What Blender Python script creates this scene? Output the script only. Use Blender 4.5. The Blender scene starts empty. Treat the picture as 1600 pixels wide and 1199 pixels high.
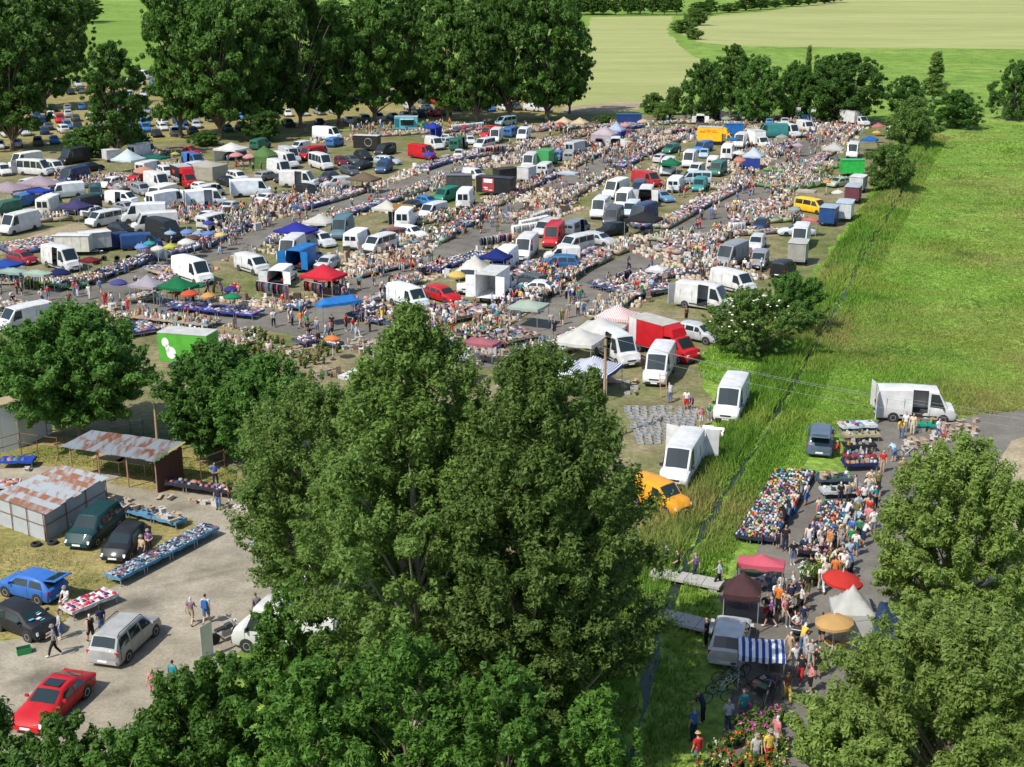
import bpy, bmesh, math, random
import numpy as np
from mathutils import Vector, Matrix, Euler
R = math.radians
rnd = random.Random(7)
nr = np.random.RandomState(11)
scene = bpy.context.scene
col = scene.collection

# ------------------------------------------------------------------ camera, sky, sun, exposure
F, H, TH = 2100.0, 34.0, R(17.7)          # focal length in pixels of a 1600 wide picture, drone height, pitch
cd = bpy.data.cameras.new('camera'); cd.sensor_width = 36.0; cd.lens = F / 1600 * 36
cd.clip_start = 1.0; cd.clip_end = 9000
cam = bpy.data.objects.new('camera', cd); col.objects.link(cam)
cam.location = (0, 0, H); cam.rotation_euler = (R(90) - TH, 0, 0)
scene.camera = cam
SUN_EL, SHX, SHY = R(50), 0.73, 0.68       # elevation, ground direction in which the shadows fall
w = bpy.data.worlds.new('World'); scene.world = w; w.use_nodes = True
nt = w.node_tree; bg = nt.nodes['Background']
sk = nt.nodes.new('ShaderNodeTexSky'); sk.sky_type = 'NISHITA'; sk.sun_disc = False
sk.sun_elevation = SUN_EL; sk.sun_rotation = math.atan2(-SHX, -SHY)
nt.links.new(sk.outputs[0], bg.inputs[0]); bg.inputs[1].default_value = 0.15
sl = bpy.data.lights.new('sun', 'SUN'); sl.energy = 4.7; sl.angle = R(0.5); sl.color = (1.0, 0.95, 0.86)
sun = bpy.data.objects.new('sun', sl); col.objects.link(sun)
sun.rotation_euler = Vector((math.cos(SUN_EL) * SHX, math.cos(SUN_EL) * SHY, -math.sin(SUN_EL))).to_track_quat('-Z', 'Y').to_euler()
sun.location = (-60, -40, 90)
vs = scene.view_settings; vs.view_transform = 'Standard'; vs.look = 'None'; vs.gamma = 1.0; vs.exposure = 0.22
vs.use_curve_mapping = False
scene.cycles.max_bounces = 6; scene.cycles.transparent_max_bounces = 4

# ------------------------------------------------------------------ where a place in the photograph stands on the ground
def G(px, py, z=0.0):
    dx, dy = (px - 800) / F, (py - 599.5) / F
    r = Vector((dx, math.cos(TH) - dy * math.sin(TH), -math.sin(TH) - dy * math.cos(TH)))
    t = (z - H) / r.z
    return Vector((r.x * t, r.y * t, z))
def depth(p): return p.y * math.cos(TH) + (H - p.z) * math.sin(TH)
def ppm(px, py): return F / depth(G(px, py))            # pixels per metre there
def height_to(px, py, ty):                               # height of a thing standing at px,py whose top shows at row ty
    p = G(px, py); d = (ty - 599.5) / F
    return H - p.y * (d * math.cos(TH) + math.sin(TH)) / (math.cos(TH) - d * math.sin(TH))
def pix(p):
    p = Vector(p); dz = depth(p)
    return (800 + F * p.x / dz, 599.5 + F * (-p.y * math.sin(TH) + (H - p.z) * math.cos(TH)) / dz)

# ------------------------------------------------------------------ meshes
class MB:
    def __init__(s): s.v = []; s.f = []; s.m = []; s.c = []
    def add(s, vs_, fs, m=0):
        o = len(s.v); s.v += [tuple(p) for p in vs_]
        for f in fs: s.f.append(tuple(i + o for i in f)); s.m.append(m)
        return s
    def box(s, c, d, m=0, rz=0, taper=1.0, top=None):
        x, y, z = d[0] / 2, d[1] / 2, d[2] / 2; t = taper
        P = [(-x, -y, -z), (x, -y, -z), (x, y, -z), (-x, y, -z), (-x * t, -y * t, z), (x * t, -y * t, z), (x * t, y * t, z), (-x * t, y * t, z)]
        ca, sa = math.cos(rz), math.sin(rz)
        P = [(c[0] + a * ca - b * sa, c[1] + a * sa + b * ca, c[2] + e) for a, b, e in P]
        return s.add(P, [(3, 2, 1, 0), (4, 5, 6, 7), (0, 1, 5, 4), (1, 2, 6, 5), (2, 3, 7, 6), (3, 0, 4, 7)], m)
    def tube(s, pts, r, n=6, m=0, caps=True):
        pts = [Vector(p) for p in pts]; k = len(pts)
        rs = r if isinstance(r, (list, tuple)) else [r] * k
        P = []; 
        for i, p in enumerate(pts):
            d = (pts[min(i + 1, k - 1)] - pts[max(i - 1, 0)])
            if d.length < 1e-6: d = Vector((0, 0, 1))
            d.normalize(); a = Vector((0, 0, 1)) if abs(d.z) < .9 else Vector((1, 0, 0))
            u = d.cross(a).normalized(); w_ = d.cross(u)
            for j in range(n):
                t = 2 * math.pi * j / n
                P.append(p + (u * math.cos(t) + w_ * math.sin(t)) * rs[i])
        fs = [(i * n + j, i * n + (j + 1) % n, (i + 1) * n + (j + 1) % n, (i + 1) * n + j) for i in range(k - 1) for j in range(n)]
        if caps: fs += [tuple(range(n))[::-1], tuple((k - 1) * n + j for j in range(n))]
        return s.add(P, fs, m)
    def lathe(s, prof, n=10, m=0, c=(0, 0, 0), axis='z'):
        P = []
        for r_, z in prof:
            for j in range(n):
                t = 2 * math.pi * j / n
                q = (r_ * math.cos(t), r_ * math.sin(t), z)
                if axis == 'y': q = (q[0], q[2], q[1])
                P.append((q[0] + c[0], q[1] + c[1], q[2] + c[2]))
        k = len(prof)
        fs = [(i * n + j, i * n + (j + 1) % n, (i + 1) * n + (j + 1) % n, (i + 1) * n + j) for i in range(k - 1) for j in range(n)]
        fs += [tuple(range(n))[::-1], tuple((k - 1) * n + j for j in range(n))]
        return s.add(P, fs, m)
    def build(s, name, mats, smooth=None, colors=None):
        me = bpy.data.meshes.new(name); me.from_pydata(s.v, [], s.f)
        for m in (mats if isinstance(mats, (list, tuple)) else [mats]): me.materials.append(m)
        if any(s.m): me.polygons.foreach_set('material_index', s.m)
        if smooth is not None:
            me.polygons.foreach_set('use_smooth', [True] * len(me.polygons))
            if smooth < 170: me.set_sharp_from_angle(angle=R(smooth))
        me.update(); return me

def np_mesh(name, verts, quads, mats, fcol=None, smooth=False, nv=4):
    me = bpy.data.meshes.new(name); n = len(quads)
    me.vertices.add(len(verts)); me.vertices.foreach_set('co', np.asarray(verts, np.float32).ravel())
    me.loops.add(n * nv); me.loops.foreach_set('vertex_index', np.asarray(quads, np.int32).ravel())
    me.polygons.add(n); me.polygons.foreach_set('loop_start', np.arange(0, n * nv, nv, dtype=np.int32))
    try: me.polygons.foreach_set('loop_total', np.full(n, nv, np.int32))
    except Exception: pass
    for m in (mats if isinstance(mats, (list, tuple)) else [mats]): me.materials.append(m)
    if smooth: me.polygons.foreach_set('use_smooth', np.ones(n, bool))
    me.update(calc_edges=True)
    if fcol is not None:
        a = me.color_attributes.new('Col', 'FLOAT_COLOR', 'CORNER')
        c = np.ones((n, nv, 4), np.float32); c[:, :, :3] = np.asarray(fcol, np.float32)[:, None, :]
        a.data.foreach_set('color', c.ravel())
    me.validate(); return me

def ob(name, me, parent=None, loc=(0, 0, 0), rz=0.0, color=None, scale=None, rot=None):
    o = bpy.data.objects.new(name, me); col.objects.link(o)
    o.location = loc
    if rot is not None: o.rotation_euler = rot
    elif rz: o.rotation_euler = (0, 0, rz)
    if scale is not None: o.scale = (scale,) * 3 if isinstance(scale, (int, float)) else scale
    if parent is not None: o.parent = parent
    if color is not None: o.color = (*color[:3], 1)
    return o
def tag(o, label=None, cat=None, group=None, kind=None):
    if label: o['label'] = label
    if cat: o['category'] = cat
    if group: o['group'] = group
    if kind: o['kind'] = kind
    return o
def empty(name, loc, rz=0):
    o = ob(name, None, None, loc, rz); o.empty_display_size = .3; return o

# ------------------------------------------------------------------ materials
def newmat(name):
    m = bpy.data.materials.new(name); m.use_nodes = True
    return m, m.node_tree, m.node_tree.nodes['Principled BSDF']
def N(t, ty, **k):
    n = t.nodes.new(ty)
    for a, b in k.items(): setattr(n, a, b)
    return n
def simple(name, c, rough=.6, metal=0, spec=.5, coat=0, noise=0, nscale=8, bump=0):
    m, t, b = newmat(name)
    b.inputs['Base Color'].default_value = (*c, 1); b.inputs['Roughness'].default_value = rough
    b.inputs['Metallic'].default_value = metal; b.inputs['Specular IOR Level'].default_value = spec; b.inputs['Coat Weight'].default_value = coat
    if noise or bump:
        tc = N(t, 'ShaderNodeTexCoord'); n = N(t, 'ShaderNodeTexNoise'); n.inputs['Scale'].default_value = nscale; n.inputs['Detail'].default_value = 5
        t.links.new(tc.outputs['Object'], n.inputs['Vector'])
        if noise:
            mx = N(t, 'ShaderNodeMixRGB'); mx.inputs[1].default_value = (*[x * (1 - noise) for x in c], 1); mx.inputs[2].default_value = (*[min(1, x * (1 + noise)) for x in c], 1)
            t.links.new(n.outputs[0], mx.inputs[0]); t.links.new(mx.outputs[0], b.inputs['Base Color'])
        if bump:
            bp = N(t, 'ShaderNodeBump'); bp.inputs['Strength'].default_value = bump; bp.inputs['Distance'].default_value = .05
            t.links.new(n.outputs[0], bp.inputs['Height']); t.links.new(bp.outputs[0], b.inputs['Normal'])
    return m
def objcol(name, rough=.7, coat=0, noise=.12, nscale=3.0, spec=.4, transl=0, attr=False, bump=0, metal=0):
    m, t, b = newmat(name)
    b.inputs['Roughness'].default_value = rough; b.inputs['Coat Weight'].default_value = coat; b.inputs['Specular IOR Level'].default_value = spec
    b.inputs['Metallic'].default_value = metal; b.inputs['Coat Roughness'].default_value = .04
    if attr: src = N(t, 'ShaderNodeVertexColor', layer_name='Col').outputs[0]
    else: src = N(t, 'ShaderNodeObjectInfo').outputs['Color']
    tc = N(t, 'ShaderNodeTexCoord'); n = N(t, 'ShaderNodeTexNoise'); n.inputs['Scale'].default_value = nscale; n.inputs['Detail'].default_value = 4
    t.links.new(tc.outputs['Object'], n.inputs['Vector'])
    hs = N(t, 'ShaderNodeHueSaturation'); mr = N(t, 'ShaderNodeMapRange')
    mr.inputs['From Min'].default_value = .3; mr.inputs['From Max'].default_value = .7
    mr.inputs['To Min'].default_value = 1 - noise * 1.6; mr.inputs['To Max'].default_value = 1 + noise * .4
    t.links.new(n.outputs[0], mr.inputs[0]); t.links.new(mr.outputs[0], hs.inputs['Value']); t.links.new(src, hs.inputs['Color'])
    t.links.new(hs.outputs[0], b.inputs['Base Color'])
    if bump:
        bp = N(t, 'ShaderNodeBump'); bp.inputs['Strength'].default_value = bump; bp.inputs['Distance'].default_value = .05
        t.links.new(n.outputs[0], bp.inputs['Height']); t.links.new(bp.outputs[0], b.inputs['Normal'])
    if transl:
        tr = N(t, 'ShaderNodeBsdfTranslucent'); mx = N(t, 'ShaderNodeMixShader'); mx.inputs[0].default_value = transl
        t.links.new(hs.outputs[0], tr.inputs[0]); t.links.new(b.outputs[0], mx.inputs[1]); t.links.new(tr.outputs[0], mx.inputs[2])
        t.links.new(mx.outputs[0], t.nodes['Material Output'].inputs[0])
    return m
M = {}
M['paint'] = objcol('car_paint', .55, .22, .14, 1.3, .25)
M['cloth'] = objcol('cloth', .9, 0, .18, 9, .2)
M['canvas'] = objcol('canvas', .8, 0, .10, 1.2, .25, transl=.28, bump=.5)
M['plastic'] = objcol('plastic', .45, 0, .06, 6)
M['card'] = objcol('cardboard', .9, 0, .15, 5, .2)
M['mixed'] = objcol('mixed_goods', .75, 0, .1, 6, .3, attr=True)
M['glass'] = simple('dark_glass', (.016, .028, .031), .05, 0, .6)
M['tyre'] = simple('tyre_rubber', (.018, .018, .019), .85, noise=.2)
M['rim'] = simple('wheel_rim', (.42, .43, .45), .35, .7)
M['black'] = simple('black_plastic', (.025, .026, .028), .6)
M['lamp'] = simple('lamp_glass', (.75, .77, .78), .12, .2)
M['red'] = simple('red_lens', (.45, .012, .012), .2)
M['plate'] = simple('number_plate', (.78, .78, .74), .5)
M['skin'] = objcol('skin', .6, 0, .05, 8)
M['metal'] = simple('grey_metal', (.4, .41, .42), .45, .6, noise=.1)
M['steel'] = simple('white_metal', (.75, .75, .75), .4)
M['rusty'] = simple('rusty_pipe', (.17, .075, .04), .85, noise=.4, nscale=6)
M['wood'] = simple('wood', (.36, .24, .13), .8, noise=.3, nscale=5)
M['concrete'] = simple('concrete', (.36, .35, .32), .9, noise=.2, nscale=2, bump=.2)
M['bark'] = simple('bark', (.16, .125, .09), .95, noise=.45, nscale=4, bump=.6)
M['palebark'] = simple('pale_bark', (.33, .29, .22), .95, noise=.4, nscale=3, bump=.6)

def patchy(m):                                             # whole patches of the meadow are yellower, browner or darker
    t = m.node_tree; hs = [n for n in t.nodes if n.type == 'HUE_SAT'][0]; src = hs.inputs['Color'].links[0].from_socket
    g = N(t, 'ShaderNodeNewGeometry')
    for sc, c, lo, hi in ((.035, (.38, .30, .12, 1), .47, .60), (.16, (.075, .16, .020, 1), .54, .70), (.09, (.27, .34, .06, 1), .52, .62)):
        n = N(t, 'ShaderNodeTexNoise'); n.inputs['Scale'].default_value = sc; n.inputs['Detail'].default_value = 4; t.links.new(g.outputs['Position'], n.inputs['Vector'])
        mr = N(t, 'ShaderNodeMapRange'); mr.inputs['From Min'].default_value = lo; mr.inputs['From Max'].default_value = hi; mr.inputs['To Max'].default_value = .75; t.links.new(n.outputs[0], mr.inputs[0])
        mx = N(t, 'ShaderNodeMixRGB'); mx.inputs[2].default_value = c; t.links.new(mr.outputs[0], mx.inputs[0]); t.links.new(src, mx.inputs[1]); src = mx.outputs[0]
    t.links.new(src, hs.inputs['Color']); return m
def leafmat(name, a, b_, trans=.35, rough=.55):
    m, t, b = newmat(name)
    g = N(t, 'ShaderNodeNewGeometry'); cr = N(t, 'ShaderNodeValToRGB')
    cr.color_ramp.elements[0].color = (*a, 1); cr.color_ramp.elements[1].color = (*b_, 1)
    t.links.new(g.outputs['Random Per Island'], cr.inputs[0])
    oi = N(t, 'ShaderNodeObjectInfo'); hs = N(t, 'ShaderNodeHueSaturation'); mr = N(t, 'ShaderNodeMapRange')
    mr.inputs['To Min'].default_value = .8; mr.inputs['To Max'].default_value = 1.2
    t.links.new(oi.outputs['Random'], mr.inputs[0]); t.links.new(mr.outputs[0], hs.inputs['Value']); t.links.new(cr.outputs[0], hs.inputs['Color'])
    t.links.new(hs.outputs[0], b.inputs['Base Color']); b.inputs['Roughness'].default_value = rough; b.inputs['Specular IOR Level'].default_value = .3
    tr = N(t, 'ShaderNodeBsdfTranslucent'); mx = N(t, 'ShaderNodeMixShader'); mx.inputs[0].default_value = trans
    t.links.new(hs.outputs[0], tr.inputs[0]); t.links.new(b.outputs[0], mx.inputs[1]); t.links.new(tr.outputs[0], mx.inputs[2])
    t.links.new(mx.outputs[0], t.nodes['Material Output'].inputs[0])
    return m
M['poplar'] = leafmat('poplar_leaves', (.088, .158, .030), (.215, .325, .075), .52)
M['lime'] = leafmat('lime_leaves', (.050, .128, .017), (.130, .260, .040), .48)
M['ash'] = leafmat('ash_leaves', (.044, .120, .017), (.124, .252, .044), .48)
M['willow'] = leafmat('willow_leaves', (.155, .245, .042), (.320, .430, .110), .52)
M['oak'] = leafmat('oak_leaves', (.042, .108, .015), (.118, .230, .036), .44)
M['shrub'] = leafmat('shrub_leaves', (.065, .140, .022), (.165, .275, .055), .40)
M['blossom'] = simple('elder_blossom', (.70, .70, .52), .9)
M['grassblade'] = patchy(leafmat('grass_blades', (.165, .330, .032), (.320, .500, .085), .44, .7))
M['reed'] = patchy(leafmat('reed_blades', (.085, .200, .018), (.195, .350, .042), .40, .7))

def groundmat(name, cols, scales=(.02, .15, 1.2), bump=.3, bscale=6, rough=.95, stretch=None, bdist=.1):
    # colour from three sizes of noise
    m, t, b = newmat(name); b.inputs['Roughness'].default_value = rough; b.inputs['Specular IOR Level'].default_value = .15
    tc = N(t, 'ShaderNodeTexCoord'); src = tc.outputs['Object']
    if stretch:
        mp = N(t, 'ShaderNodeMapping'); mp.inputs['Rotation'].default_value = (0, 0, stretch[0]); mp.inputs['Scale'].default_value = (stretch[1], 1, 1)
        t.links.new(src, mp.inputs[0]); src = mp.outputs[0]
    last = None
    for i, sc in enumerate(scales):
        n = N(t, 'ShaderNodeTexNoise'); n.inputs['Scale'].default_value = sc; n.inputs['Detail'].default_value = 6; n.inputs['Roughness'].default_value = .62
        t.links.new(src, n.inputs['Vector'])
        cr = N(t, 'ShaderNodeValToRGB'); cr.color_ramp.elements[0].position = .36; cr.color_ramp.elements[1].position = .64
        c0, c1 = cols[i]
        if last is None:
            cr.color_ramp.elements[0].color = (*c0, 1); cr.color_ramp.elements[1].color = (*c1, 1)
            t.links.new(n.outputs[0], cr.inputs[0]); last = cr.outputs[0]
        else:
            cr.color_ramp.elements[0].color = (c0,) * 3 + (1,); cr.color_ramp.elements[1].color = (c1,) * 3 + (1,)
            t.links.new(n.outputs[0], cr.inputs[0])
            mx = N(t, 'ShaderNodeMixRGB', blend_type='MULTIPLY'); mx.inputs[0].default_value = 1
            t.links.new(last, mx.inputs[1]); t.links.new(cr.outputs[0], mx.inputs[2]); last = mx.outputs[0]
    t.links.new(last, b.inputs['Base Color'])
    n = N(t, 'ShaderNodeTexNoise'); n.inputs['Scale'].default_value = bscale; n.inputs['Detail'].default_value = 6
    t.links.new(src, n.inputs['Vector'])
    bp = N(t, 'ShaderNodeBump'); bp.inputs['Strength'].default_value = bump; bp.inputs['Distance'].default_value = bdist
    t.links.new(n.outputs[0], bp.inputs['Height']); t.links.new(bp.outputs[0], b.inputs['Normal'])
    return m
M['meadow'] = groundmat('meadow_ground', [((.130, .235, .032), (.205, .295, .056)), (.75, 1.2), (.7, 1.25)], (.025, .2, 1.6), .8, 2.5, bdist=.3)
M['lawn'] = groundmat('market_grass', [((.125, .150, .045), (.255, .205, .125)), (.72, 1.15), (.75, 1.2)], (.09, .4, 2.5), .5, 5)
M['dry'] = groundmat('dry_grass', [((.20, .185, .060), (.335, .265, .115)), (.8, 1.15), (.7, 1.2)], (.12, .6, 4), .6, 6)
M['dirt'] = groundmat('trodden_earth', [((.27, .22, .14), (.36, .30, .20)), (.8, 1.15), (.8, 1.15)], (.08, .5, 3), .3, 6)
M['asphalt'] = groundmat('old_asphalt', [((.132, .122, .104), (.188, .174, .148)), (.82, 1.12), (.88, 1.1)], (.06, .5, 5), .25, 14, bdist=.02)
M['gravel'] = groundmat('gravel_yard', [((.265, .235, .175), (.345, .305, .235)), (.8, 1.12), (.85, 1.12)], (.10, .7, 6), .35, 18, bdist=.03)
def stains(m, spots):                                       # old burn and oil marks on the gravel
    t = m.node_tree; b = t.nodes['Principled BSDF']; src = b.inputs['Base Color'].links[0].from_socket
    tc = N(t, 'ShaderNodeTexCoord'); nz = N(t, 'ShaderNodeTexNoise'); nz.inputs['Scale'].default_value = 1.3; nz.inputs['Detail'].default_value = 6; t.links.new(tc.outputs['Object'], nz.inputs['Vector'])
    for (q, rx, ry, k) in spots:
        mp = N(t, 'ShaderNodeMapping', vector_type='TEXTURE'); mp.inputs['Location'].default_value = (q.x, q.y, 0); mp.inputs['Rotation'].default_value = (0, 0, .5); mp.inputs['Scale'].default_value = (rx, ry, 1); t.links.new(tc.outputs['Object'], mp.inputs[0])
        ln = N(t, 'ShaderNodeVectorMath', operation='LENGTH'); t.links.new(mp.outputs[0], ln.inputs[0])
        ad = N(t, 'ShaderNodeMath', operation='ADD'); t.links.new(ln.outputs['Value'], ad.inputs[0]); t.links.new(nz.outputs[0], ad.inputs[1])
        mr = N(t, 'ShaderNodeMapRange'); mr.inputs['From Min'].default_value = .7; mr.inputs['From Max'].default_value = 1.6; mr.inputs['To Min'].default_value = k; mr.inputs['To Max'].default_value = 0; t.links.new(ad.outputs[0], mr.inputs[0])
        mx = N(t, 'ShaderNodeMixRGB'); mx.inputs[2].default_value = (.055, .048, .04, 1); t.links.new(mr.outputs[0], mx.inputs[0]); t.links.new(src, mx.inputs[1]); src = mx.outputs[0]
    t.links.new(src, b.inputs['Base Color'])
stains(M['gravel'], [(G(215, 945), 2.0, 1.4, .65), (G(68, 1060), 1.9, 1.2, .6), (G(285, 795), 1.8, 1.2, .45), (G(150, 1090), 3.5, .5, .3), (G(330, 890), 4.5, .45, .22), (G(310, 905), 4.5, .4, .2), (G(30, 1120), 2.0, 1.0, .35)])
M['wheat'] = groundmat('ripening_wheat', [((.275, .300, .105), (.340, .355, .140)), (.90, 1.06), (.92, 1.06)], (.012, .08, .5), .4, 1.2, stretch=(1.2, .25), bdist=.3)
M['field'] = groundmat('green_field', [((.125, .215, .030), (.175, .265, .045)), (.9, 1.08), (.9, 1.08)], (.015, .1, .6), .4, 1.2, bdist=.3)
M['water'] = simple('ditch_water', (.020, .032, .020), .25, 0, .3, bump=.15, nscale=1.5)
# ------------------------------------------------------------------ ground, fields, lanes
def sheet(name, mat, poly, z, world=False, label=None, jag=0):
    P = [Vector(p) if world else G(*p) for p in poly]
    if jag:                                                # uneven edges: cut each side and push the points about
        Q = []
        for i, p in enumerate(P):
            q = P[(i + 1) % len(P)]; k = max(1, int((q - p).length / (jag * 5)))
            k = min(k, 60); nrm = Vector((-(q - p).y, (q - p).x, 0)).normalized()
            for j in range(k):
                Q.append(p.lerp(q, j / k) + nrm * (rnd.uniform(-jag, jag) if j else 0))
        P = Q
    bm = bmesh.new(); f = bm.faces.new([bm.verts.new((p.x, p.y, z)) for p in P])
    if f.normal.z < 0 or f.calc_area() and (f.normal_update() or f.normal.z < 0): f.normal_flip()
    bmesh.ops.triangulate(bm, faces=bm.faces[:]); me = bpy.data.meshes.new(name); bm.to_mesh(me); bm.free(); me.materials.append(mat)
    o = ob(name, me); o['kind'] = 'structure'
    return o
sheet('ground', M['meadow'], [(-4000, -300, 0), (4000, -300, 0), (4000, 6000, 0), (-4000, 6000, 0)], 0, True)
sheet('wheat_field', M['wheat'], [(880, 170), (915, 60), (925, 27), (1052, 25), (1042, 52), (1075, 80), (1112, 104), (1075, 128), (1062, 160), (1000, 168)], .010, jag=1.2)
sheet('far_wheat_field', M['wheat'], [(1068, 55), (1110, 26), (1200, 18), (1290, 2), (1420, -18), (1900, -35), (2100, 79), (1600, 77), (1330, 75), (1140, 72), (1090, 66)], .012, jag=1.5)
sheet('green_field', M['field'], [(100, 130), (140, 44), (160, 37), (245, 36), (265, 60), (240, 118), (170, 128)], .010)
sheet('far_green_field', M['field'], [(380, 22), (420, 4), (900, 4), (1060, 18), (1055, 23), (640, 28), (560, 24)], .012)
sheet('car_park_field', M['dry'], [(-160, 245), (-160, 128), (120, 118), (330, 112), (560, 130), (900, 158), (905, 178), (640, 196), (330, 214), (0, 244)], .008, jag=.8)
sheet('field_track', M['dirt'], [(880, 168), (960, 160), (1010, 158), (1000, 172), (930, 178), (880, 180)], .016, jag=.5)
sheet('market_ground', M['lawn'], [(-200, 640), (-200, 246), (0, 244), (330, 216), (640, 198), (905, 180), (1120, 176), (1330, 180), (1410, 200), (1385, 250), (1352, 310), (1325, 350), (1270, 430), (1180, 470), (1100, 560), (1110, 640), (1080, 760), (1030, 850), (930, 1010), (560, 1010), (420, 790), (0, 680)], .012, jag=.5)
LANES = {
 'far_left_lane': ([(-60, 478), (80, 462), (175, 452), (275, 412), (362, 390), (410, 366), (480, 340), (575, 312), (662, 280), (720, 260), (790, 245), (880, 227), (960, 210), (1040, 200)], 2.6),
 'middle_lane': ([(470, 522), (575, 446), (640, 414), (700, 398), (760, 366), (800, 332), (860, 300), (930, 262), (985, 236), (1060, 205)], 2.7),
 'main_lane': ([(780, 560), (850, 512), (905, 470), (960, 430), (1040, 386), (1100, 352), (1157, 318), (1220, 267), (1275, 224), (1310, 196)], 2.9),
 'front_lane': ([(-60, 450), (60, 462), (200, 468), (340, 490), (480, 508), (600, 535), (800, 560)], 3.4),
 'back_lane': ([(640, 212), (800, 205), (960, 196), (1080, 190), (1300, 190)], 1.8),
}
lane_world = {}
def ribbon(name, mat, pts, hw, z):
    P = [Vector(p) for p in pts]; L_, R_ = [], []
    for i, p in enumerate(P):
        d = (P[min(i + 1, len(P) - 1)] - P[max(i - 1, 0)]).normalized(); n = Vector((-d.y, d.x, 0))
        L_.append(p + n * (hw + rnd.uniform(-.25, .25))); R_.append(p - n * (hw + rnd.uniform(-.25, .25)))
    v = [(p.x, p.y, z) for p in L_ + R_]; k = len(P)
    mb = MB().add(v, [(k + i, k + i + 1, i + 1, i) for i in range(k - 1)])
    o = ob(name, mb.build(name, mat)); o['kind'] = 'structure'; return o
def resample(P, step):
    out = [P[0]]
    for a, b in zip(P, P[1:]):
        k = max(1, int((b - a).length / step))
        out += [a.lerp(b, (j + 1) / k) for j in range(k)]
    return out
for i, (nm, (pts, hw)) in enumerate(LANES.items()):
    W = resample([G(*p) for p in pts], 2.0); lane_world[nm] = (W, hw)
    ribbon(nm, M['asphalt'], W, hw, .020 + .004 * i)
ribbon('dirt_lane', M['dirt'], resample([G(*p) for p in [(-40, 398), (20, 390), (70, 372), (130, 352), (170, 345)]], 2), 2.2, .044)
sheet('dry_yard_grass', M['dry'], [(-200, 1030), (-200, 690), (60, 680), (300, 700), (400, 760), (380, 790), (335, 835), (180, 925), (110, 985), (-60, 1010)], .016, jag=.3)
sheet('gravel_yard', M['gravel'], [(-260, 1180), (-200, 1012), (20, 1000), (80, 985), (115, 960), (190, 912), (270, 868), (325, 836), (300, 812), (215, 795), (165, 778), (158, 755), (240, 768), (395, 768), (560, 800), (640, 900), (480, 985), (380, 1015), (330, 1055), (255, 1085), (215, 1135), (180, 1180), (60, 1215), (-200, 1230)], .022, jag=.25)
sheet('yard_path', M['gravel'], [(-120, 742), (60, 728), (190, 740), (165, 762), (60, 760), (-120, 775)], .026, jag=.2)
sheet('right_asphalt', M['asphalt'], [(1180, 870), (1250, 745), (1330, 735), (1310, 668), (1390, 655), (1500, 655), (1530, 648), (1640, 636), (1760, 700), (1700, 880), (1560, 900), (1420, 1010), (1340, 1199), (1310, 1330), (1060, 1330), (1130, 1140), (1165, 1010), (1120, 930)], .022, jag=.25)
sheet('sandy_verge', M['dirt'], [(1565, 800), (1555, 730), (1580, 690), (1680, 660), (1700, 900), (1600, 880)], .030, jag=.3)
DITCH = [(960, 1300), (1000, 1130), (1028, 990), (1075, 870), (1130, 775), (1190, 690), (1235, 610), (1275, 540), (1318, 460), (1362, 380), (1405, 310), (1440, 245), (1462, 215)]
ditch = resample([G(*p) for p in DITCH], 1.5)
ribbon('ditch_water', M['water'], ditch, .20, .030)

def inpoly(px, py, poly):
    c = False; j = len(poly) - 1
    for i in range(len(poly)):
        xi, yi = poly[i]; xj, yj = poly[j]
        if (yi > py) != (yj > py) and px < (xj - xi) * (py - yi) / (yj - yi) + xi: c = not c
        j = i
    return c
def tufts(name, pts, hts, wid, mat, label, blades=3):
    n = len(pts); P = np.repeat(np.asarray(pts, np.float32), blades, 0); h = np.repeat(np.asarray(hts, np.float32), blades) * nr.uniform(.6, 1.15, n * blades)
    k = n * blades; a = nr.uniform(0, 2 * np.pi, k); wv = np.asarray(wid) if np.ndim(wid) == 0 else np.repeat(wid, blades)
    wv = wv * nr.uniform(.6, 1.3, k); P[:, :2] += nr.normal(0, .10, (k, 2)) * (1 + h[:, None])
    dx, dy = np.cos(a) * wv, np.sin(a) * wv; lean = nr.normal(0, .33, (k, 2)) * h[:, None]
    V = np.zeros((k, 3, 3), np.float32)
    V[:, 0] = P + np.stack([-dx, -dy, 0 * a], 1); V[:, 1] = P + np.stack([dx, dy, 0 * a], 1)
    V[:, 2] = P + np.stack([lean[:, 0], lean[:, 1], h], 1)
    o = ob(name, np_mesh(name, V.reshape(-1, 3), np.arange(k * 3).reshape(-1, 3), mat, nv=3))
    return tag(o, label, 'grass', kind='stuff')
def sample(poly, n):
    xs = [p[0] for p in poly]; ys = [p[1] for p in poly]; out = []
    while len(out) < n:
        a, b = rnd.uniform(min(xs), max(xs)), rnd.uniform(min(ys), max(ys))
        if inpoly(a, b, poly): out.append((a, b))
    return out
MEADOW = [(1225, 640), (1300, 520), (1370, 400), (1440, 270), (1470, 215), (1560, 195), (1640, 195), (1640, 640), (1500, 650), (1390, 640), (1300, 680), (1240, 740), (1150, 860), (1090, 880), (1140, 790)]
pts = sample(MEADOW, 52000); hs = []
for a, b in pts:
    q = G(a, b); hs.append((.07 + .26 * max(0, math.sin(q.x * .35 + 1.3 * math.sin(q.y * .11)) * math.sin(q.y * .09 + q.x * .05)) + rnd.random() * .12))
wz = np.array([1.0 / ppm(a, b) * 1.0 for a, b in pts])
tufts('meadow_grass', [G(a, b) for a, b in pts], hs, wz, M['grassblade'], 'long meadow grass right of the ditch')
rp = []; rh = []; rw = []
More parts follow.
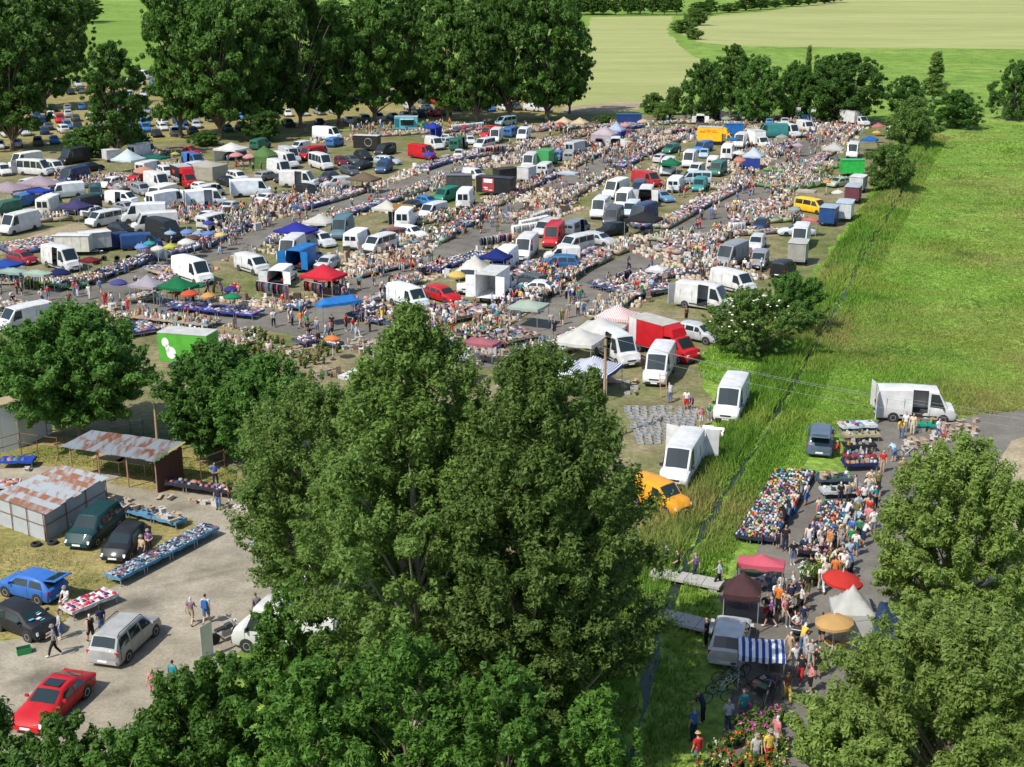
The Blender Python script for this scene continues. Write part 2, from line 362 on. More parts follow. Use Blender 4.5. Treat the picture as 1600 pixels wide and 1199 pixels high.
for i, p in enumerate(ditch):
    dpx = pix(p)
    for side, lo, hi, hh, n in ((-1, .45, 3.6, 1.05, 170), (1, .40, 2.4, .6, 110)):
        d = (ditch[min(i + 1, len(ditch) - 1)] - ditch[max(i - 1, 0)]).normalized(); nn = Vector((d.y, -d.x, 0))
        nn_ = n if dpx[1] > 500 else n // 2
        if dpx[1] > 900: nn_ = n // 2
        for _ in range(nn_):
            t = rnd.random(); q = p + nn * side * (lo + (hi - lo) * t) + d * rnd.uniform(-.9, .9)
            if pix(q)[1] > 890 and 5 < 0: continue
            rp.append((q.x, q.y, 0)); rh.append(hh * (1.1 - .6 * t) * rnd.uniform(.6, 1.2)); rw.append(1.2 / (F / depth(q)))
tufts('ditch_reeds', rp, rh, np.array(rw), M['reed'], 'tall bright green reeds along both banks of the ditch')
VERGE = [(1090, 560), (1180, 480), (1270, 440), (1330, 345), (1360, 300), (1400, 240), (1430, 250), (1350, 400), (1260, 560), (1180, 690), (1120, 780), (1085, 830), (1030, 880), (1040, 820), (1110, 760), (1150, 690), (1170, 620), (1095, 590)]
pts = sample(VERGE, 12000)
tufts('verge_grass', [G(a, b) for a, b in pts], [rnd.uniform(.10, .36) for _ in pts], np.array([1.3 / ppm(a, b) for a, b in pts]), M['grassblade'], 'rough grass verge between the stalls and the ditch')
SHED = [(60, 700), (250, 700), (370, 745), (340, 765), (190, 735), (40, 720)]
pts = sample(SHED, 2200) + sample([(-10, 850), (100, 860), (170, 905), (120, 940), (0, 950)], 700)
tufts('yard_grass', [G(a, b) for a, b in pts], [rnd.uniform(.05, .14) for _ in pts], np.array([1.3 / ppm(a, b) for a, b in pts]), M['grassblade'], 'patchy yellow green grass around the sheds')
# ------------------------------------------------------------------ trees
def leaves(cent, rad, nper, size, flat=.8, seed=0, elong=1.5, st=1.75):
    rs = np.random.RandomState(seed); rm = np.mean(rad)
    cnt = np.maximum(12, (nper * (rad / rm) ** 2).astype(int)); n = int(cnt.sum())
    C = np.repeat(cent, cnt, 0); Rr = np.repeat(rad, cnt)
    d = rs.normal(size=(n, 3)); d /= np.linalg.norm(d, axis=1)[:, None]
    u = rs.uniform(0, 1, n) ** .5
    lump = 1 + .28 * np.sin(d[:, 0] * 5 + Rr * 9) * np.cos(d[:, 1] * 4 + Rr * 5)
    ax = cent - np.array([0, 0, cent[:, 2].min() * .8 + cent[:, 2].mean() * .2]); ax = ax + rs.normal(0, .25, ax.shape) * np.linalg.norm(ax, axis=1)[:, None]; ax /= np.linalg.norm(ax, axis=1)[:, None] + 1e-6
    A = np.repeat(ax, cnt, 0); al = (d * A).sum(1)[:, None] * A         # sprays stretch outwards along their branch
    P = C + (al * st + (d - al) * (.72 if st > 1.5 else .95)) * (Rr * u * lump)[:, None] * np.array([1, 1, flat])
    nrm = d * .8 + np.array([0, 0, .5]) + rs.normal(0, .55, (n, 3)); nrm /= np.linalg.norm(nrm, axis=1)[:, None]
    a = rs.normal(size=(n, 3)); t = np.cross(nrm, a); t /= np.linalg.norm(t, axis=1)[:, None]; b = np.cross(nrm, t)
    s = size * rs.uniform(.6, 1.4, n)[:, None] * .5
    V = np.empty((n, 3, 3), np.float32)
    V[:, 0] = P - t * s * elong + b * s * .3; V[:, 1] = P + b * s * 1.1 + t * s * .2; V[:, 2] = P + t * s * elong - b * s * .9
    return V
PROFILE = {
 'round': lambda t: max(0, 1 - (2 * t - 1) ** 2) ** .5,
 'poplar': lambda t: (min(1, .55 + 2.2 * t) if t < .22 else max(0.05, 1.0 - ((t - .22) / .80) ** 1.7)),
 'ash': lambda t: max(0, 1 - (1.75 * t - .75) ** 2) ** .5 if t > .05 else .5,
 'oak': lambda t: min(1, .65 + 1.4 * t) if t < .3 else max(0, 1 - ((t - .3) / .72) ** 2.3) ** .6,
 'birch': lambda t: max(.1, .75 - .65 * t) if t > .3 else .6 + .4 * t,
}
def tree_meshes(key, h, rx, base, ncl, nleaf, leaf, mat, bark='bark', prof='round', tr=.3, seed=1, crad=None, elong=1.5, flat=.8, shell=.45, extra=None):
    rs = random.Random(seed); pf = PROFILE[prof]; ch = h - base
    cr = crad or rx * .26
    lob = [(rs.uniform(0, 6.28), rs.uniform(.15, .32), rs.randint(2, 5), rs.uniform(0, 6)) for _ in range(4)]
    C, Rd = [], []
    while len(C) < ncl:
        t = rs.random(); r = pf(t)
        if rs.random() > .25 + r: continue
        a = rs.uniform(0, 6.283); k = 1 + sum(am * math.sin(m * a + ph + t * w_) for ph, am, m, w_ in lob) * .6
        q = rs.random() ** shell
        rr = max(.02, (rx - cr * .5)) * r * q * k
        C.append((rr * math.cos(a), rr * math.sin(a), base + cr * .5 + t * (ch - cr * 1.1))); Rd.append(cr * rs.uniform(.6, 1.25) * (.75 + .25 * r))
    C.append((0, 0, h - cr * .7)); Rd.append(cr * .7)
    for _ in range(int(ncl * .35)):                                # loose sprays that break the outline
        t = rs.uniform(.03, 1.0); r = pf(t); a = rs.uniform(0, 6.283); rr = rx * max(r, .08) * rs.uniform(.92, 1.10)
        C.append((rr * math.cos(a), rr * math.sin(a), base + t * ch * .99)); Rd.append(cr * rs.uniform(.25, .5))
    cent = np.array(C); rad = np.array(Rd)
    V = leaves(cent, rad, nleaf, leaf, flat, seed, elong, 1.1 if seed >= 100 else 1.75)
    lm = np_mesh('crown', V.reshape(-1, 3), np.arange(len(V) * 3).reshape(-1, 3), mat, nv=3)
    # trunk, limbs and branches that lead to the clumps
    mb = MB(); top = base + ch * .72; wob = rs.uniform(-.02, .02) * h
    def axis(z): t = z / h; return Vector((wob * math.sin(t * 5), wob * math.cos(t * 4) - wob, z))
    zs = [0, .04 * h, .2 * h, .4 * h, .6 * h, top]
    mb.tube([axis(z) for z in zs], [tr * 1.35, tr, tr * .85, tr * .62, tr * .4, tr * .15], 8)
    idx = sorted(range(len(C)), key=lambda i: -Rd[i])[:min(len(C), 46)]
    for i in idx:
        c = Vector(C[i]); hd = math.hypot(c.x, c.y); z0 = max(base * .55, c.z - hd * 1.0 - .1 * h); z0 = min(z0, top * .97)
        a = axis(z0); m_ = a.lerp(c, .55) + Vector((0, 0, .05 * hd))
        r0 = tr * (.42 - .25 * z0 / h)
        mb.tube([a, m_, c], [r0, r0 * .55, r0 * .18], 5)
    tm = mb.build('trunk', M[bark], 60)
    return tm, lm
TREES = []
def put_tree(name, label, meshes, loc, rz=0, scale=None, group=None, cat='tree'):
    e = empty(name, loc, rz); tag(e, label, cat, group)
    a = ob('trunk', meshes[0], e); b = ob('crown', meshes[1], e)
    if scale: e.scale = (scale,) * 3 if isinstance(scale, (int, float)) else scale
    TREES.append((Vector(loc), label)); return e
def own_tree(name, label, bx, by, ty, wpx, basefrac, ncl, nleaf, leaf, mat, **k):
    p = G(bx, by); h = height_to(bx, by, ty); rx = wpx / 2 / (F / depth(Vector((p.x, p.y, h * .55))))
    k['crad'] = k['crad'] * .50
    ms = tree_meshes(label, h, rx, h * basefrac, int(ncl * 3.0), int(nleaf * .43), leaf * .57, M[mat], **k)
    return put_tree(name, label, ms, p)
# foreground, each grown by itself
own_tree('poplar_tree', 'tallest grey-barked poplar rising over the market in the middle of the view', 655, 1165, 474, 400, .24, 190, 520, .23, 'poplar', bark='palebark', prof='poplar', tr=.36, seed=3, crad=1.35)
own_tree('poplar_tree', 'broad dark poplar between the tallest poplar and the ditch', 835, 1215, 545, 300, .12, 190, 520, .23, 'poplar', bark='palebark', prof='oak', tr=.33, seed=8, crad=1.3)
own_tree('poplar_tree', 'lower poplar left of the tallest poplar, over the gravel yard', 505, 1010, 590, 270, .26, 95, 480, .23, 'poplar', bark='palebark', prof='oak', tr=.24, seed=21, crad=1.3)
own_tree('poplar_tree', 'slim poplar beside the grey plastic crates', 920, 1050, 575, 150, .10, 80, 480, .22, 'poplar', bark='palebark', prof='poplar', tr=.2, seed=27, crad=1.1)
own_tree('maple_tree', 'young bushy maple beside the half hidden white van and the motorcycle', 468, 1150, 915, 150, .10, 42, 460, .24, 'lime', prof='ash', tr=.12, seed=31, crad=.85)
for i, (bx, by, ty, w_, n, lb) in enumerate([
    (345, 1330, 1030, 240, 60, 'round maple at the bottom edge below the walking couple'),
    (500, 1420, 1030, 250, 60, 'dense maple at the bottom edge under the half hidden white van'),
    (640, 1420, 985, 240, 60, 'maple at the foot of the tallest poplar'),
    (790, 1440, 1040, 250, 60, 'maple at the bottom edge under the broad dark poplar'),
    (110, 1370, 1125, 200, 45, 'low maple at the bottom edge below the red car'),
    (-10, 1350, 1085, 150, 40, 'maple cut off by the bottom corner beside the red car'),
    (215, 1400, 1140, 170, 40, 'small maple at the bottom edge between two larger maples'),
    (930, 1440, 1080, 170, 40, 'shaded maple at the bottom edge beside the ditch water')]):
    own_tree('maple_tree', lb, bx, by, ty, w_, .10, n, 430, .24, 'lime', prof='ash', tr=.14, seed=40 + i, crad=.95)
own_tree('ash_tree', 'large dark ash behind the open shed with the rusty roof', 128, 692, 478, 215, .20, 120, 430, .36, 'ash', prof='ash', tr=.3, seed=51, crad=1.5)
own_tree('ash_tree', 'ash in front of the green truck, behind the end of the open shed', 345, 715, 535, 150, .10, 90, 430, .34, 'ash', prof='ash', tr=.24, seed=52, crad=1.3)
own_tree('ash_tree', 'ash between the green truck and the lower poplar', 425, 745, 560, 150, .10, 60, 430, .34, 'ash', prof='ash', tr=.22, seed=57, crad=1.3)
own_tree('ash_tree', 'bright young ash at the edge beside the white hall', -8, 640, 520, 80, .12, 40, 420, .34, 'shrub', prof='ash', tr=.18, seed=53, crad=1.1)
own_tree('willow_tree', 'pale green willow beside the toy tables and the white gazebo', 1478, 1010, 683, 235, .06, 120, 470, .22, 'willow', prof='ash', tr=.26, seed=61, crad=1.15, elong=1.8)
own_tree('willow_tree', 'pale green willow filling the bottom corner past the flower sellers', 1470, 1330, 965, 420, .06, 150, 500, .21, 'willow', prof='round', tr=.26, seed=62, crad=1.15, elong=1.8)
own_tree('willow_tree', 'smaller willow at the bottom edge behind the flower sellers', 1310, 1360, 1080, 190, .06, 50, 460, .21, 'willow', prof='ash', tr=.2, seed=63, crad=.95, elong=1.8)
el = own_tree('elder_bush', 'elder bush covered in creamy flowers beside the red box truck', 1175, 556, 452, 150, .02, 60, 300, .26, 'shrub', prof='round', tr=.1, seed=71, crad=.95)
own_tree('elder_bush', 'dark bush between the white side-door van and the ditch', 1238, 520, 428, 100, .02, 45, 300, .28, 'ash', prof='round', tr=.1, seed=72, crad=.9)
for _ in range(60):                                               # flat flower heads of the elder
    a = rnd.uniform(0, 6.28); b = rnd.uniform(.15, 1.4); q = Vector((math.cos(a) * math.cos(b) * 3.9, math.sin(a) * math.cos(b) * 3.9, 2.6 + 3.0 * math.sin(b)))
    if '_fl' not in globals():
        mb = MB().lathe([(.02, -.03), (.13, 0), (.10, .05), (.01, .06)], 7); _fl = mb.build('flower_head', M['blossom'])
    ob('flower_head', _fl, el, q, rnd.uniform(0, 6), scale=rnd.uniform(.6, 1.1))
# trees grown once and planted again
V_ = {}
for i in range(4): V_['oak', i] = tree_meshes('oak', 10, 4.0, 1.1, 170, 150, .22, M['oak'], prof='oak', tr=.20, flat=.55, seed=100 + i, crad=.66, shell=.5)
for i in range(3): V_['round', i] = tree_meshes('round', 10, 5.2, .4, 170, 140, .25, M['ash'], prof='ash', tr=.3, seed=110 + i, crad=.75, shell=.5)
for i in range(2): V_['bush', i] = tree_meshes('bush', 10, 5.6, .1, 100, 210, .27, M['shrub'], prof='round', tr=.2, seed=120 + i, crad=1.1, shell=.5)
V_['birch', 0] = tree_meshes('birch', 10, 2.2, 1.2, 60, 150, .22, M['poplar'], bark='palebark', prof='birch', tr=.14, seed=130, crad=.8)
def planted(kind, var, name, label, bx, by, ty, wpx=None, group=None, cat='tree', fat=1.0):
    p = G(bx, by); h = height_to(bx, by, ty); s = h / 10; nat = {'oak': 8.0, 'round': 10.4, 'bush': 11.2, 'birch': 4.4}[kind]
    sx = s * fat if wpx is None else (wpx / (F / depth(Vector((p.x, p.y, h / 2))))) / nat
    return put_tree(name, label, V_[kind, var], p, rnd.uniform(0, 6.28), (sx, sx, s), group, cat)
PARKTREES = [  # base x, base y, top row, crown width, where
 (70, 170, -40, 130, 'beside the far corner of the parking field'), (20, 235, -10, 150, 'at the dark corner beside the white minibus'),
 (120, 128, -30, 70, 'in front of the bright green field'), (187, 248, 62, 105, 'on a long bare trunk among the parked cars'),
 (283, 215, -45, 120, 'behind the white pointed gazebos'), (345, 218, -40, 150, 'with a thick dark trunk behind the tall white stall'),
 (405, 205, -10, 130, 'behind the olive green tent'), (470, 200, -60, 120, 'behind the long white van at the edge of the stalls'),
 (530, 195, 10, 110, 'behind the food trailer with dark walls'), (585, 192, -30, 120, 'beside the turquoise food truck'),
 (640, 180, -20, 90, 'behind the turquoise food truck'), (700, 190, -15, 115, 'behind the blue gazebo by the trees'),
 (745, 195, 0, 90, 'behind the white clothes rails under the trees'), (795, 192, -50, 110, 'at the back beside the two white parked vans'),
 (855, 190, -40, 125, 'behind the two cream gazebos'), (890, 178, 5, 75, 'at the end of the row of park trees, by the wheat')]
for i, (bx, by, ty, w_, wh) in enumerate(PARKTREES):
    planted('oak', i % 4, 'oak_tree', 'tall dark park tree ' + wh, bx, by, ty, w_, 'tall park trees around the parking field')
for i, (bx, by, ty, w_) in enumerate([(-40, 150, -60, 120), (310, 112, -20, 70), (420, 118, 0, 80), (520, 125, 10, 80), (640, 125, -10, 80), (760, 140, 5, 70)]):
    planted('oak', (i + 1) % 4, 'oak_tree', 'park tree at the far side of the parking field, in the rear row', bx, by, ty, w_, 'rear row of park trees')
for i, (bx, by, ty, w_, wh) in enumerate([(140, 245, 197, 75, 'in front of the parked cars beside the white gazebo'), (218, 236, 205, 40, 'beside the long bare trunk'), (320, 228, 205, 50, 'behind the red car with its boot open'), (410, 222, 170, 60, 'behind the olive green tent')]):
    planted('round', i % 3, 'bush', 'dark bush ' + wh, bx, by, ty, w_, cat='bush')
for i, (bx, by, ty, w_, kd, wh) in enumerate([(1098, 190, 92, 70, 'round', 'at the near end of the row, by the open white vans'), (1140, 180, 68, 60, 'oak', 'tallest of the row, behind the yellow truck'), (1180, 190, 84, 85, 'round', 'behind the crossed poles'),
    (1238, 190, 95, 60, 'round', 'behind the small silver car'), (1322, 192, 82, 122, 'round', 'widest of the row, behind the white box truck'), (1282, 190, 86, 90, 'round', 'behind the truck with blue barrels')]):
    planted(kd, i % 3, 'maple_tree', 'dense dark green tree ' + wh, bx, by, ty, w_, 'row of dark trees at the end of the market')
planted('birch', 0, 'birch_tree', 'thin birch with a pale trunk between the dark trees', 1258, 182, 70, 24)
planted('birch', 0, 'birch_tree', 'grey green birch leaning over the meadow edge', 1458, 160, 80, 52)
planted('round', 0, 'maple_tree', 'dark tree below the grey green birch', 1490, 200, 140, 85)
planted('round', 1, 'maple_tree', 'dark tree between the widest dark tree and the birch', 1412, 180, 118, 60)
planted('round', 2, 'maple_tree', 'dark tree standing alone at the edge of the far meadow', 1583, 188, 92, 75)
planted('bush', 0, 'willow_bush', 'round bright green bush near the corner of the meadow', 1424, 232, 150, 82, cat='bush')
planted('bush', 1, 'willow_bush', 'round green bush beside the small green box truck', 1386, 300, 222, 78, cat='bush')
for i, (bx, by, ty, w_, wh) in enumerate([(1020, 178, 145, 42, 'by the field track'), (1052, 180, 135, 30, 'beside the wheat field'), (1035, 188, 160, 40, 'behind the parked blue trailer'), (945, 195, 180, 32, 'beside the two cream gazebos'), (1068, 52, 30, 42, 'on the far side of the wheat'), (1088, 40, 12, 40, 'at the far end of the hedge'), (1085, 62, 44, 30, 'where the two wheat fields meet')]):
    planted('bush', i % 2, 'shrub', 'light green shrub ' + wh, bx, by, ty, w_, cat='bush')
for i in range(30):                                                # edge of the wood beyond the fields
    bx = rnd.choice([rnd.uniform(-60, 150), rnd.uniform(250, 660), rnd.uniform(660, 1070)]); by = rnd.uniform(14, 24) if bx > 640 else rnd.uniform(24, 42)
    planted('oak', i % 4, 'oak_tree', 'distant tree in the dark line beyond the fields', bx, by, by - rnd.uniform(26, 48), rnd.uniform(28, 52), 'distant trees beyond the fields')
for i in range(10):
    bx = 1090 + i * 24 + rnd.uniform(-6, 6); by = 24 - i * 2.2
    planted('oak', i % 4, 'oak_tree', 'distant tree on the rim of the far wheat field', bx, by, by - rnd.uniform(14, 26), rnd.uniform(26, 40), 'trees on the rim of the far wheat field')
for i in range(9):
    bx = 905 + i * 19; by = 24
    planted('oak', i % 4, 'oak_tree', 'distant avenue tree with bare trunk behind the wheat field', bx, by, -18 + rnd.uniform(-6, 6), 24, 'avenue of trees behind the wheat field')
def lump(n, seed, r):                                              # low hedge along the two wheat fields
    return None
# ------------------------------------------------------------------ vehicles
def ring(st):
    x, zb, zl, zr, w_, wr = st; wb = w_ * .985; e = min(.10, (zr - zl) * .45)
    h = [(0, zb), (w_ * .90, zb), (w_, zb + .16), (w_, zl - .10), (wb, zl), (wr, zr - e), (wr * .88, zr - e * .18), (wr * .45, zr)]
    return [(x, y, z) for y, z in h] + [(x, 0, zr + .012)] + [(x, -y, z) for y, z in h[:0:-1]]
SPEC = {}
def spec(k, L, W, Hh, xwb, xwt, xrt, xrb, hood, belt, deck=None, clear=.22, nose=.55, wheel=.31, wb=None, wins=(), tail=None):
    f, r, w_ = L / 2, -L / 2, W / 2; wr = w_ * (.80 if Hh < 1.75 else .90); dk = deck or belt + .04; tl = tail or dk - .10
    st = [(r, clear + .16, min(belt - .18, tl - .15), tl - .06, w_ * .86, w_ * .74), (r + .10, clear, min(belt - .06, tl - .06), tl, w_ * .96, w_ * .82)]
    if deck: st.append((xrb, clear, belt - .02, dk, w_, w_ * .86))
    else: st[1] = (r + .10, clear, belt - .04, max(dk, tl), w_ * .97, w_ * .84)
    st += [(xrt, clear, belt, Hh - .06, w_, wr * .97), ((xrt + xwt) / 2, clear, belt, Hh, w_, wr), (xwt, clear, belt - .01, Hh - .06, w_, wr * .97),
           (xwb, clear, hood - .08, hood + .02, w_, w_ * .86), ((xwb + f) / 2 + .1, clear, hood - .14, hood - .06, w_ * .985, w_ * .84), (f - .12, clear, nose - .02, nose + .12, w_ * .93, w_ * .78), (f, clear + .12, nose - .10, nose - .02, w_ * .78, w_ * .66)]
    SPEC[k] = dict(L=L, W=W, H=Hh, st=st, ws=(xwb, xwt), rw=(st[1][0] if not deck else xrb, xrt), wheel=wheel, wx=wb or (L * .31, -L * .29), wins=wins, belt=belt, van=False, nose=nose)
spec('hatch', 3.85, 1.70, 1.48, 1.05, .42, -1.35, -1.8, .96, .93, wins=((-1.5, -.55), (-.45, .82)), tail=.98)
spec('sedan', 4.65, 1.80, 1.42, 1.05, .32, -1.10, -1.72, .93, .92, deck=1.00, wins=((-1.25, -.35), (-.25, .80)), wheel=.33)
spec('coupe', 4.68, 1.82, 1.38, .95, .22, -1.05, -1.80, .91, .90, deck=.99, wins=((-1.35, -.45), (-.35, .70)), wheel=.34)
spec('estate', 4.65, 1.80, 1.50, 1.10, .42, -1.85, -2.2, .95, .94, wins=((-2.0, -1.15), (-1.05, -.15), (-.05, .86)), tail=1.0, wheel=.32)
spec('mpv', 4.60, 1.82, 1.72, 1.30, .62, -1.85, -2.2, 1.04, 1.02, wins=((-2.0, -1.05), (-.95, .02), (.12, 1.08)), tail=1.06, wheel=.32)
spec('suv', 4.45, 1.84, 1.66, 1.08, .42, -1.60, -2.1, 1.06, 1.05, wins=((-1.85, -.95), (-.85, 0), (.1, .84)), tail=1.12, clear=.30, wheel=.36, nose=.68)
spec('smallvan', 4.30, 1.80, 1.82, 1.20, .55, -2.02, -2.1, 1.08, 1.06, wins=((.05, .95),), tail=1.70, wheel=.32, nose=.66)
spec('transporter', 4.95, 1.92, 1.98, 1.85, 1.12, -2.38, -2.45, 1.14, 1.10, wins=((.55, 1.62),), tail=1.85, wheel=.34, nose=.70, wb=(1.60, -1.42))
spec('minivan', 4.95, 1.92, 1.98, 1.85, 1.12, -2.38, -2.45, 1.14, 1.10, wins=((-2.2, -.95), (-.85, .45), (.55, 1.62)), tail=1.85, wheel=.34, nose=.70, wb=(1.60, -1.42))
spec('van', 5.95, 2.02, 2.62, 2.28, 1.55, -2.87, -2.95, 1.28, 1.25, wins=((.95, 2.05),), tail=2.48, clear=.28, wheel=.36, nose=.80, wb=(1.98, -1.70))
spec('minibus', 5.95, 2.02, 2.62, 2.28, 1.55, -2.87, -2.95, 1.28, 1.25, wins=((-2.7, -1.5), (-1.4, -.2), (-.1, .9), (1.0, 2.05)), tail=2.48, clear=.28, wheel=.36, nose=.80, wb=(1.98, -1.70))
spec('lowvan', 5.3, 2.0, 2.25, 2.05, 1.35, -2.55, -2.62, 1.22, 1.18, wins=((.75, 1.82),), tail=2.12, clear=.27, wheel=.35, nose=.76, wb=(1.78, -1.5))
for k in ('van', 'minibus', 'lowvan', 'transporter', 'minivan', 'smallvan'): SPEC[k]['van'] = True

def prof_at(sp, x, i):                                    # a point of the i-th line of the body at length x
    st = sp['st']
    for a, b in zip(st, st[1:]):
        if a[0] <= x <= b[0]:
            t = (x - a[0]) / (b[0] - a[0]); p, q = ring(a)[i], ring(b)[i]
            return Vector([p[j] + (q[j] - p[j]) * t for j in range(3)])
    return Vector(ring(st[-1])[i])
def body_mesh(sp, side_open=None, rear_open=False):
    st = list(sp['st'])
    if side_open:                                          # extra stations at the edges of the sliding door
        for x in side_open:
            for i, (a, b) in enumerate(zip(st, st[1:])):
                if a[0] < x < b[0]:
                    t = (x - a[0]) / (b[0] - a[0]); st.insert(i + 1, tuple(a[j] + (b[j] - a[j]) * t for j in range(6))); break
    if rear_open: st = st[1:]
    rg = [ring(s_) for s_ in st]; n = len(rg[0]); mb = MB()
    V = [p for r_ in rg for p in r_]; fs = []
    for i in range(len(rg) - 1):
        mid = (st[i][0] + st[i + 1][0]) / 2
        for j in range(n):
            if side_open and side_open[0] < mid < side_open[1] and j in (11, 12, 13, 10): continue
            fs.append((i * n + j, (i + 1) * n + j, (i + 1) * n + (j + 1) % n, i * n + (j + 1) % n))
    if not rear_open: fs.append(tuple(range(n)))
    fs.append(tuple((len(rg) - 1) * n + j for j in range(n))[::-1])
    mb.add(V, [f[::-1] for f in fs]); return mb
def patch(P00, P10, P11, P01, off, nrm=None, m=0, mb=None):   # a thin pane on the body, with its own thickness
    n = nrm or (P10 - P00).cross(P01 - P00).normalized()
    c_ = (P00 + P10 + P11 + P01) / 4
    if (c_ - Vector((c_.x * .55, 0, .9))).dot(n) < 0: P00, P10, P11, P01 = P01, P11, P10, P00; n = -n
    q = [P00, P10, P11, P01]; o = [p + n * off for p in q]; b = [p - n * .004 for p in q]
    return (mb or MB()).add(b + o, [(4, 5, 6, 7), (0, 1, 5, 4), (1, 2, 6, 5), (2, 3, 7, 6), (3, 0, 4, 7)], m)
def pane(q, off, m=0, mb=None):                              # a flat pane of four corners, or a curved one of two lines of points
    if len(q) == 4: return patch(*q, off, m=m, mb=mb)
    lo, hi = q; k = len(lo); c = (lo[2] + hi[2]) / 2; n = (lo[-1] - lo[0]).cross(hi[2] - lo[2]).normalized()
    if n.z < 0: n = -n
    sh = lambda p: Vector((p.x, p.y * .96, p.z)); P = [sh(p) for p in lo] + [sh(p) for p in hi]
    V = [p + n * off for p in P] + [p - n * .02 for p in P]; f = []
    for i in range(k - 1): f.append((i, i + 1, k + i + 1, k + i))
    rim = list(range(k)) + list(range(2 * k - 1, k - 1, -1))
    f += [(rim[i], rim[(i + 1) % len(rim)], rim[(i + 1) % len(rim)] + 2 * k, rim[i] + 2 * k) for i in range(len(rim))]
    return (mb or MB()).add(V, f, m)
def panes(sp, side_open=None, rear_open=False):
    out = []
    xb, xt = sp['ws']; lo = lambda x, i, t=0: prof_at(sp, x, i)
    out.append(('windscreen', ([prof_at(sp, xb - .03, i) for i in (6, 7, 8, 9, 10)], [prof_at(sp, xt + .05, i) for i in (6, 7, 8, 9, 10)]), 'glass'))
    rx0, rx1 = sp['rw']
    if not rear_open:
        if sp['van']:
            r = sp['st'][0][0]; zt = sp['st'][1][3] - .22; w_ = sp['W'] / 2
            for s in (-1, 1):
                y0, y1 = .06 * s, (w_ * .70) * s; z0 = sp['belt'] + .10
                q = [Vector((r - .002, y0, z0)), Vector((r - .002, y1, z0)), Vector((r - .002, y1 * .97, zt - .1)), Vector((r - .002, y0, zt - .1))]
                out.append(('rear_window', q if s < 0 else q[::-1], 'glass'))
        else:
            out.append(('rear_window', ([prof_at(sp, rx0 + .05, i) for i in (6, 7, 8, 9, 10)], [prof_at(sp, rx1 - .04, i) for i in (6, 7, 8, 9, 10)]), 'glass'))
    for (x0, x1) in sp['wins']:
        for s in (1, -1):
            if side_open and s < 0 and x0 < side_open[1] - .05 and x1 > side_open[0]: continue
            i0, i1 = (4, 5) if s > 0 else (12, 11)
            q = []
            for x, t in ((x0, .08), (x1, .08), (min(x1, max(xt + .02, x1 - .55)) if x1 > xt else x1 - .03, .90), (max(x0, rx1 + .02) if x0 < rx1 + .3 and not sp['van'] else x0 + .03, .90)):
                q.append(prof_at(sp, x, i0).lerp(prof_at(sp, x, i1), t))
            out.append(('side_window', q[::-1] if s > 0 else q, 'glass'))
    return out
WM = {}
def wheel_mesh(r):
    if r not in WM:
        ty = MB().lathe([(r * .62, -.10), (r * .93, -.10), (r, -.06), (r, .06), (r * .93, .10), (r * .62, .10)], 16, axis='y').build('tyre', M['tyre'], 40)
        mb = MB().lathe([(.02, -.085), (r * .60, -.105), (r * .64, -.08), (r * .64, .08), (r * .60, .105), (.02, .085)], 14, axis='y')
        WM[r] = (ty, mb.build('rim', M['rim'], 30))
    return WM[r]
VC = {}
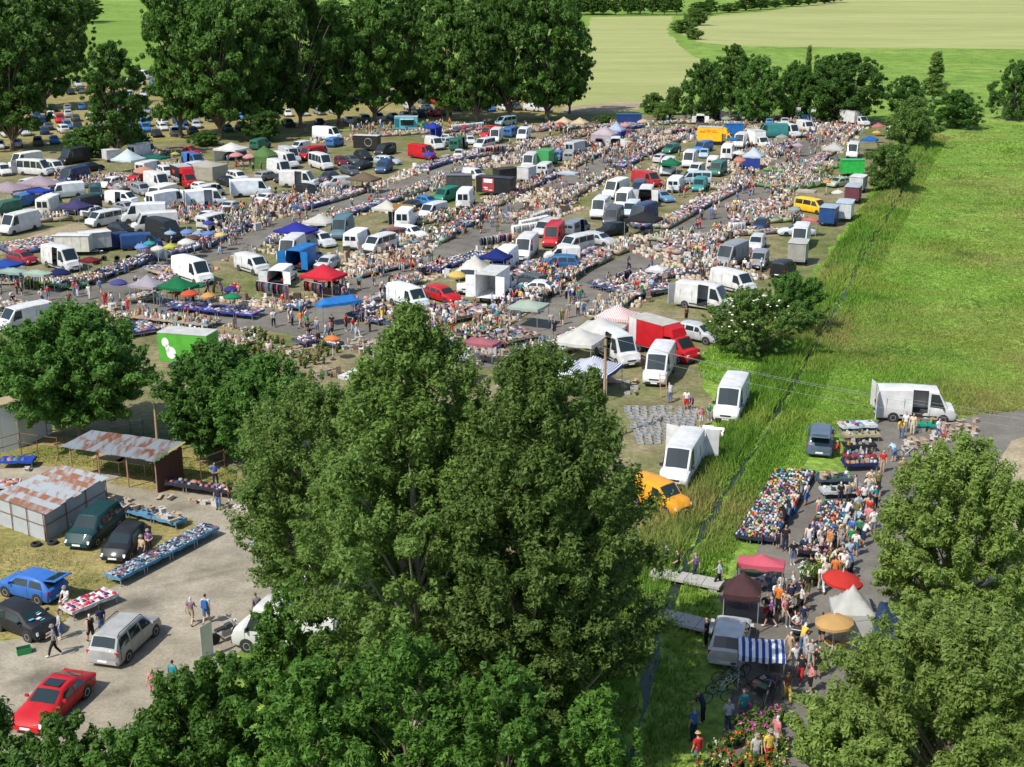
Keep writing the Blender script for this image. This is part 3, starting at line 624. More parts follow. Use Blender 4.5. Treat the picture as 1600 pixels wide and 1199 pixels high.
def vehicle_parts(kind, side_open, rear_open):
    key = (kind, side_open, rear_open)
    if key in VC: return VC[key]
    sp = SPEC[kind]; parts = []
    so = None
    if side_open: so = {'van': (-.35, .80), 'minibus': (-.35, .80), 'lowvan': (-.4, .62), 'transporter': (-.55, .45), 'minivan': (-.55, .45), 'smallvan': (-.9, -.05)}[kind]
    parts.append(('body', body_mesh(sp, so, rear_open).build('body', M['paint'], 38), (0, 0, 0)))
    for nm, q, mt in panes(sp, so, rear_open): parts.append((nm, pane(q, .012).build(nm, M[mt]), (0, 0, 0)))
    f, r_, w_ = sp['L'] / 2, -sp['L'] / 2, sp['W'] / 2; nz = sp['nose']
    hl = MB().add([(0, -.15, -.08), (0, .15, -.08), (-.10, .17, .09), (-.10, -.13, .10), (-.12, -.15, -.08), (-.12, .17, -.08)], [(0, 1, 2, 3), (4, 0, 3), (1, 5, 2)])
    hm = hl.build('headlight', M['lamp'])
    for s in (-1, 1): parts.append(('headlight', hm, (f - .03, s * (w_ * .70), nz + .02)))
    tm = MB().box((0, 0, 0), (.07, .26, .20)).build('tail_light', M['red'])
    for s in (-1, 1): parts.append(('tail_light', tm, (r_ + .055, s * (w_ * .80), sp['belt'] - .14)))
    parts.append(('front_bumper', MB().box((f - .06, 0, .40), (.18, w_ * 1.60, .20), taper=.92).build('bumper', M['black' if sp['van'] else 'paint'], 40), (0, 0, 0)))
    parts.append(('rear_bumper', MB().box((r_ + .05, 0, .42), (.16, w_ * 1.74, .18), taper=.94).build('bumper', M['black' if sp['van'] else 'paint'], 40), (0, 0, 0)))
    parts.append(('grille', MB().box((f - .005, 0, nz - .10), (.05, w_ * .80, .12)).build('grille', M['black']), (0, 0, 0)))
    pm = MB().box((0, 0, 0), (.02, .52, .11)).build('number_plate', M['plate'])
    parts.append(('number_plate', pm, (f + .035, 0, .42))); parts.append(('number_plate', pm, (r_ - .035, 0, .46)))
    mm = MB().box((0, 0, 0), (.10, .20, .22 if sp['van'] else .13), taper=.85).build('mirror', M['black' if sp['van'] else 'paint'], 40)
    xm = (sp['ws'][0] + sp['ws'][1]) / 2 + .1
    for s in (-1, 1): parts.append(('mirror', mm, (xm - .1, s * (w_ + .09), sp['belt'] + .10)))
    am = MB().lathe([(sp['wheel'] * 1.16, -.012), (sp['wheel'] * 1.16, .012)], 18, axis='y').build('wheel_arch', M['black'])
    for x in sp['wx']:
        for s in (-1, 1): parts.append(('wheel_arch', am, (x, s * (w_ * .995), sp['wheel'] * 1.05)))
    seam = MB()                                             # gaps between the doors
    xs = [sp['wins'][-1][1] + .02] + [a for a, b in sp['wins']]
    for x in xs:
        for s in (-1, 1): seam.box((x, s * (w_ - .005), (sp['belt'] + .36) / 2), (.018, .02, sp['belt'] - .42))
    if sp['van'] and not rear_open: seam.box((r_ - .002, 0, (sp['st'][1][3] + .5) / 2), (.02, .022, sp['st'][1][3] - .75))
    if sp['van']:
        for x in (sp['wx'][1] + .75, sp['wx'][1] - .55):
            for s in (-1, 1):
                if not (so and s < 0 and so[0] < x < so[1]): seam.box((x, s * (w_ - .008), sp['belt'] + .1), (.014, .02, sp['belt'] * .9))
        mo = MB()
        for s in (-1, 1): mo.box(((sp['wx'][0] + sp['wx'][1]) / 2, s * (w_ + .004), .58), (sp['wx'][0] - sp['wx'][1] - .95, .03, .13))
        parts.append(('side_moulding', mo.build('side_moulding', M['black']), (0, 0, 0)))
    parts.append(('door_gaps', seam.build('door_gaps', M['black']), (0, 0, 0)))
    VC[key] = parts; return parts
OBS = []                                                    # footprints already taken: centre, half length, half width, heading
MARKS = []                                                  # landmarks for labels: place, short phrase
def blocked(p, r=.2):
    for c, hl, hw, a in OBS:
        d = p - c
        if abs(d.x) > 12 or abs(d.y) > 12: continue
        x = d.x * math.cos(a) + d.y * math.sin(a); y = -d.x * math.sin(a) + d.y * math.cos(a)
        if abs(x) < hl + r and abs(y) < hw + r: return True
    return False
def heading(cx, cy, fx, fy):
    a, b = G(cx, cy), G(fx, fy); return math.atan2(b.y - a.y, b.x - a.x)
CATS = {'hatch': 'car', 'sedan': 'car', 'coupe': 'car', 'estate': 'car', 'mpv': 'car', 'suv': 'car'}
NAMES = {'hatch': 'hatchback_car', 'sedan': 'saloon_car', 'coupe': 'coupe_car', 'estate': 'estate_car', 'mpv': 'people_carrier', 'suv': 'suv_car', 'smallvan': 'small_van', 'transporter': 'panel_van', 'minivan': 'passenger_van', 'van': 'high_roof_van', 'minibus': 'minibus', 'lowvan': 'panel_van'}
def vehicle(kind, cx, cy, fx, fy, color, label, side=False, rear=False, tailgate=False, detail=True, scale=1.0, extra=None):
    p = G(cx, cy); a = heading(cx, cy, fx, fy); sp = SPEC[kind]
    e = empty(NAMES[kind], p, a); e.scale = (scale,) * 3
    tag(e, label, CATS.get(kind, 'van' if kind != 'minibus' else 'minibus'))
    near = ppm(cx, cy) > 13
    for nm, me, loc in vehicle_parts(kind, side, rear):
        if not near and nm in ('wheel_arch', 'mirror', 'door_gaps', 'grille', 'number_plate', 'side_moulding'): continue
        ob(nm, me, e, loc, color=color)
    ty, rm = wheel_mesh(sp['wheel'])
    for x in sp['wx']:
        for s in (-1, 1):
            wq = ob('wheel', ty, e, (x, s * (sp['W'] / 2 - .085), sp['wheel']))
            if near: ob('rim', rm, wq, (0, 0, 0))
    r_, w_ = -sp['L'] / 2, sp['W'] / 2
    if rear:                                                # two rear doors folded back
        hh = sp['st'][1][3] - .5
        for s in (-1, 1):
            d = ob('rear_door', DOORS(w_ * .95, hh), e, (r_ + .1, s * w_ * .94, .48), color=color)
            d.rotation_euler = (0, 0, R(180 - s * 75) if s > 0 else R(180 + 75))
        ob('load_floor', MB().box((r_ / 2 + .4, 0, .62), (sp['L'] * .52, w_ * 1.8, .05)).build('load_floor', M['black']), e)
    if tailgate:
        mb = MB().box((-.50, 0, 0), (1.0, w_ * 1.5, .05)).box((-.45, 0, .03), (.55, w_ * 1.2, .02), 1)
        t = ob('tailgate', mb.build('tailgate', [M['paint'], M['glass']]), e, (sp['rw'][1] - .05, 0, sp['H'] - .05), color=color); t.rotation_euler = (0, R(8), 0)
    if extra == 'sunroof': ob('sunroof', MB().box((-.18, 0, sp['H'] + .012), (.62, .86, .02)).build('sunroof', M['glass']), e)
    if extra == 'rails':
        for s in (-1, 1): ob('roof_rail', MB().tube([(-1.75, s * .66, 1.66), (-1.6, s * .66, 1.76), (.4, s * .66, 1.77), (.6, s * .66, 1.68)], .025, 5).build('roof_rail', M['black']), e)
    if extra == 'bonnet':
        for i in range(7): ob('paper_sheet', MB().box((0, 0, 0), (.2, .28, .006)).build('paper_sheet', M['plastic']), e, (.75 + .13 * i, rnd.uniform(-.4, .4), 1.17 - .055 * i), rnd.uniform(-.4, .4), rnd.choice([(.5, .6, .5), (.1, .35, .6), (.6, .6, .6)]))
    if extra == 'visor': ob('sun_shade', MB().box((0, 0, 0), (.55, 1.15, .01)).build('sun_shade', M['steel']), e, (1.0, 0, 1.42), rot=(0, R(44), 0))
    OBS.append((p, sp['L'] / 2 * scale, sp['W'] / 2 * scale, a)); MARKS.append((p, label)); return e
DM = {}
def DOORS(w_, h_):
    k = (round(w_, 2), round(h_, 2))
    if k not in DM: DM[k] = MB().box((w_ / 2, 0, h_ / 2), (w_, .05, h_)).box((w_ / 2, .03, h_ * .72), (w_ * .6, .02, h_ * .3)).build('rear_door', M['paint'], 40)
    return DM[k]
def text_mesh(s, size, mat, shear=0, ext=.006):
    cu = bpy.data.curves.new('lettering', 'FONT'); cu.body = s; cu.size = size; cu.shear = shear; cu.extrude = ext; cu.align_x = 'CENTER'; cu.align_y = 'CENTER'; cu.resolution_u = 2
    o = bpy.data.objects.new('lettering', cu); col.objects.link(o)
    me = bpy.data.meshes.new_from_object(o.evaluated_get(bpy.context.evaluated_depsgraph_get())); bpy.data.objects.remove(o); bpy.data.curves.remove(cu)
    me.materials.clear(); me.materials.append(mat); return me
def truck(cx, cy, fx, fy, cabcol, boxcol, label, Lb=4.4, Hb=2.4, Wb=2.15, roofcol=None, rear=False, luton=False, scale=1.0, cat='truck'):
    p = G(cx, cy); a = heading(cx, cy, fx, fy); e = empty('box_truck', p, a); e.scale = (scale,) * 3; tag(e, label, cat)
    sp = SPEC['van']; st = [s_ for s_ in sp['st'] if s_[0] > 1.2]
    low = lambda s_: (s_[0], s_[1], s_[2], min(s_[3], 2.15), s_[4], s_[5])
    st = [(.95, .3, 1.25, 2.15, 1.0, .9)] + [low(s_) for s_ in st]
    shift = Lb / 2 - .55
    rg = [ring(s_) for s_ in st]; n = len(rg[0]); mb = MB()
    fs = [(i * n + j, i * n + (j + 1) % n, (i + 1) * n + (j + 1) % n, (i + 1) * n + j) for i in range(len(rg) - 1) for j in range(n)]
    fs += [tuple(range(n))[::-1], tuple((len(rg) - 1) * n + j for j in range(n))]
    mb.add([q for r_ in rg for q in r_], fs)
    ob('cab', mb.build('cab', M['paint'], 38), e, (shift, 0, 0), color=cabcol)
    s2 = dict(sp, st=st, wins=((1.15, 2.05),))
    for nm, q, mt in panes(s2, None, True): ob(nm, pane(q, .012).build(nm, M[mt]), e, (shift, 0, 0))
    x0, x1, z0, z1, y = -Lb / 2 - .35, Lb / 2 - .35, .75, .75 + Hb, Wb / 2
    bx = MB(); V = [(x0, -y, z0), (x1, -y, z0), (x1, y, z0), (x0, y, z0), (x0, -y, z1), (x1, -y, z1), (x1, y, z1), (x0, y, z1)]
    F_ = [(3, 2, 1, 0), (0, 1, 5, 4), (1, 2, 6, 5), (2, 3, 7, 6)] + ([] if rear else [(3, 0, 4, 7)])
    bx.add(V, F_); ob('box_body', bx.build('box_body', M['paint']), e, color=boxcol)
    ob('box_roof', MB().box(((x0 + x1) / 2, 0, z1 + .03), (Lb + .06, Wb + .06, .06)).build('box_roof', M['paint']), e, color=roofcol or (.55, .54, .5))
    if luton: ob('wind_deflector', MB().add([(x1, -y * .95, 2.15), (x1, y * .95, 2.15), (x1 + 1.05, y * .8, 2.17), (x1 + 1.05, -y * .8, 2.17), (x1, -y * .95, z1), (x1, y * .95, z1), (x1 + .75, y * .75, z1 - .25), (x1 + .75, -y * .75, z1 - .25)], [(0, 1, 2, 3), (4, 7, 6, 5), (3, 2, 6, 7), (0, 3, 7, 4), (1, 5, 6, 2)]).build('wind_deflector', M['paint'], 40), e, color=cabcol)
    ob('chassis', MB().box((0, 0, .6), (Lb + 1.0, .8, .16)).build('chassis', M['black']), e)
    hm = MB().box((0, 0, 0), (.08, .30, .18)).build('headlight', M['lamp'])
    for s in (-1, 1): ob('headlight', hm, e, (shift + 2.90, s * .68, .84))
    ob('front_bumper', MB().box((shift + 2.92, 0, .42), (.16, 1.7, .24), taper=.9).build('bumper', M['black']), e)
    ty, rm = wheel_mesh(.36)
    for x in (shift + 1.98, -Lb * .28):
        for s in (-1, 1): wq = ob('wheel', ty, e, (x, s * .93, .36)); ob('rim', rm, wq)
    if rear:
        for s in (-1, 1):
            d = ob('rear_door', DOORS(y * .95, Hb - .1), e, (x0, s * y, z0 + .05), color=boxcol); d.rotation_euler = (0, 0, R(180 - s * 80) if s > 0 else R(180 + 80))
    OBS.append((p, (Lb + 2) / 2 * scale, 1.1 * scale, a)); MARKS.append((p, label)); return e, (x0, x1, z0, z1, y)
def trailer(cx, cy, fx, fy, colr, label, Lb=3.6, Hb=1.9, Wb=2.0, roofcol=None, roofh=0.0):
    p = G(cx, cy); a = heading(cx, cy, fx, fy); e = empty('box_trailer', p, a); tag(e, label, 'trailer')
    x, y, z0, z1 = Lb / 2, Wb / 2, .55, .55 + Hb
    mb = MB(); k = .10
    mb.add([(-x, -y, z0), (x, -y, z0), (x, y, z0), (-x, y, z0), (-x, -y, z1), (x, -y, z1), (x, y, z1), (-x, y, z1)], [(3, 2, 1, 0), (0, 1, 5, 4), (1, 2, 6, 5), (2, 3, 7, 6), (3, 0, 4, 7)])
    for i in range(1, 4): 
        for s in (-1, 1): mb.box((-x + Lb * i / 4, s * (y + .01), (z0 + z1) / 2), (.04, .03, Hb - .1))
    ob('box_body', mb.build('box_body', M['paint']), e, color=colr)
    rf = MB().add([(-x - k, -y - k, z1), (x + k, -y - k, z1), (x + k, y + k, z1), (-x - k, y + k, z1), (-x, 0, z1 + .08 + roofh), (x, 0, z1 + .08 + roofh)], [(0, 1, 5, 4), (2, 3, 4, 5), (1, 2, 5), (3, 0, 4), (3, 2, 1, 0)])
    ob('roof', rf.build('roof', M['paint']), e, color=roofcol or (.6, .6, .58))
    ob('tail_gate', MB().box((-x - .02, 0, (z0 + z1) / 2), (.04, Wb * .86, Hb * .86)).build('tail_gate', M['paint']), e, color=[c * .85 for c in colr])
    ob('drawbar', MB().tube([(x, .5, .5), (x + 1.0, 0, .45), (x, -.5, .5)], .04).tube([(x + .9, 0, .45), (x + 1.3, 0, .45)], .05).tube([(x + 1.0, .06, .45), (x + 1.0, .06, .02)], .03).build('drawbar', M['metal']), e)
    ty, rm = wheel_mesh(.30)
    for s in (-1, 1): wq = ob('wheel', ty, e, (-.2, s * (y + .02), .30)); ob('rim', rm, wq)
    OBS.append((p, Lb / 2, Wb / 2, a)); MARKS.append((p, label)); return e

WH, CR, SI, GY, DG, BK = (.60, .60, .59), (.72, .70, .62), (.45, .47, .49), (.24, .25, .27), (.07, .08, .09), (.018, .019, .022)
RD, BL, DB, GN, TL, YL, OR, MR = (.46, .012, .018), (.03, .14, .48), (.018, .035, .10), (.02, .20, .10), (.02, .23, .21), (.85, .46, .02), (.75, .26, .03), (.13, .02, .03)
PB, SB = (.30, .42, .58), (.10, .22, .42)
CARS = [
 # lower left yard
 ('coupe', 86, 1110, 50, 1143, RD, 'glossy red coupe with black sunroof on the gravel', dict(extra='sunroof')),
 ('mpv', 198, 1012, 228, 984, (.36, .36, .35), 'silver people carrier with roof rails driving across the gravel', dict(extra='rails')),
 ('hatch', 40, 985, 72, 997, BK, 'black hatchback with papers on its bonnet beside the green box', dict(extra='bonnet')),
 ('mpv', 150, 838, 113, 868, (.010, .045, .048), 'dark green people carrier in front of the tarpaulin shed'),
 ('hatch', 198, 862, 168, 892, BK, 'black hatchback beside the blue shoe table'),
 # ditch row
 ('van', 1066, 742, 1046, 775, WH, 'white high-roof van above the yellow van, one rear door open', dict(rear=True)),
 ('van', 1142, 645, 1124, 682, WH, 'white high-roof van beside the two framed pictures on the grass'),
 ('van', 1030, 590, 1014, 620, WH, 'white high-roof van standing over the grey crates'),
 ('smallvan', 1030, 792, 1065, 806, (.72, .32, .02), 'yellow van half hidden by poplar leaves'),
 ('van', 962, 562, 990, 578, WH, 'white van with open side door in front of the red box truck', dict(side=True)),
 ('van', 1100, 482, 1140, 488, WH, 'white high-roof van with sliding door open by the elder bush', dict(side=True, rear=True)),
 ('lowvan', 1145, 455, 1180, 464, WH, 'white van parked behind the open side-door van'),
 ('suv', 1090, 532, 1110, 536, SI, 'silver car behind the red box truck'),
 # right stalls
 ('van', 1428, 655, 1490, 658, WH, 'white van with open side and rear doors beyond the bicycles', dict(side=True, rear=True)),
 ('mpv', 1281, 700, 1284, 672, (.10, .14, .20), 'grey blue people carrier with its tailgate up', dict(tailgate=True)),
 ('suv', 1140, 1015, 1152, 968, WH, 'white hatchback beside the blue and white striped gazebo'),
 ('minivan', 1392, 1010, 1398, 980, DB, 'dark blue van behind the beige parasol'),
 # main lane, both sides
 ('estate', 828, 447, 800, 440, DG, 'dark estate car behind the white saloon'),
 ('sedan', 838, 458, 810, 456, WH, 'white saloon beside the box truck with its ramp open'),
 ('van', 735, 452, 722, 470, WH, 'white van with ladder rack beside the red estate car'),
 ('estate', 692, 470, 725, 480, RD, 'red estate car beside the white ladder-rack van'),
 ('lowvan', 638, 480, 672, 492, (.66, .70, .72), 'pale van half hidden by the top of the tallest poplar'),
 ('van', 822, 402, 805, 420, WH, 'long white van behind the red van'),
 ('van', 788, 424, 770, 440, (.74, .76, .78), 'white van behind the crumpled white tent'),
 ('van', 865, 382, 850, 400, RD, 'red high-roof van beside the white small van'),
 ('minivan', 900, 366, 915, 360, (.20, .24, .27), 'grey van between the red van and the silver estate', dict(side=True)),
 ('minivan', 900, 392, 875, 398, (.55, .56, .54), 'silver van with open tailgate behind the red van', dict(side=True)),
 ('smallvan', 878, 408, 850, 408, WH, 'white small van behind the blue hatchback'),
 ('mpv', 874, 421, 848, 420, (.02, .11, .28), 'blue people carrier parked on the grass by the lane'),
 ('estate', 935, 382, 960, 386, SI, 'silver estate car beside the black gazebo'),
 ('suv', 955, 368, 930, 372, BK, 'black car behind the silver estate'),
 ('van', 938, 338, 922, 354, WH, 'white van beside the low dark van'),
 ('lowvan', 958, 350, 945, 362, DG, 'low dark van beside the black gazebo'),
 ('van', 974, 326, 962, 338, (.78, .74, .74), 'white van with reddish windscreen'),
 ('minivan', 986, 337, 975, 348, (.52, .60, .62), 'pale blue van behind the black gazebo'),
 ('van', 1010, 318, 1016, 306, WH, 'white van with its rear doors wide open to the black gazebo', dict(rear=True)),
 ('sedan', 1034, 314, 1048, 318, (.12, .25, .38), 'blue saloon behind the open white van'),
 ('lowvan', 1010, 290, 1030, 294, (.38, .03, .03), 'dark red van with white things on its roof'),
 ('transporter', 998, 303, 990, 316, (.03, .06, .12), 'dark blue van with a black roof'),
 ('van', 1043, 272, 1032, 284, WH, 'white van second from the green gazebo'),
 ('van', 1077, 260, 1066, 272, WH, 'white van next to the green gazebo'),
 ('lowvan', 1056, 298, 1070, 286, (.72, .76, .79), 'white van with its back to the teal van'),
 ('minivan', 1086, 287, 1066, 287, (.40, .50, .58), 'silver blue van behind the teal van'),
 ('transporter', 1093, 298, 1084, 310, TL, 'small teal van on the grass beside the main lane'),
 ('hatch', 1100, 246, 1094, 256, PB, 'pale blue car behind the white van row'),
 ('transporter', 1114, 262, 1122, 250, (.70, .68, .64), 'pale van with two dark rear windows'),
 ('van', 1137, 248, 1146, 236, (.78, .79, .80), 'white van standing next to the white and blue gazebo'),
 ('van', 1157, 230, 1146, 238, WH, 'white van between the yellow truck and the white box'),
 ('van', 1205, 215, 1172, 215, (.03, .19, .19), 'long teal van parked across the lane', dict(scale=1.05)),
 ('van', 1232, 214, 1256, 219, WH, 'long white van behind the teal van'),
 ('van', 1118, 186, 1119, 178, WH, 'white van with open rear doors under the dark trees', dict(rear=True)),
 ('transporter', 1094, 193, 1094, 186, (.7, .72, .7), 'pale van with its tailgate open at the end of the market', dict(rear=True)),
 ('hatch', 1202, 196, 1202, 190, (.10, .22, .45), 'blue car with a red box on its roof'),
 ('sedan', 1226, 195, 1226, 202, SI, 'small silver car facing the market under the dark trees'),
 ('lowvan', 1258, 206, 1272, 210, WH, 'white pickup in front of the truck with blue barrels'),
 ('minibus', 1332, 246, 1326, 258, WH, 'white camper van beside the grey white gazebo'),
 ('lowvan', 1393, 216, 1388, 224, WH, 'white van by the round meadow bush'),
 ('hatch', 1310, 292, 1296, 294, (.32, .38, .28), 'pale green car in front of the small trailers'),
 ('minivan', 1268, 332, 1285, 335, YL, 'small yellow van in front of the blue trailer'),
 ('sedan', 1244, 368, 1220, 368, (.55, .58, .6), 'silver saloon behind the white facing van'),
 ('van', 1250, 385, 1243, 400, WH, 'white van facing the lane beside the canvas trailer'),
 # between the middle lane and the main lane, further back
 ('van', 775, 222, 764, 232, WH, 'white van at the back facing the lane'),
 ('lowvan', 818, 218, 806, 227, (.7, .74, .76), 'pale van at the back beside the facing white van'),
 ('hatch', 936, 228, 938, 220, DG, 'dark car with its boot open beside the lavender tent', dict(tailgate=True)),
 ('transporter', 962, 230, 964, 222, (.6, .62, .6), 'pale van with rear doors open beside the dark open car', dict(rear=True)),
 ('hatch', 986, 214, 1000, 216, (.14, .05, .10), 'plum coloured car behind the open vans'),
 ('van', 828, 264, 816, 274, WH, 'white van in front of the bright green truck'),
 ('minivan', 852, 272, 862, 266, (.6, .62, .62), 'pale passenger van beside the bright green truck'),
 ('suv', 872, 250, 880, 245, SB, 'blue grey car behind the bright green truck'),
 ('minivan', 890, 252, 896, 244, (.33, .36, .35), 'grey van with side door open amid the crowd', dict(side=True)),
 ('smallvan', 742, 281, 765, 285, WH, 'white small van behind the black show trailer'),
 ('transporter', 697, 314, 684, 318, (.01, .20, .12), 'green van beside the white van with a green window'),
 ('van', 728, 322, 738, 310, (.74, .75, .76), 'white van with one green rear window'),
 ('hatch', 668, 322, 690, 326, (.03, .17, .42), 'bright blue hatchback behind the long tunnel tent'),
 ('van', 636, 354, 650, 342, (.80, .82, .84), 'white van with its back to the long tunnel tent'),
 ('van', 535, 370, 518, 386, (.09, .17, .21), 'steel blue van beside the white gazebo'),
 ('mpv', 502, 384, 522, 390, (.55, .57, .58), 'silver people carrier behind the tall white van'),
 ('estate', 470, 372, 450, 376, (.6, .62, .64), 'silver estate under the royal blue gazebo'),
 ('van', 456, 404, 434, 420, WH, 'tall white van beside the bright blue van'),
 ('van', 477, 418, 498, 408, (.012, .15, .42), 'bright blue van with open rear doors', dict(rear=True)),
 ('lowvan', 560, 386, 578, 376, (.80, .80, .80), 'white van with dark rear windows beside the cardboard stalls'),
 ('estate', 608, 375, 590, 377, (.20, .07, .05), 'brown estate car beside the white suv'),
 ('suv', 643, 373, 660, 376, (.74, .75, .76), 'white suv beside the brown estate'),
 ('transporter', 442, 442, 456, 432, (.78, .79, .78), 'white van with rear doors open beside the red gazebo', dict(rear=True)),
 ('transporter', 395, 425, 424, 434, WH, 'white van with a cardboard sheet leaning on its side'),
 # left field
 ('van', 302, 440, 338, 452, (.78, .78, .75), 'white van behind the green gazebo'),
 ('van', 98, 420, 132, 430, WH, 'white van beside the tyre seller', dict(side=True)),
 ('van', 242, 362, 216, 364, WH, 'white van with open side behind the cluster of parasols', dict(side=True)),
 ('van', 226, 347, 198, 348, (.62, .64, .66), 'silver high-roof van behind the open white van'),
 ('minivan', 163, 352, 142, 356, WH, 'white passenger van with dark windows facing the dirt lane'),
 ('hatch', 190, 366, 212, 370, BK, 'black car between the white passenger van and the parasols'),
 ('van', 262, 326, 285, 322, (.82, .84, .86), 'white van behind the silver high-roof van'),
 ('van', 322, 324, 350, 322, (.76, .80, .84), 'white van with rear doors open beside the brown heaps', dict(rear=True, side=True)),
 ('transporter', 192, 320, 215, 322, (.76, .78, .80), 'white van with side door open beside the dark people carrier', dict(side=True)),
 ('mpv', 222, 304, 240, 310, GY, 'dark grey people carrier in front of the white van by the red truck'),
 ('van', 247, 296, 274, 304, WH, 'white van beside the red truck with the black box'),
 ('lowvan', 103, 309, 74, 312, (.74, .78, .80), 'white van facing the lavender tents'),
 ('van', 80, 334, 104, 322, (.72, .71, .64), 'cream van with its back to the purple gazebo'),
 ('transporter', 150, 310, 150, 324, (.03, .09, .10), 'dark teal van beside the white facing van'),
 ('minibus', 56, 274, 92, 276, WH, 'white minibus with planks leaning on its side', dict(rear=True)),
 ('hatch', 300, 243, 318, 246, RD, 'red car behind the beige tarpaulin tent'),
 ('hatch', 315, 300, 330, 304, WH, 'white hatchback beside the red truck'),
 ('sedan', 343, 276, 356, 281, GY, 'grey saloon below the beige tarpaulin tent'),
 ('sedan', 356, 290, 370, 294, BK, 'black saloon beside the white people carrier'),
 ('mpv', 372, 284, 388, 288, WH, 'white people carrier beside the brown rear-lit car'),
 ('estate', 418, 281, 428, 279, (.3, .3, .28), 'bronze grey estate beside the row of white vans'),
 ('van', 394, 307, 420, 306, (.70, .74, .80), 'white van with dark blue cab and rear doors open', dict(rear=True)),
 ('van', 446, 262, 470, 267, WH, 'white van at the head of the row of three'),
 ('van', 438, 275, 462, 282, WH, 'white van in the middle of the row of three'),
 ('minibus', 502, 264, 526, 271, WH, 'white minibus at the end of the row of white vans'),
 ('van', 468, 293, 492, 294, WH, 'white van with wide open side door in the centre field', dict(side=True)),
 ('hatch', 533, 258, 543, 264, MR, 'dark red car beside the white minibus'),
 ('sedan', 550, 256, 564, 260, DG, 'dark saloon between the dark red car and the black suv'),
 ('suv', 568, 250, 582, 254, BK, 'black suv below the dark food trailer'),
 ('minivan', 602, 242, 590, 245, BK, 'black van behind the dark blue van'),
 ('estate', 547, 273, 560, 277, DG, 'dark estate beside the brown gazebo'),
 ('hatch', 513, 283, 505, 285, (.05, .05, .08), 'black hatchback behind the silver small van'),
 ('smallvan', 526, 294, 508, 295, SI, 'silver small van with its door open', dict(side=True)),
 ('transporter', 600, 269, 590, 275, (.03, .08, .18), 'dark blue van beside the brown gazebo'),
 ('estate', 606, 257, 622, 258, (.42, .48, .52), 'silver blue estate between the dark vans'),
 ('van', 660, 248, 674, 250, RD, 'red van with a blue parasol beside it', dict(scale=.95)),
 ('lowvan', 679, 233, 694, 238, WH, 'white van beside the red van'),
 ('mpv', 703, 228, 716, 226, (.4, .46, .48), 'silver grey people carrier beside the white van at the back'),
 ('hatch', 735, 225, 738, 230, (.5, .52, .54), 'silver car with its bonnet up at the back', dict(tailgate=True)),
 ('hatch', 717, 247, 713, 252, (.5, .5, .5), 'silver car with an orange sunshade'),
 ('van', 512, 219, 540, 221, (.72, .76, .78), 'long white van under the trees behind the crowd'),
 ('minivan', 790, 196, 775, 198, (.30, .42, .46), 'blue grey van under the trees at the back'),
 ('hatch', 36, 412, 52, 415, (.28, .02, .03), 'red car behind the blue tarpaulin'),
 ('transporter', 184, 388, 198, 386, DB, 'dark blue van next to the grey trailer'),
 ('transporter', 222, 389, 238, 388, (.02, .06, .18), 'navy van behind the pastel parasols'),
]
for c in CARS:
    vehicle(*c[:7], **(c[7] if len(c) > 7 else {}))
vehicle('hatch', 52, 930, 20, 922, (.035, .14, .46), 'bright blue small hatchback with its tailgate open', tailgate=True)
vehicle('van', 455, 1015, 395, 1005, WH, 'white van half hidden by the young maple')
vehicle('lowvan', 40, 512, 5, 520, WH, 'white van behind the large ash at the edge of the front lane')
vehicle('van', 560, 930, 610, 925, WH, 'white van behind the trunk of the tallest poplar')
# trucks and trailers
redt, bb = truck(1025, 552, 1085, 570, RD, RD, 'red box truck beside the elder bush', Lb=4.3, Hb=2.3, luton=True, roofcol=(.45, .42, .36))
ob('box_panel', MB().box((bb[0] + .55, -bb[4] - .012, 1.95), (.9, .02, 2.2)).build('box_panel', M['paint']), redt, color=WH)
blk, bb = truck(286, 290, 312, 300, RD, BK, 'red truck with a black box and a red emblem', Lb=4.0, Hb=2.3, luton=True, roofcol=(.45, .45, .42))
em = MB()
for (a, b, c, d, m_) in ((.0, 2.35, 1.2, .10, 0), (.15, 2.2, 1.1, .14, 0), (.05, 2.02, .8, .14, 0), (.25, 1.9, .4, .10, 0)): em.box((a - .8, -bb[4] - .012, b), (c, .02, d))
ob('emblem', em.build('emblem', simple('emblem_red', (.55, .05, .02), .5)), blk)
st_ = MB()
for z in (1.35, 1.15, .95): st_.box((-.35, -bb[4] - .012, z), (3.7, .02, .05))
for x in (-1.4, -.6, .3): st_.box((x, -bb[4] - .014, 1.25), (.25, .02, .18))
ob('stripes', st_.build('stripes', M['steel']), blk)
dhl, bb = truck(1112, 226, 1140, 227, YL, YL, 'yellow box truck with red lettering', Lb=4.6, Hb=2.5, luton=True, roofcol=(.5, .5, .48))
o = ob('lettering', text_mesh('DHL', 1.0, simple('lettering_red', (.55, .05, .01), .5), .35), dhl, (-.35, -bb[4] - .012, 2.55)); o.rotation_euler = (R(90), 0, 0); o.scale = (1.35, .8, 1)
ob('stripe', MB().box((-1.9, -bb[4] - .012, 2.4), (.8, .02, .05)).box((1.1, -bb[4] - .012, 2.4), (.6, .02, .05)).box((-1.9, -bb[4] - .012, 2.52), (.7, .02, .05)).build('stripe', simple('stripe_red', (.55, .05, .01), .5)), dhl)
rm_ = (R(90), 0, 0)
gt, bb = truck(303, 575, 340, 578, (.10, .36, .04), (.10, .40, .045), 'bright green truck with a white picture on its side, behind the ash', Lb=4.6, Hb=2.5, roofcol=(.5, .5, .46))
an = MB()
for (x, z, rx_, rz_) in ((-1.45, 1.55, .46, .55), (-1.95, 2.45, .34, .42), (-1.75, 1.95, .22, .35)):
    an.add([(x + rx_ * math.cos(t * .5236), -bb[4] - .014, z + rz_ * math.sin(t * .5236)) for t in range(12)], [tuple(range(12))])
ob('picture', an.build('picture', M['steel']), gt)
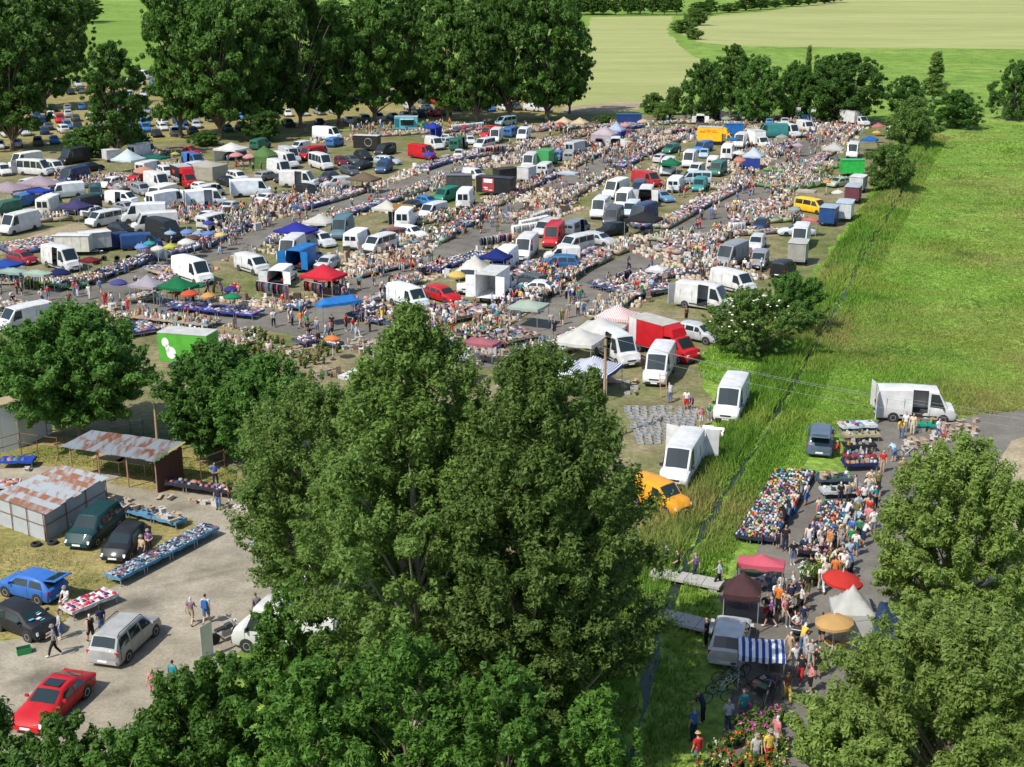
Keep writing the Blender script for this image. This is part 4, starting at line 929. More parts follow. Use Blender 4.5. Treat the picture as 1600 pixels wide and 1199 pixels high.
truck(772, 468, 800, 448, WH, (.82, .83, .84), 'white box truck with its rear open to the cardboard boxes', Lb=4.6, Hb=2.4, rear=True, roofcol=(.55, .54, .50))
truck(1182, 230, 1200, 236, WH, (.84, .84, .80), 'white box truck behind the white and blue gazebo', Lb=3.6, Hb=2.3)
truck(1330, 196, 1356, 200, WH, WH, 'white box truck under the widest dark tree', Lb=4.6, Hb=2.3)
bt, bb = truck(1258, 190, 1258, 182, WH, WH, 'white truck with blue barrels in its open back', Lb=4.0, Hb=2.5, rear=True)
for s in (-.55, .1, .65): ob('barrel', MB().lathe([(.26, 0), (.30, .1), (.30, .8), (.26, .9)], 10).build('barrel', M['plastic'], 40), bt, (-2.1, s, .8), color=BL)
truck(853, 260, 870, 252, GN, (.06, .33, .10), 'bright green truck beside the white van in the middle field', Lb=3.2, Hb=2.0, roofcol=(.08, .36, .12))
tf, bb = truck(638, 207, 652, 207, TL, (.10, .38, .44), 'turquoise food truck with an open serving hatch', Lb=4.6, Hb=2.4, roofcol=(.4, .5, .52))
ob('serving_hatch', MB().box((-.1, -bb[4] - .02, 2.0), (2.6, .04, 1.0)).build('serving_hatch', M['glass']), tf)
ob('hatch_flap', MB().box((-.1, -bb[4] - .45, 2.75), (2.7, .9, .05)).build('hatch_flap', M['paint']), tf, color=(.5, .65, .7))
ob('picture_panel', MB().box((-2.15, -bb[4] - .02, 2.0), (.8, .04, 1.7)).build('picture_panel', M['paint']), tf, color=(.02, .16, .20))
t = trailer(574, 236, 600, 237, (.025, .022, .02), 'black food trailer with a white ring on its side', 4.6, 2.3, roofcol=(.55, .55, .53))
mb = MB()
for i in range(16):
    a0 = i * .3927; mb.tube([(.6 + .7 * math.cos(a0), -1.03, 1.7 + .7 * math.sin(a0)), (.6 + .7 * math.cos(a0 + .3927), -1.03, 1.7 + .7 * math.sin(a0 + .3927))], .05, 4)
ob('ring_emblem', mb.build('ring_emblem', simple('ring_grey', (.4, .38, .34), .6)), t)
t = trailer(775, 306, 800, 308, BK, 'black show trailer with a red and white poster', 5.6, 2.3, roofcol=(.04, .04, .045))
ob('poster', MB().box((-.8, -1.02, 1.7), (1.9, .03, 2.0)).build('poster', M['paint']), t, color=(.35, .05, .05))
ob('poster_print', MB().box((-.8, -1.04, 2.3), (1.4, .02, .55)).box((-1.2, -1.04, 1.3), (.7, .02, .12)).box((-1.1, -1.04, 1.05), (.5, .02, .12)).box((-.4, -1.04, .95), (.6, .02, .10)).build('poster_print', M['steel']), t)
ob('orange_flap', MB().box((-2.84, -.35, 1.5), (.06, 1.3, 2.2)).build('orange_flap', M['paint']), t, color=YL)
trailer(718, 298, 740, 298, (.06, .065, .065), 'dark grey trailer behind the green van', 3.8, 1.9, roofcol=(.15, .15, .15))
trailer(790, 284, 808, 282, (.03, .03, .03), 'black trailer under the yellow edged awning', 3.6, 1.6, roofcol=(.05, .05, .05))
trailer(823, 284, 836, 280, WH, 'white trailer beside the black trailer', 2.8, 1.9)
trailer(150, 393, 168, 391, (.42, .43, .42), 'grey trailer beside the dark blue van', 3.4, 1.9)
trailer(118, 398, 140, 398, (.62, .60, .52), 'cream trailer behind the tyre seller van', 4.0, 1.9)
trailer(983, 196, 1000, 196, (.02, .05, .18), 'dark blue trailer by the light green shrub', 5.0, 1.8, roofcol=(.02, .06, .22))
trailer(1146, 214, 1156, 214, (.02, .14, .42), 'bright blue covered trailer behind the yellow truck', 3.4, 2.0, roofcol=(.02, .16, .46))
trailer(1330, 275, 1348, 275, (.03, .42, .07), 'small green box truck body beside the round green bush', 3.6, 2.1, roofcol=(.04, .36, .09))
trailer(1340, 300, 1352, 292, (.55, .56, .56), 'grey trailer behind the maroon trailer', 3.2, 1.9)
trailer(1332, 316, 1343, 302, (.16, .05, .07), 'maroon trailer in the row along the ditch', 3.8, 1.9, roofcol=(.35, .38, .42))
trailer(1319, 344, 1330, 328, (.66, .67, .68), 'pale trailer with its side open along the ditch', 3.8, 2.0, roofcol=(.40, .45, .50))
trailer(1294, 352, 1306, 342, (.02, .07, .22), 'dark blue trailer beside the small yellow van', 3.2, 2.0, roofcol=(.30, .36, .42))
trailer(1246, 412, 1256, 396, (.36, .35, .31), 'trailer under a grey canvas beside the facing white van', 3.0, 2.1, roofcol=(.42, .41, .36))
trailer(175, 253, 195, 251, WH, 'white trailer under the white pointed gazebo', 2.6, 1.6)

# cars on the parking field: one mesh each, too small to show parts
PC = {}
def far_car(kind):
    if kind in PC: return PC[kind]
    sp = SPEC[kind]; mb = body_mesh(sp)
    for nm, q, mt in panes(sp): pane(q, .02, m=1, mb=mb)
    for x in sp['wx']:
        for s in (-1, 1): mb.lathe([(sp['wheel'], -.1), (sp['wheel'], .1)], 10, 2, (x, s * (sp['W'] / 2 - .07), sp['wheel']), 'y')
    PC[kind] = mb.build('parked_car', [M['paint'], M['glass'], M['tyre']], 38); return PC[kind]
PCOL = [('black', BK, 20), ('dark grey', DG, 14), ('grey', GY, 12), ('silver', SI, 16), ('white', WH, 13), ('dark blue', (.02, .05, .14), 14), ('blue', (.04, .16, .42), 7), ('red', RD, 7), ('green', (.03, .12, .06), 3), ('orange', OR, 1)]
bag = [c for c in PCOL for _ in range(c[2])]
rows = [[(20, 152), (62, 150), (122, 147), (150, 142)], [(36, 178), (110, 172), (160, 170), (215, 166)], [(40, 196), (90, 192), (150, 186), (230, 178), (330, 172)], [(10, 214), (80, 209), (150, 203), (250, 196), (330, 190), (450, 182), (560, 176)],
        [(0, 232), (60, 227), (110, 222)], [(196, 218), (240, 214), (330, 208), (420, 200), (500, 196), (600, 188), (700, 180)], [(150, 158), (210, 152), (300, 146), (420, 150), (600, 160), (760, 166)], [(190, 186), (250, 183)], [(230, 196), (300, 196)], [(200, 208), (320, 199)], [(100, 137), (200, 132), (330, 134), (480, 142), (640, 152), (800, 160)], [(640, 172), (760, 174), (860, 170)], [(30, 188), (120, 182)], [(20, 205), (110, 201)]]
pk = []
for ri, row in enumerate(rows):
    W = resample([G(*p) for p in row], .6); acc = 0; last = None
    for p in W:
        if last is not None and (p - last).length < rnd.uniform(2.9, 3.6): continue
        last = p
        if rnd.random() < .12: continue
        if any((p - t_[0]).xy.length < 1.6 for t_ in TREES): continue
        if any((p - q[0]).xy.length < 2.6 for q in pk): continue
        pk.append((p, ri))
special = {}
for i, (p, ri) in enumerate(pk):
    cname, cc, _ = rnd.choice(bag); kind = rnd.choice(['hatch', 'hatch', 'estate', 'sedan', 'mpv', 'suv', 'smallvan'])
    special[i] = (cname, cc, kind)
ORD = ['far', 'second', 'third', 'fourth', 'left front', 'front', 'back', 'short middle', 'central', 'inner', 'rearmost', 'far right', 'left third', 'left fourth']
KN = {'hatch': 'hatchback', 'estate': 'estate car', 'sedan': 'saloon', 'mpv': 'people carrier', 'suv': 'suv', 'smallvan': 'van'}
for i, (p, ri) in enumerate(pk):
    cname, cc, kind = special[i]
    nb = sorted([j for j in range(len(pk)) if j != i], key=lambda j: (pk[j][0] - p).length)[:2]
    a, b = special[nb[0]], special[nb[1]]
    o = ob(NAMES[kind], far_car(kind), None, p, R(rnd.choice([-68, -68, 112])) + rnd.uniform(-.12, .12), cc)
    tag(o, f'{cname} {KN[kind]} parked between a {a[0]} {KN[a[2]]} and a {b[0]} {KN[b[2]]}', 'car', 'cars on the parking field')
    OBS.append((p, 2.2, 1.0, R(-68)))
for (cx, cy, fx, fy, k, c_, lb) in [(222, 124, 240, 125, 'minibus', WH, 'white camper van at the far edge of the parking field'), (690, 156, 705, 158, 'minibus', WH, 'white minibus under the trees at the far edge of the parking field'), (832, 174, 842, 175, 'smallvan', WH, 'first of two white vans by the field track'), (850, 175, 860, 176, 'smallvan', WH, 'second of two white vans by the field track'), (157, 196, 157, 189, 'lowvan', (.8, .8, .8), 'white van seen from behind among the parked cars'), (465, 153, 480, 155, 'smallvan', WH, 'white van between park trees')]:
    o = ob(NAMES[k], far_car(k), None, G(cx, cy), heading(cx, cy, fx, fy), c_); tag(o, lb, 'van')
# ------------------------------------------------------------------ gazebos, parasols, sheds, poles
LA = heading(960, 430, 1157, 318)
def stripemat(name, axis, n):
    m = objcol(name, .8, 0, .06, 1.2, .25); t = m.node_tree; b = t.nodes['Principled BSDF']
    tc = N(t, 'ShaderNodeTexCoord'); sx = N(t, 'ShaderNodeSeparateXYZ'); t.links.new(tc.outputs['Object'], sx.inputs[0])
    mu = N(t, 'ShaderNodeMath', operation='MULTIPLY'); mu.inputs[1].default_value = n; t.links.new(sx.outputs[axis], mu.inputs[0])
    fr = N(t, 'ShaderNodeMath', operation='FRACT'); t.links.new(mu.outputs[0], fr.inputs[0])
    gt_ = N(t, 'ShaderNodeMath', operation='GREATER_THAN'); gt_.inputs[1].default_value = .5; t.links.new(fr.outputs[0], gt_.inputs[0])
    mx = N(t, 'ShaderNodeMixRGB'); mx.inputs[2].default_value = (.72, .72, .70, 1); old = b.inputs['Base Color'].links[0].from_socket
    t.links.new(gt_.outputs[0], mx.inputs[0]); t.links.new(old, mx.inputs[1]); t.links.new(mx.outputs[0], b.inputs['Base Color'])
    return m
M['stripe'] = stripemat('striped_canvas', 'X', 3.2); M['pinstripe'] = stripemat('pinstriped_canvas', 'X', 6.0)
GZ = {}
def canopy_mesh(w_, d, peak, ridge, key, n=8):
    k = (round(w_, 1), round(d, 1), peak, ridge, key)
    if k in GZ: return GZ[k]
    mb = MB(); V = []
    for j in range(n + 1):
        for i in range(n + 1):
            u, v = i / n * 2 - 1, j / n * 2 - 1
            if ridge: e = abs(v)
            else: e = max(abs(u), abs(v))
            z = peak * (1 - e) ** 1.15 - .06 * (1 - abs(abs(u) - abs(v))) * math.sin(math.pi * e) + rnd.uniform(-.02, .02)
            if abs(u) > .99 or abs(v) > .99: z = -.07 * math.cos((u if abs(v) > .99 else v) * 1.57)
            V.append((u * w_ / 2, v * d / 2, z))
    fs = [(j * (n + 1) + i, j * (n + 1) + i + 1, (j + 1) * (n + 1) + i + 1, (j + 1) * (n + 1) + i) for j in range(n) for i in range(n)]
    mb.add(V, fs)
    edge = [(i, 0) for i in range(n)] + [(n, j) for j in range(n)] + [(n - i, n) for i in range(n)] + [(0, n - j) for j in range(n)]
    top = [Vector(V[j * (n + 1) + i]) for i, j in edge]
    low = [Vector((p.x * 1.012, p.y * 1.012, p.z - .26 - .04 * math.sin(q * 1.7))) for q, p in enumerate(top)]
    m_ = len(top); mb.add(top + low, [(q, (q + 1) % m_, m_ + (q + 1) % m_, m_ + q)[::-1] for q in range(m_)])
    GZ[k] = mb.build('canopy', M[key], 35); return GZ[k]
LEG = MB().box((0, 0, 1.1), (.05, .05, 2.2)).build('leg', M['metal'])
def gazebo(tx, ty, wpx, ratio, colr, label, peak=.95, ridge=False, walls=(), mat='canvas', rz=None, zc=2.7, tilt=0, wall_col=None):
    c = G(tx, ty, zc); sc = F / depth(c); w_ = wpx / sc * .86; d = w_ * ratio
    a = LA - R(90) if rz is None else rz
    e = empty('gazebo', (c.x, c.y, 0), a); tag(e, label, 'gazebo')
    o = ob('canopy', canopy_mesh(w_, d, peak, ridge, mat), e, (0, 0, 2.2), color=colr)
    if tilt: o.rotation_euler = (tilt, 0, 0)
    for sx in (-1, 1):
        for sy in (-1, 1): ob('leg', LEG, e, (sx * (w_ / 2 - .06), sy * (d / 2 - .06), 0))
    for side in walls:
        if side in 'lr': s = 1 if side == 'r' else -1; mb = MB().box((s * (w_ / 2 - .02), 0, 1.08), (.025, d * .97, 2.12))
        else: s = 1 if side == 'b' else -1; mb = MB().box((0, s * (d / 2 - .02), 1.08), (w_ * .97, .025, 2.12))
        ob('side_wall', mb.build('side_wall', M['canvas']), e, color=wall_col or colr)
    MARKS.append((Vector((c.x, c.y, 0)), label)); LEGS.append((Vector((c.x, c.y, 0)), w_ / 2, d / 2, a)); return e
LEGS = []
LV = (.34, .30, .36); WT = (.66, .66, .64); RB = (.03, .035, .30); NB = (.015, .02, .10)
for g in [
 (62, 280, 76, .55, (.36, .29, .33), 'lavender double gazebo beside the white minibus', dict(peak=1.1)),
 (12, 288, 70, .7, (.36, .29, .33), 'lavender gazebo cut by the picture edge', {}),
 (63, 299, 40, .7, (.02, .06, .40), 'blue tarpaulin gazebo under the lavender gazebos', dict(peak=.3, zc=2.0)),
 (118, 316, 46, .9, (.06, .05, .14), 'small dark purple gazebo beside the cream van', {}),
 (200, 243, 46, .9, (.55, .64, .68), 'white pointed gazebo behind the crowd by the trees', dict(peak=1.6)),
 (242, 240, 48, .6, (.01, .13, .10), 'dark green awning beside the white pointed gazebo', dict(peak=.4)),
 (322, 252, 62, .75, (.46, .43, .35), 'beige tarpaulin tent with walls beside the red truck', dict(peak=.7, walls='fr')),
 (293, 258, 26, .8, (.08, .13, .40), 'small blue awning between the red truck and the beige tent', dict(peak=.3, zc=2.2)),
 (361, 227, 48, .9, WT, 'tall white gazebo with a side wall near the trees', dict(walls='l', peak=1.0)),
 (413, 237, 42, .95, (.10, .20, .06), 'olive green tent with walls behind the white vans', dict(walls='fr', peak=1.5)),
 (676, 194, 25, .95, (.02, .05, .36), 'blue gazebo with walls beside the turquoise food truck', dict(walls='rb')),
 (568, 273, 54, .7, (.16, .12, .08), 'brown gazebo in the centre field', {}),
 (604, 318, 44, .8, (.60, .58, .52), 'off-white gazebo beside the tunnel tent', {}),
 (630, 320, 52, .45, (.30, .15, .04), 'long brown and orange tunnel tent', dict(peak=.6, ridge=True, walls='l', wall_col=(.06, .08, .07))),
 (500, 339, 52, .8, (.56, .55, .51), 'pale grey gazebo beside the royal blue gazebo', {}),
 (462, 352, 64, .8, RB, 'royal blue gazebo in the centre field', {}),
 (505, 421, 70, .75, (.58, .025, .045), 'bright red gazebo over hanging clothes', dict(peak=1.1)),
 (528, 463, 78, .45, (.03, .20, .55), 'bright blue slanted awning beside the front lane', dict(peak=.5, ridge=True, tilt=-.10, rz=.55)),
 (230, 436, 56, .7, (.36, .33, .37), 'grey lavender gazebo beside the green gazebo', {}),
 (276, 438, 64, .7, (.01, .16, .06), 'dark green double gazebo by the front lane', {}),
 (8, 404, 54, .8, (.02, .07, .34), 'blue tarpaulin roof at the left edge', dict(peak=.5)),
 (20, 415, 52, .5, (.30, .42, .36), 'pale green awning at the left edge', dict(peak=.3)),
 (58, 418, 52, .5, (.36, .46, .38), 'pale green awning beside the tyre seller van', dict(peak=.3)),
 (140, 398, 34, .7, (.16, .02, .03), 'dark red awning behind the tyre seller van', dict(peak=.3)),
 (775, 393, 50, .75, (.012, .025, .16), 'navy gazebo beside the long white van', {}),
 (742, 414, 58, .8, (.62, .60, .54), 'crumpled white tent beside the navy gazebo', dict(peak=1.6)),
 (1006, 335, 58, .8, (.025, .026, .028), 'black gazebo between the vans beside the main lane', {}),
 (1048, 250, 34, .8, (.01, .15, .07), 'green gazebo beside the row of white vans', {}),
 (888, 264, 36, .6, (.46, .52, .58), 'pale blue awning in the middle field', dict(peak=.3)),
 (881, 186, 27, .9, (.60, .48, .30), 'first cream gazebo beside the park trees', {}),
 (906, 187, 27, .9, (.60, .48, .30), 'second cream gazebo, next to the light green shrub', {}),
 (945, 204, 40, .9, (.50, .42, .46), 'lavender tent with walls at the back', dict(walls='f', peak=1.3)),
 (963, 198, 28, .9, (.40, .48, .62), 'blue and white tent beside the lavender tent', dict(walls='fr', peak=1.5, wall_col=(.02, .05, .30))),
 (1027, 412, 34, .9, WT, 'small white square canopy beside the main lane', dict(peak=.4)),
 (1178, 238, 34, .9, (.50, .56, .62), 'white and blue gazebo beside the white box truck', dict(walls='f', peak=1.4, wall_col=(.03, .06, .30))),
 (1303, 227, 36, .9, (.50, .49, .45), 'grey white gazebo beside the white camper van', {}),
 (1359, 213, 28, .9, (.02, .13, .46), 'bright blue canopy at the corner of the meadow', dict(peak=.6)),
 (1260, 297, 34, .6, (.46, .40, .34), 'tan canopy beside the pale green car', dict(peak=.2, zc=2.2)),
 (1266, 345, 28, .7, (.52, .16, .14), 'pink red tarpaulin beside the dark blue trailer', dict(peak=.3, zc=2.0)),
 (826, 468, 60, .9, (.40, .48, .40), 'pale green square canopy beside the white saloon', dict(peak=.5)),
 (965, 483, 66, .9, (.42, .10, .10), 'pink and white striped gazebo beside the main lane', dict(mat='pinstripe')),
 (938, 503, 78, .95, (.62, .61, .57), 'white gazebo of a pair, the one nearest the pink striped gazebo', {}),
 (905, 520, 78, .95, (.62, .61, .57), 'white gazebo of a pair, the one nearest the tallest poplar', {}),
 (928, 564, 84, .95, (.04, .06, .20), 'blue and white pinstriped gazebo beside the utility pole', dict(mat='pinstripe')),
 (884, 566, 84, .95, (.05, .08, .22), 'blue and white pinstriped gazebo half behind leaves', dict(mat='pinstripe')),
 (1190, 864, 84, .42, (.62, .12, .17), 'pink tent roof at the end of the toy tables', dict(peak=.45, rz=-.25)),
 (1161, 905, 66, .95, (.085, .040, .042), 'dark brown gazebo by the ditch bridge', dict(walls='l', rz=-.22)),
 (1332, 933, 72, .95, (.56, .56, .53), 'white gazebo beside the pale green willow', dict(walls='f', peak=1.2, rz=-.1)),
 (1191, 997, 84, .85, (.02, .06, .28), 'blue and white striped gazebo over the book table', dict(mat='stripe', peak=.25, ridge=True, rz=-.15)),
 (753, 524, 60, .6, (.40, .13, .16), 'dark pink awning behind the tallest poplar', dict(peak=.3)),
 (600, 745, 90, .5, (.02, .30, .62), 'turquoise blue tarpaulin behind the tallest poplar', dict(peak=.4)),
 (625, 810, 80, .5, (.01, .22, .20), 'dark teal tarpaulin behind the tallest poplar', dict(peak=.4)),
 (525, 895, 95, .6, WT, 'white tent behind the lower poplar', dict(peak=.8, walls='f')),
 (700, 548, 70, .8, WT, 'white gazebo behind the top of the tallest poplar', {}),
 (570, 575, 80, .7, WT, 'low white tent beside the orange parasol', dict(peak=.8)),
 (815, 585, 70, .9, WT, 'white gazebo between the two tall poplars', {}),
 (1145, 213, 22, .8, (.02, .14, .42), 'blue awning behind the yellow truck', dict(peak=.4)),
 ]: gazebo(*g[:6], **g[6])
UM = {}
def umbrella(tx, ty, wpx, colr, label, zc=2.15, col2=None, nseg=8):
    c = G(tx, ty, zc); r_ = wpx / 2 / (F / depth(c)); k = round(r_, 1)
    if k not in UM:
        mb = MB(); V = [(0, 0, .48)]; n = 16
        for q, (rr, z) in enumerate([(.35, .40), (.7, .22), (1.0, 0)]):
            for i in range(n):
                sag = (0 if i % 2 == 0 else -.06 * rr); V.append((k * (rr - (.05 * rr if i % 2 else 0)) * math.cos(i * 2 * math.pi / n), k * (rr - (.05 * rr if i % 2 else 0)) * math.sin(i * 2 * math.pi / n), z * k * .8 + sag - .0))
        V[0] = (0, 0, .48 * k * .8 + .02)
        fs = [(0, 1 + i, 1 + (i + 1) % n) for i in range(n)] + [(1 + q * n + i, 1 + (q + 1) * n + i, 1 + (q + 1) * n + (i + 1) % n, 1 + q * n + (i + 1) % n) for q in range(2) for i in range(n)]
        low = [(V[1 + 2 * n + i][0], V[1 + 2 * n + i][1], V[1 + 2 * n + i][2] - .14) for i in range(n)]
        o_ = len(V); V += low; fs += [(1 + 2 * n + i, o_ + i, o_ + (i + 1) % n, 1 + 2 * n + (i + 1) % n) for i in range(n)]
        cm = mb.add(V, fs).build('canopy', M['canvas'], 40)
        UM[k] = (cm, MB().tube([(0, 0, 0), (0, 0, 2.3 + k * .3)], .025, 6).build('pole', M['steel']), MB().lathe([(.26, 0), (.26, .06), (.06, .12), (.05, .3)], 10).build('base', M['black'], 40),
                 MB().tube([(0, 0, .36 * k * .8), (k * .95, 0, -.02)], .012, 4).build('rib', M['metal']))
    cm, pm, bm_, rb = UM[k]
    e = empty('parasol', (c.x, c.y, 0), rnd.uniform(0, 1)); tag(e, label, 'parasol')
    o = ob('canopy', cm, e, (0, 0, 2.0), color=colr); ob('pole', pm, e); ob('base', bm_, e)
    if ppm(tx, ty) > 14:
        for i in range(8): ob('rib', rb, e, (0, 0, 1.98), i * math.pi / 4)
    o.rotation_euler = (rnd.uniform(-.1, .1), rnd.uniform(-.1, .1), 0)
    MARKS.append((Vector((c.x, c.y, 0)), label)); return e
PKU = (.60, .28, .26)
for u in [
 (93, 424, 36, NB, 'navy parasol beside the tyre seller van'), (185, 439, 26, (.08, .08, .26), 'dark blue parasol beside the grey lavender gazebo'), (311, 443, 22, (.03, .16, .08), 'small green parasol beside the green gazebo'),
 (296, 456, 27, (.62, .10, .05), 'orange red parasol over the front lane stalls'), (325, 459, 23, (.60, .32, .10), 'orange rainbow parasol over the front lane stalls'), (360, 449, 23, (.05, .04, .20), 'violet blue parasol over the front lane stalls'), (363, 461, 30, (.02, .22, .10), 'green parasol over the blue covered tables'),
 (221, 383, 22, (.16, .30, .58), 'blue parasol at the near end of the pastel cluster'), (233, 378, 20, (.04, .32, .32), 'teal parasol of the pastel cluster'), (246, 386, 22, (.62, .60, .54), 'cream parasol over the hanging dresses'), (266, 383, 21, (.48, .52, .06), 'lime parasol of the pastel cluster'), (291, 376, 28, (.66, .66, .62), 'white parasol of the pastel cluster'),
 (266, 362, 19, (.30, .44, .60), 'pale blue parasol in front of the open white van'), (292, 360, 20, (.16, .26, .54), 'blue parasol at the top of the cluster'), (309, 363, 19, (.24, .42, .56), 'light blue parasol of the pastel cluster'), (325, 363, 20, (.14, .24, .58), 'cornflower blue parasol of the pastel cluster'), (344, 365, 18, (.62, .52, .18), 'yellow parasol of the pastel cluster'), (302, 369, 20, (.13, .06, .05), 'brown parasol of the pastel cluster'), (325, 346, 17, (.06, .07, .34), 'dark blue parasol above the pastel cluster'),
 (274, 239, 14, (.45, .42, .12), 'multicoloured parasol beside the red car'), (226, 266, 36, (.56, .28, .20), 'faded pink parasol below the white pointed gazebo'),
 (369, 241, 22, PKU, 'pink parasol below the tall white gazebo'), (390, 243, 22, PKU, 'pink parasol beside the olive green tent'), (670, 240, 20, (.06, .06, .42), 'violet blue parasol beside the red van'),
 (715, 427, 30, (.66, .48, .14), 'yellow parasol beside the crumpled white tent'), (977, 194, 18, PKU, 'pink parasol beside the dark blue trailer'), (1005, 189, 20, (.55, .42, .28), 'beige parasol at the end of the dark blue trailer'),
 (1135, 184, 16, (.26, .32, .20), 'grey green parasol beside the crossed poles'), (1112, 187, 11, (.35, .40, .32), 'grey green parasol before the open white van'), (1372, 196, 20, (.50, .16, .16), 'red and white parasol beside the white box truck'), (1155, 238, 22, (.66, .66, .62), 'white parasol beside the white and blue gazebo'), (1156, 248, 19, (.60, .22, .16), 'salmon parasol beside the main lane'),
 (1241, 325, 22, (.26, .34, .32), 'dusty blue parasol beside the small yellow van'), (1309, 299, 19, (.64, .62, .58), 'white parasol beside the maroon trailer'), (1222, 213, 20, (.30, .34, .32), 'grey parasol beside the teal van'), (1247, 226, 20, (.46, .36, .42), 'mauve parasol behind the crowd on the main lane'), (1292, 282, 13, (.65, .30, .10), 'orange parasol by the plant stall'), (1370, 206, 15, (.66, .40, .12), 'orange parasol by the meadow corner'),
 (1317, 901, 64, (.60, .045, .035), 'red parasol behind the white gazebo by the willow'), (1304, 967, 60, (.58, .36, .14), 'beige orange parasol beside the white gazebo'), (519, 526, 26, (.70, .22, .07), 'orange parasol beside the flower plants'),
 (722, 273, 24, (.30, .07, .05), 'rust red parasol behind the dark grey trailer'), (875, 192, 12, (.5, .06, .08), 'red parasol beside the cream gazebos'), (725, 196, 12, (.5, .05, .08), 'red parasol above the white rails'), (640, 527, 30, (.5, .06, .10), 'red parasol among the poplar leaves'),
 ]: umbrella(*u)

# ---- sheds at the lower left
def rustmat():
    m, t, b = newmat('zinc_and_rust'); tc = N(t, 'ShaderNodeTexCoord'); mp = N(t, 'ShaderNodeMapping'); mp.inputs['Scale'].default_value = (2.2, .5, 1)
    oi = N(t, 'ShaderNodeObjectInfo'); ad = N(t, 'ShaderNodeVectorMath', operation='ADD'); t.links.new(tc.outputs['Object'], ad.inputs[0]); 
    sc = N(t, 'ShaderNodeVectorMath', operation='SCALE'); sc.inputs['Scale'].default_value = 9; t.links.new(oi.outputs['Location'], sc.inputs[0])
    n = N(t, 'ShaderNodeTexNoise'); n.inputs['Scale'].default_value = 1.1; n.inputs['Detail'].default_value = 7
    t.links.new(ad.outputs[0], mp.inputs[0]); t.links.new(sc.outputs[0], ad.inputs[1]); t.links.new(mp.outputs[0], n.inputs['Vector'])
    cr = N(t, 'ShaderNodeValToRGB'); cr.color_ramp.elements[0].position = .42; cr.color_ramp.elements[1].position = .60
    cr.color_ramp.elements[0].color = (.25, .28, .30, 1); cr.color_ramp.elements[1].color = (.19, .075, .035, 1)
    av = N(t, 'ShaderNodeMath', operation='MULTIPLY_ADD'); t.links.new(oi.outputs['Random'], av.inputs[0]); av.inputs[1].default_value = .22; av.inputs[2].default_value = -.13
    a2 = N(t, 'ShaderNodeMath', operation='ADD'); t.links.new(n.outputs[0], a2.inputs[0]); t.links.new(av.outputs[0], a2.inputs[1]); t.links.new(a2.outputs[0], cr.inputs[0])
    t.links.new(cr.outputs[0], b.inputs['Base Color']); b.inputs['Roughness'].default_value = .6; b.inputs['Metallic'].default_value = .25
    return m
M['zinc'] = rustmat()
def corr_sheet(A, B, C, D, waves=7, amp=.018, name='roof_sheet'):     # corrugated sheet between four corners, ribs run A->D
    n = waves * 2; V = []; nm = (B - A).cross(D - A).normalized(); o = (A + B + C + D) / 4
    for i in range(n + 1):
        z = nm * (amp if i % 2 else -amp); t = i / n
        V += [A.lerp(B, t) + z - o, D.lerp(C, t) + z - o]
    return MB().add(V, [(2 * i, 2 * i + 2, 2 * i + 3, 2 * i + 1) for i in range(n)]).build(name, M['zinc']), o
def quad_at(A, B, C, D, u, v): return A.lerp(B, u).lerp(D.lerp(C, u), v)
def shed_roof(parent, A, B, C, D, cols, rws, name='roof_sheet', green=None):
    inv = parent.matrix_world.inverted() if False else None
    base = Vector(parent.location)
    for j in range(rws):
        for i in range(cols):
            e = .004; lift = Vector((0, 0, .016 * ((i + j) % 2) + rnd.uniform(0, .012) + j * .0)); dv = rnd.uniform(-.03, .03)
            me, o = corr_sheet(quad_at(A, B, C, D, (i - .06) / cols, (j - .04) / rws + dv * (j == 0)), quad_at(A, B, C, D, (i + 1.04) / cols, (j - .04) / rws + dv * (j == 0)), quad_at(A, B, C, D, (i + 1.04) / cols, (j + 1.03) / rws), quad_at(A, B, C, D, (i - .06) / cols, (j + 1.03) / rws))
            ob(name, me, parent, o + lift - base)
FLc, FRc, BRc, BLc = G(94, 698, 2.35), G(242, 721, 2.35), G(289, 692, 2.85), G(143, 673, 2.85)
sh = empty('open_shed', (FLc + FRc + BRc + BLc) / 4 * Vector((1, 1, 0)) if False else Vector((((FLc + FRc + BRc + BLc) / 4).x, ((FLc + FRc + BRc + BLc) / 4).y, 0)))
tag(sh, 'open market shed with a patched rusty corrugated roof', 'shed'); b0 = Vector(sh.location)
shed_roof(sh, FLc, FRc, BRc, BLc, 11, 2)
for u in (.06, .36, .66, .96):
    for v in (.12, .93):
        q = quad_at(FLc, FRc, BRc, BLc, u, v); ob('post', MB().tube([(0, 0, 0), (0, 0, q.z - .05)], .055, 6).build('post', M['wood' if v < .5 else 'rusty']), sh, Vector((q.x, q.y, 0)) - b0)
for k in range(6):
    q0 = quad_at(FLc, FRc, BRc, BLc, .985, .06 + .145 * k); q1 = quad_at(FLc, FRc, BRc, BLc, .985, .06 + .145 * k + .14)
    d = q1 - q0; wd = d.xy.length
    ob('wall_plank', MB().box((0, 0, q0.z / 2 - .05), (wd, .03, q0.z - .15), rz=math.atan2(d.y, d.x)).build('wall_plank', simple('brown_board', (.075, .03, .02), .9, noise=.3)), sh, Vector(((q0 + q1).x / 2, (q0 + q1).y / 2, 0)) - b0)
q0, q1 = FRc, BRc; d = q1 - q0; 
ob('fascia_board', MB().tube([Vector((0, 0, 0)), d * .42], .07, 4).build('fascia_board', simple('green_board', (.03, .20, .07), .7)), sh, q0 - b0 + Vector((0, 0, .03)))
ob('fascia_board', MB().tube([d * .43, d], .06, 4).build('fascia_board', simple('yellow_board', (.50, .38, .10), .8)), sh, q0 - b0 + Vector((0, 0, .03)))
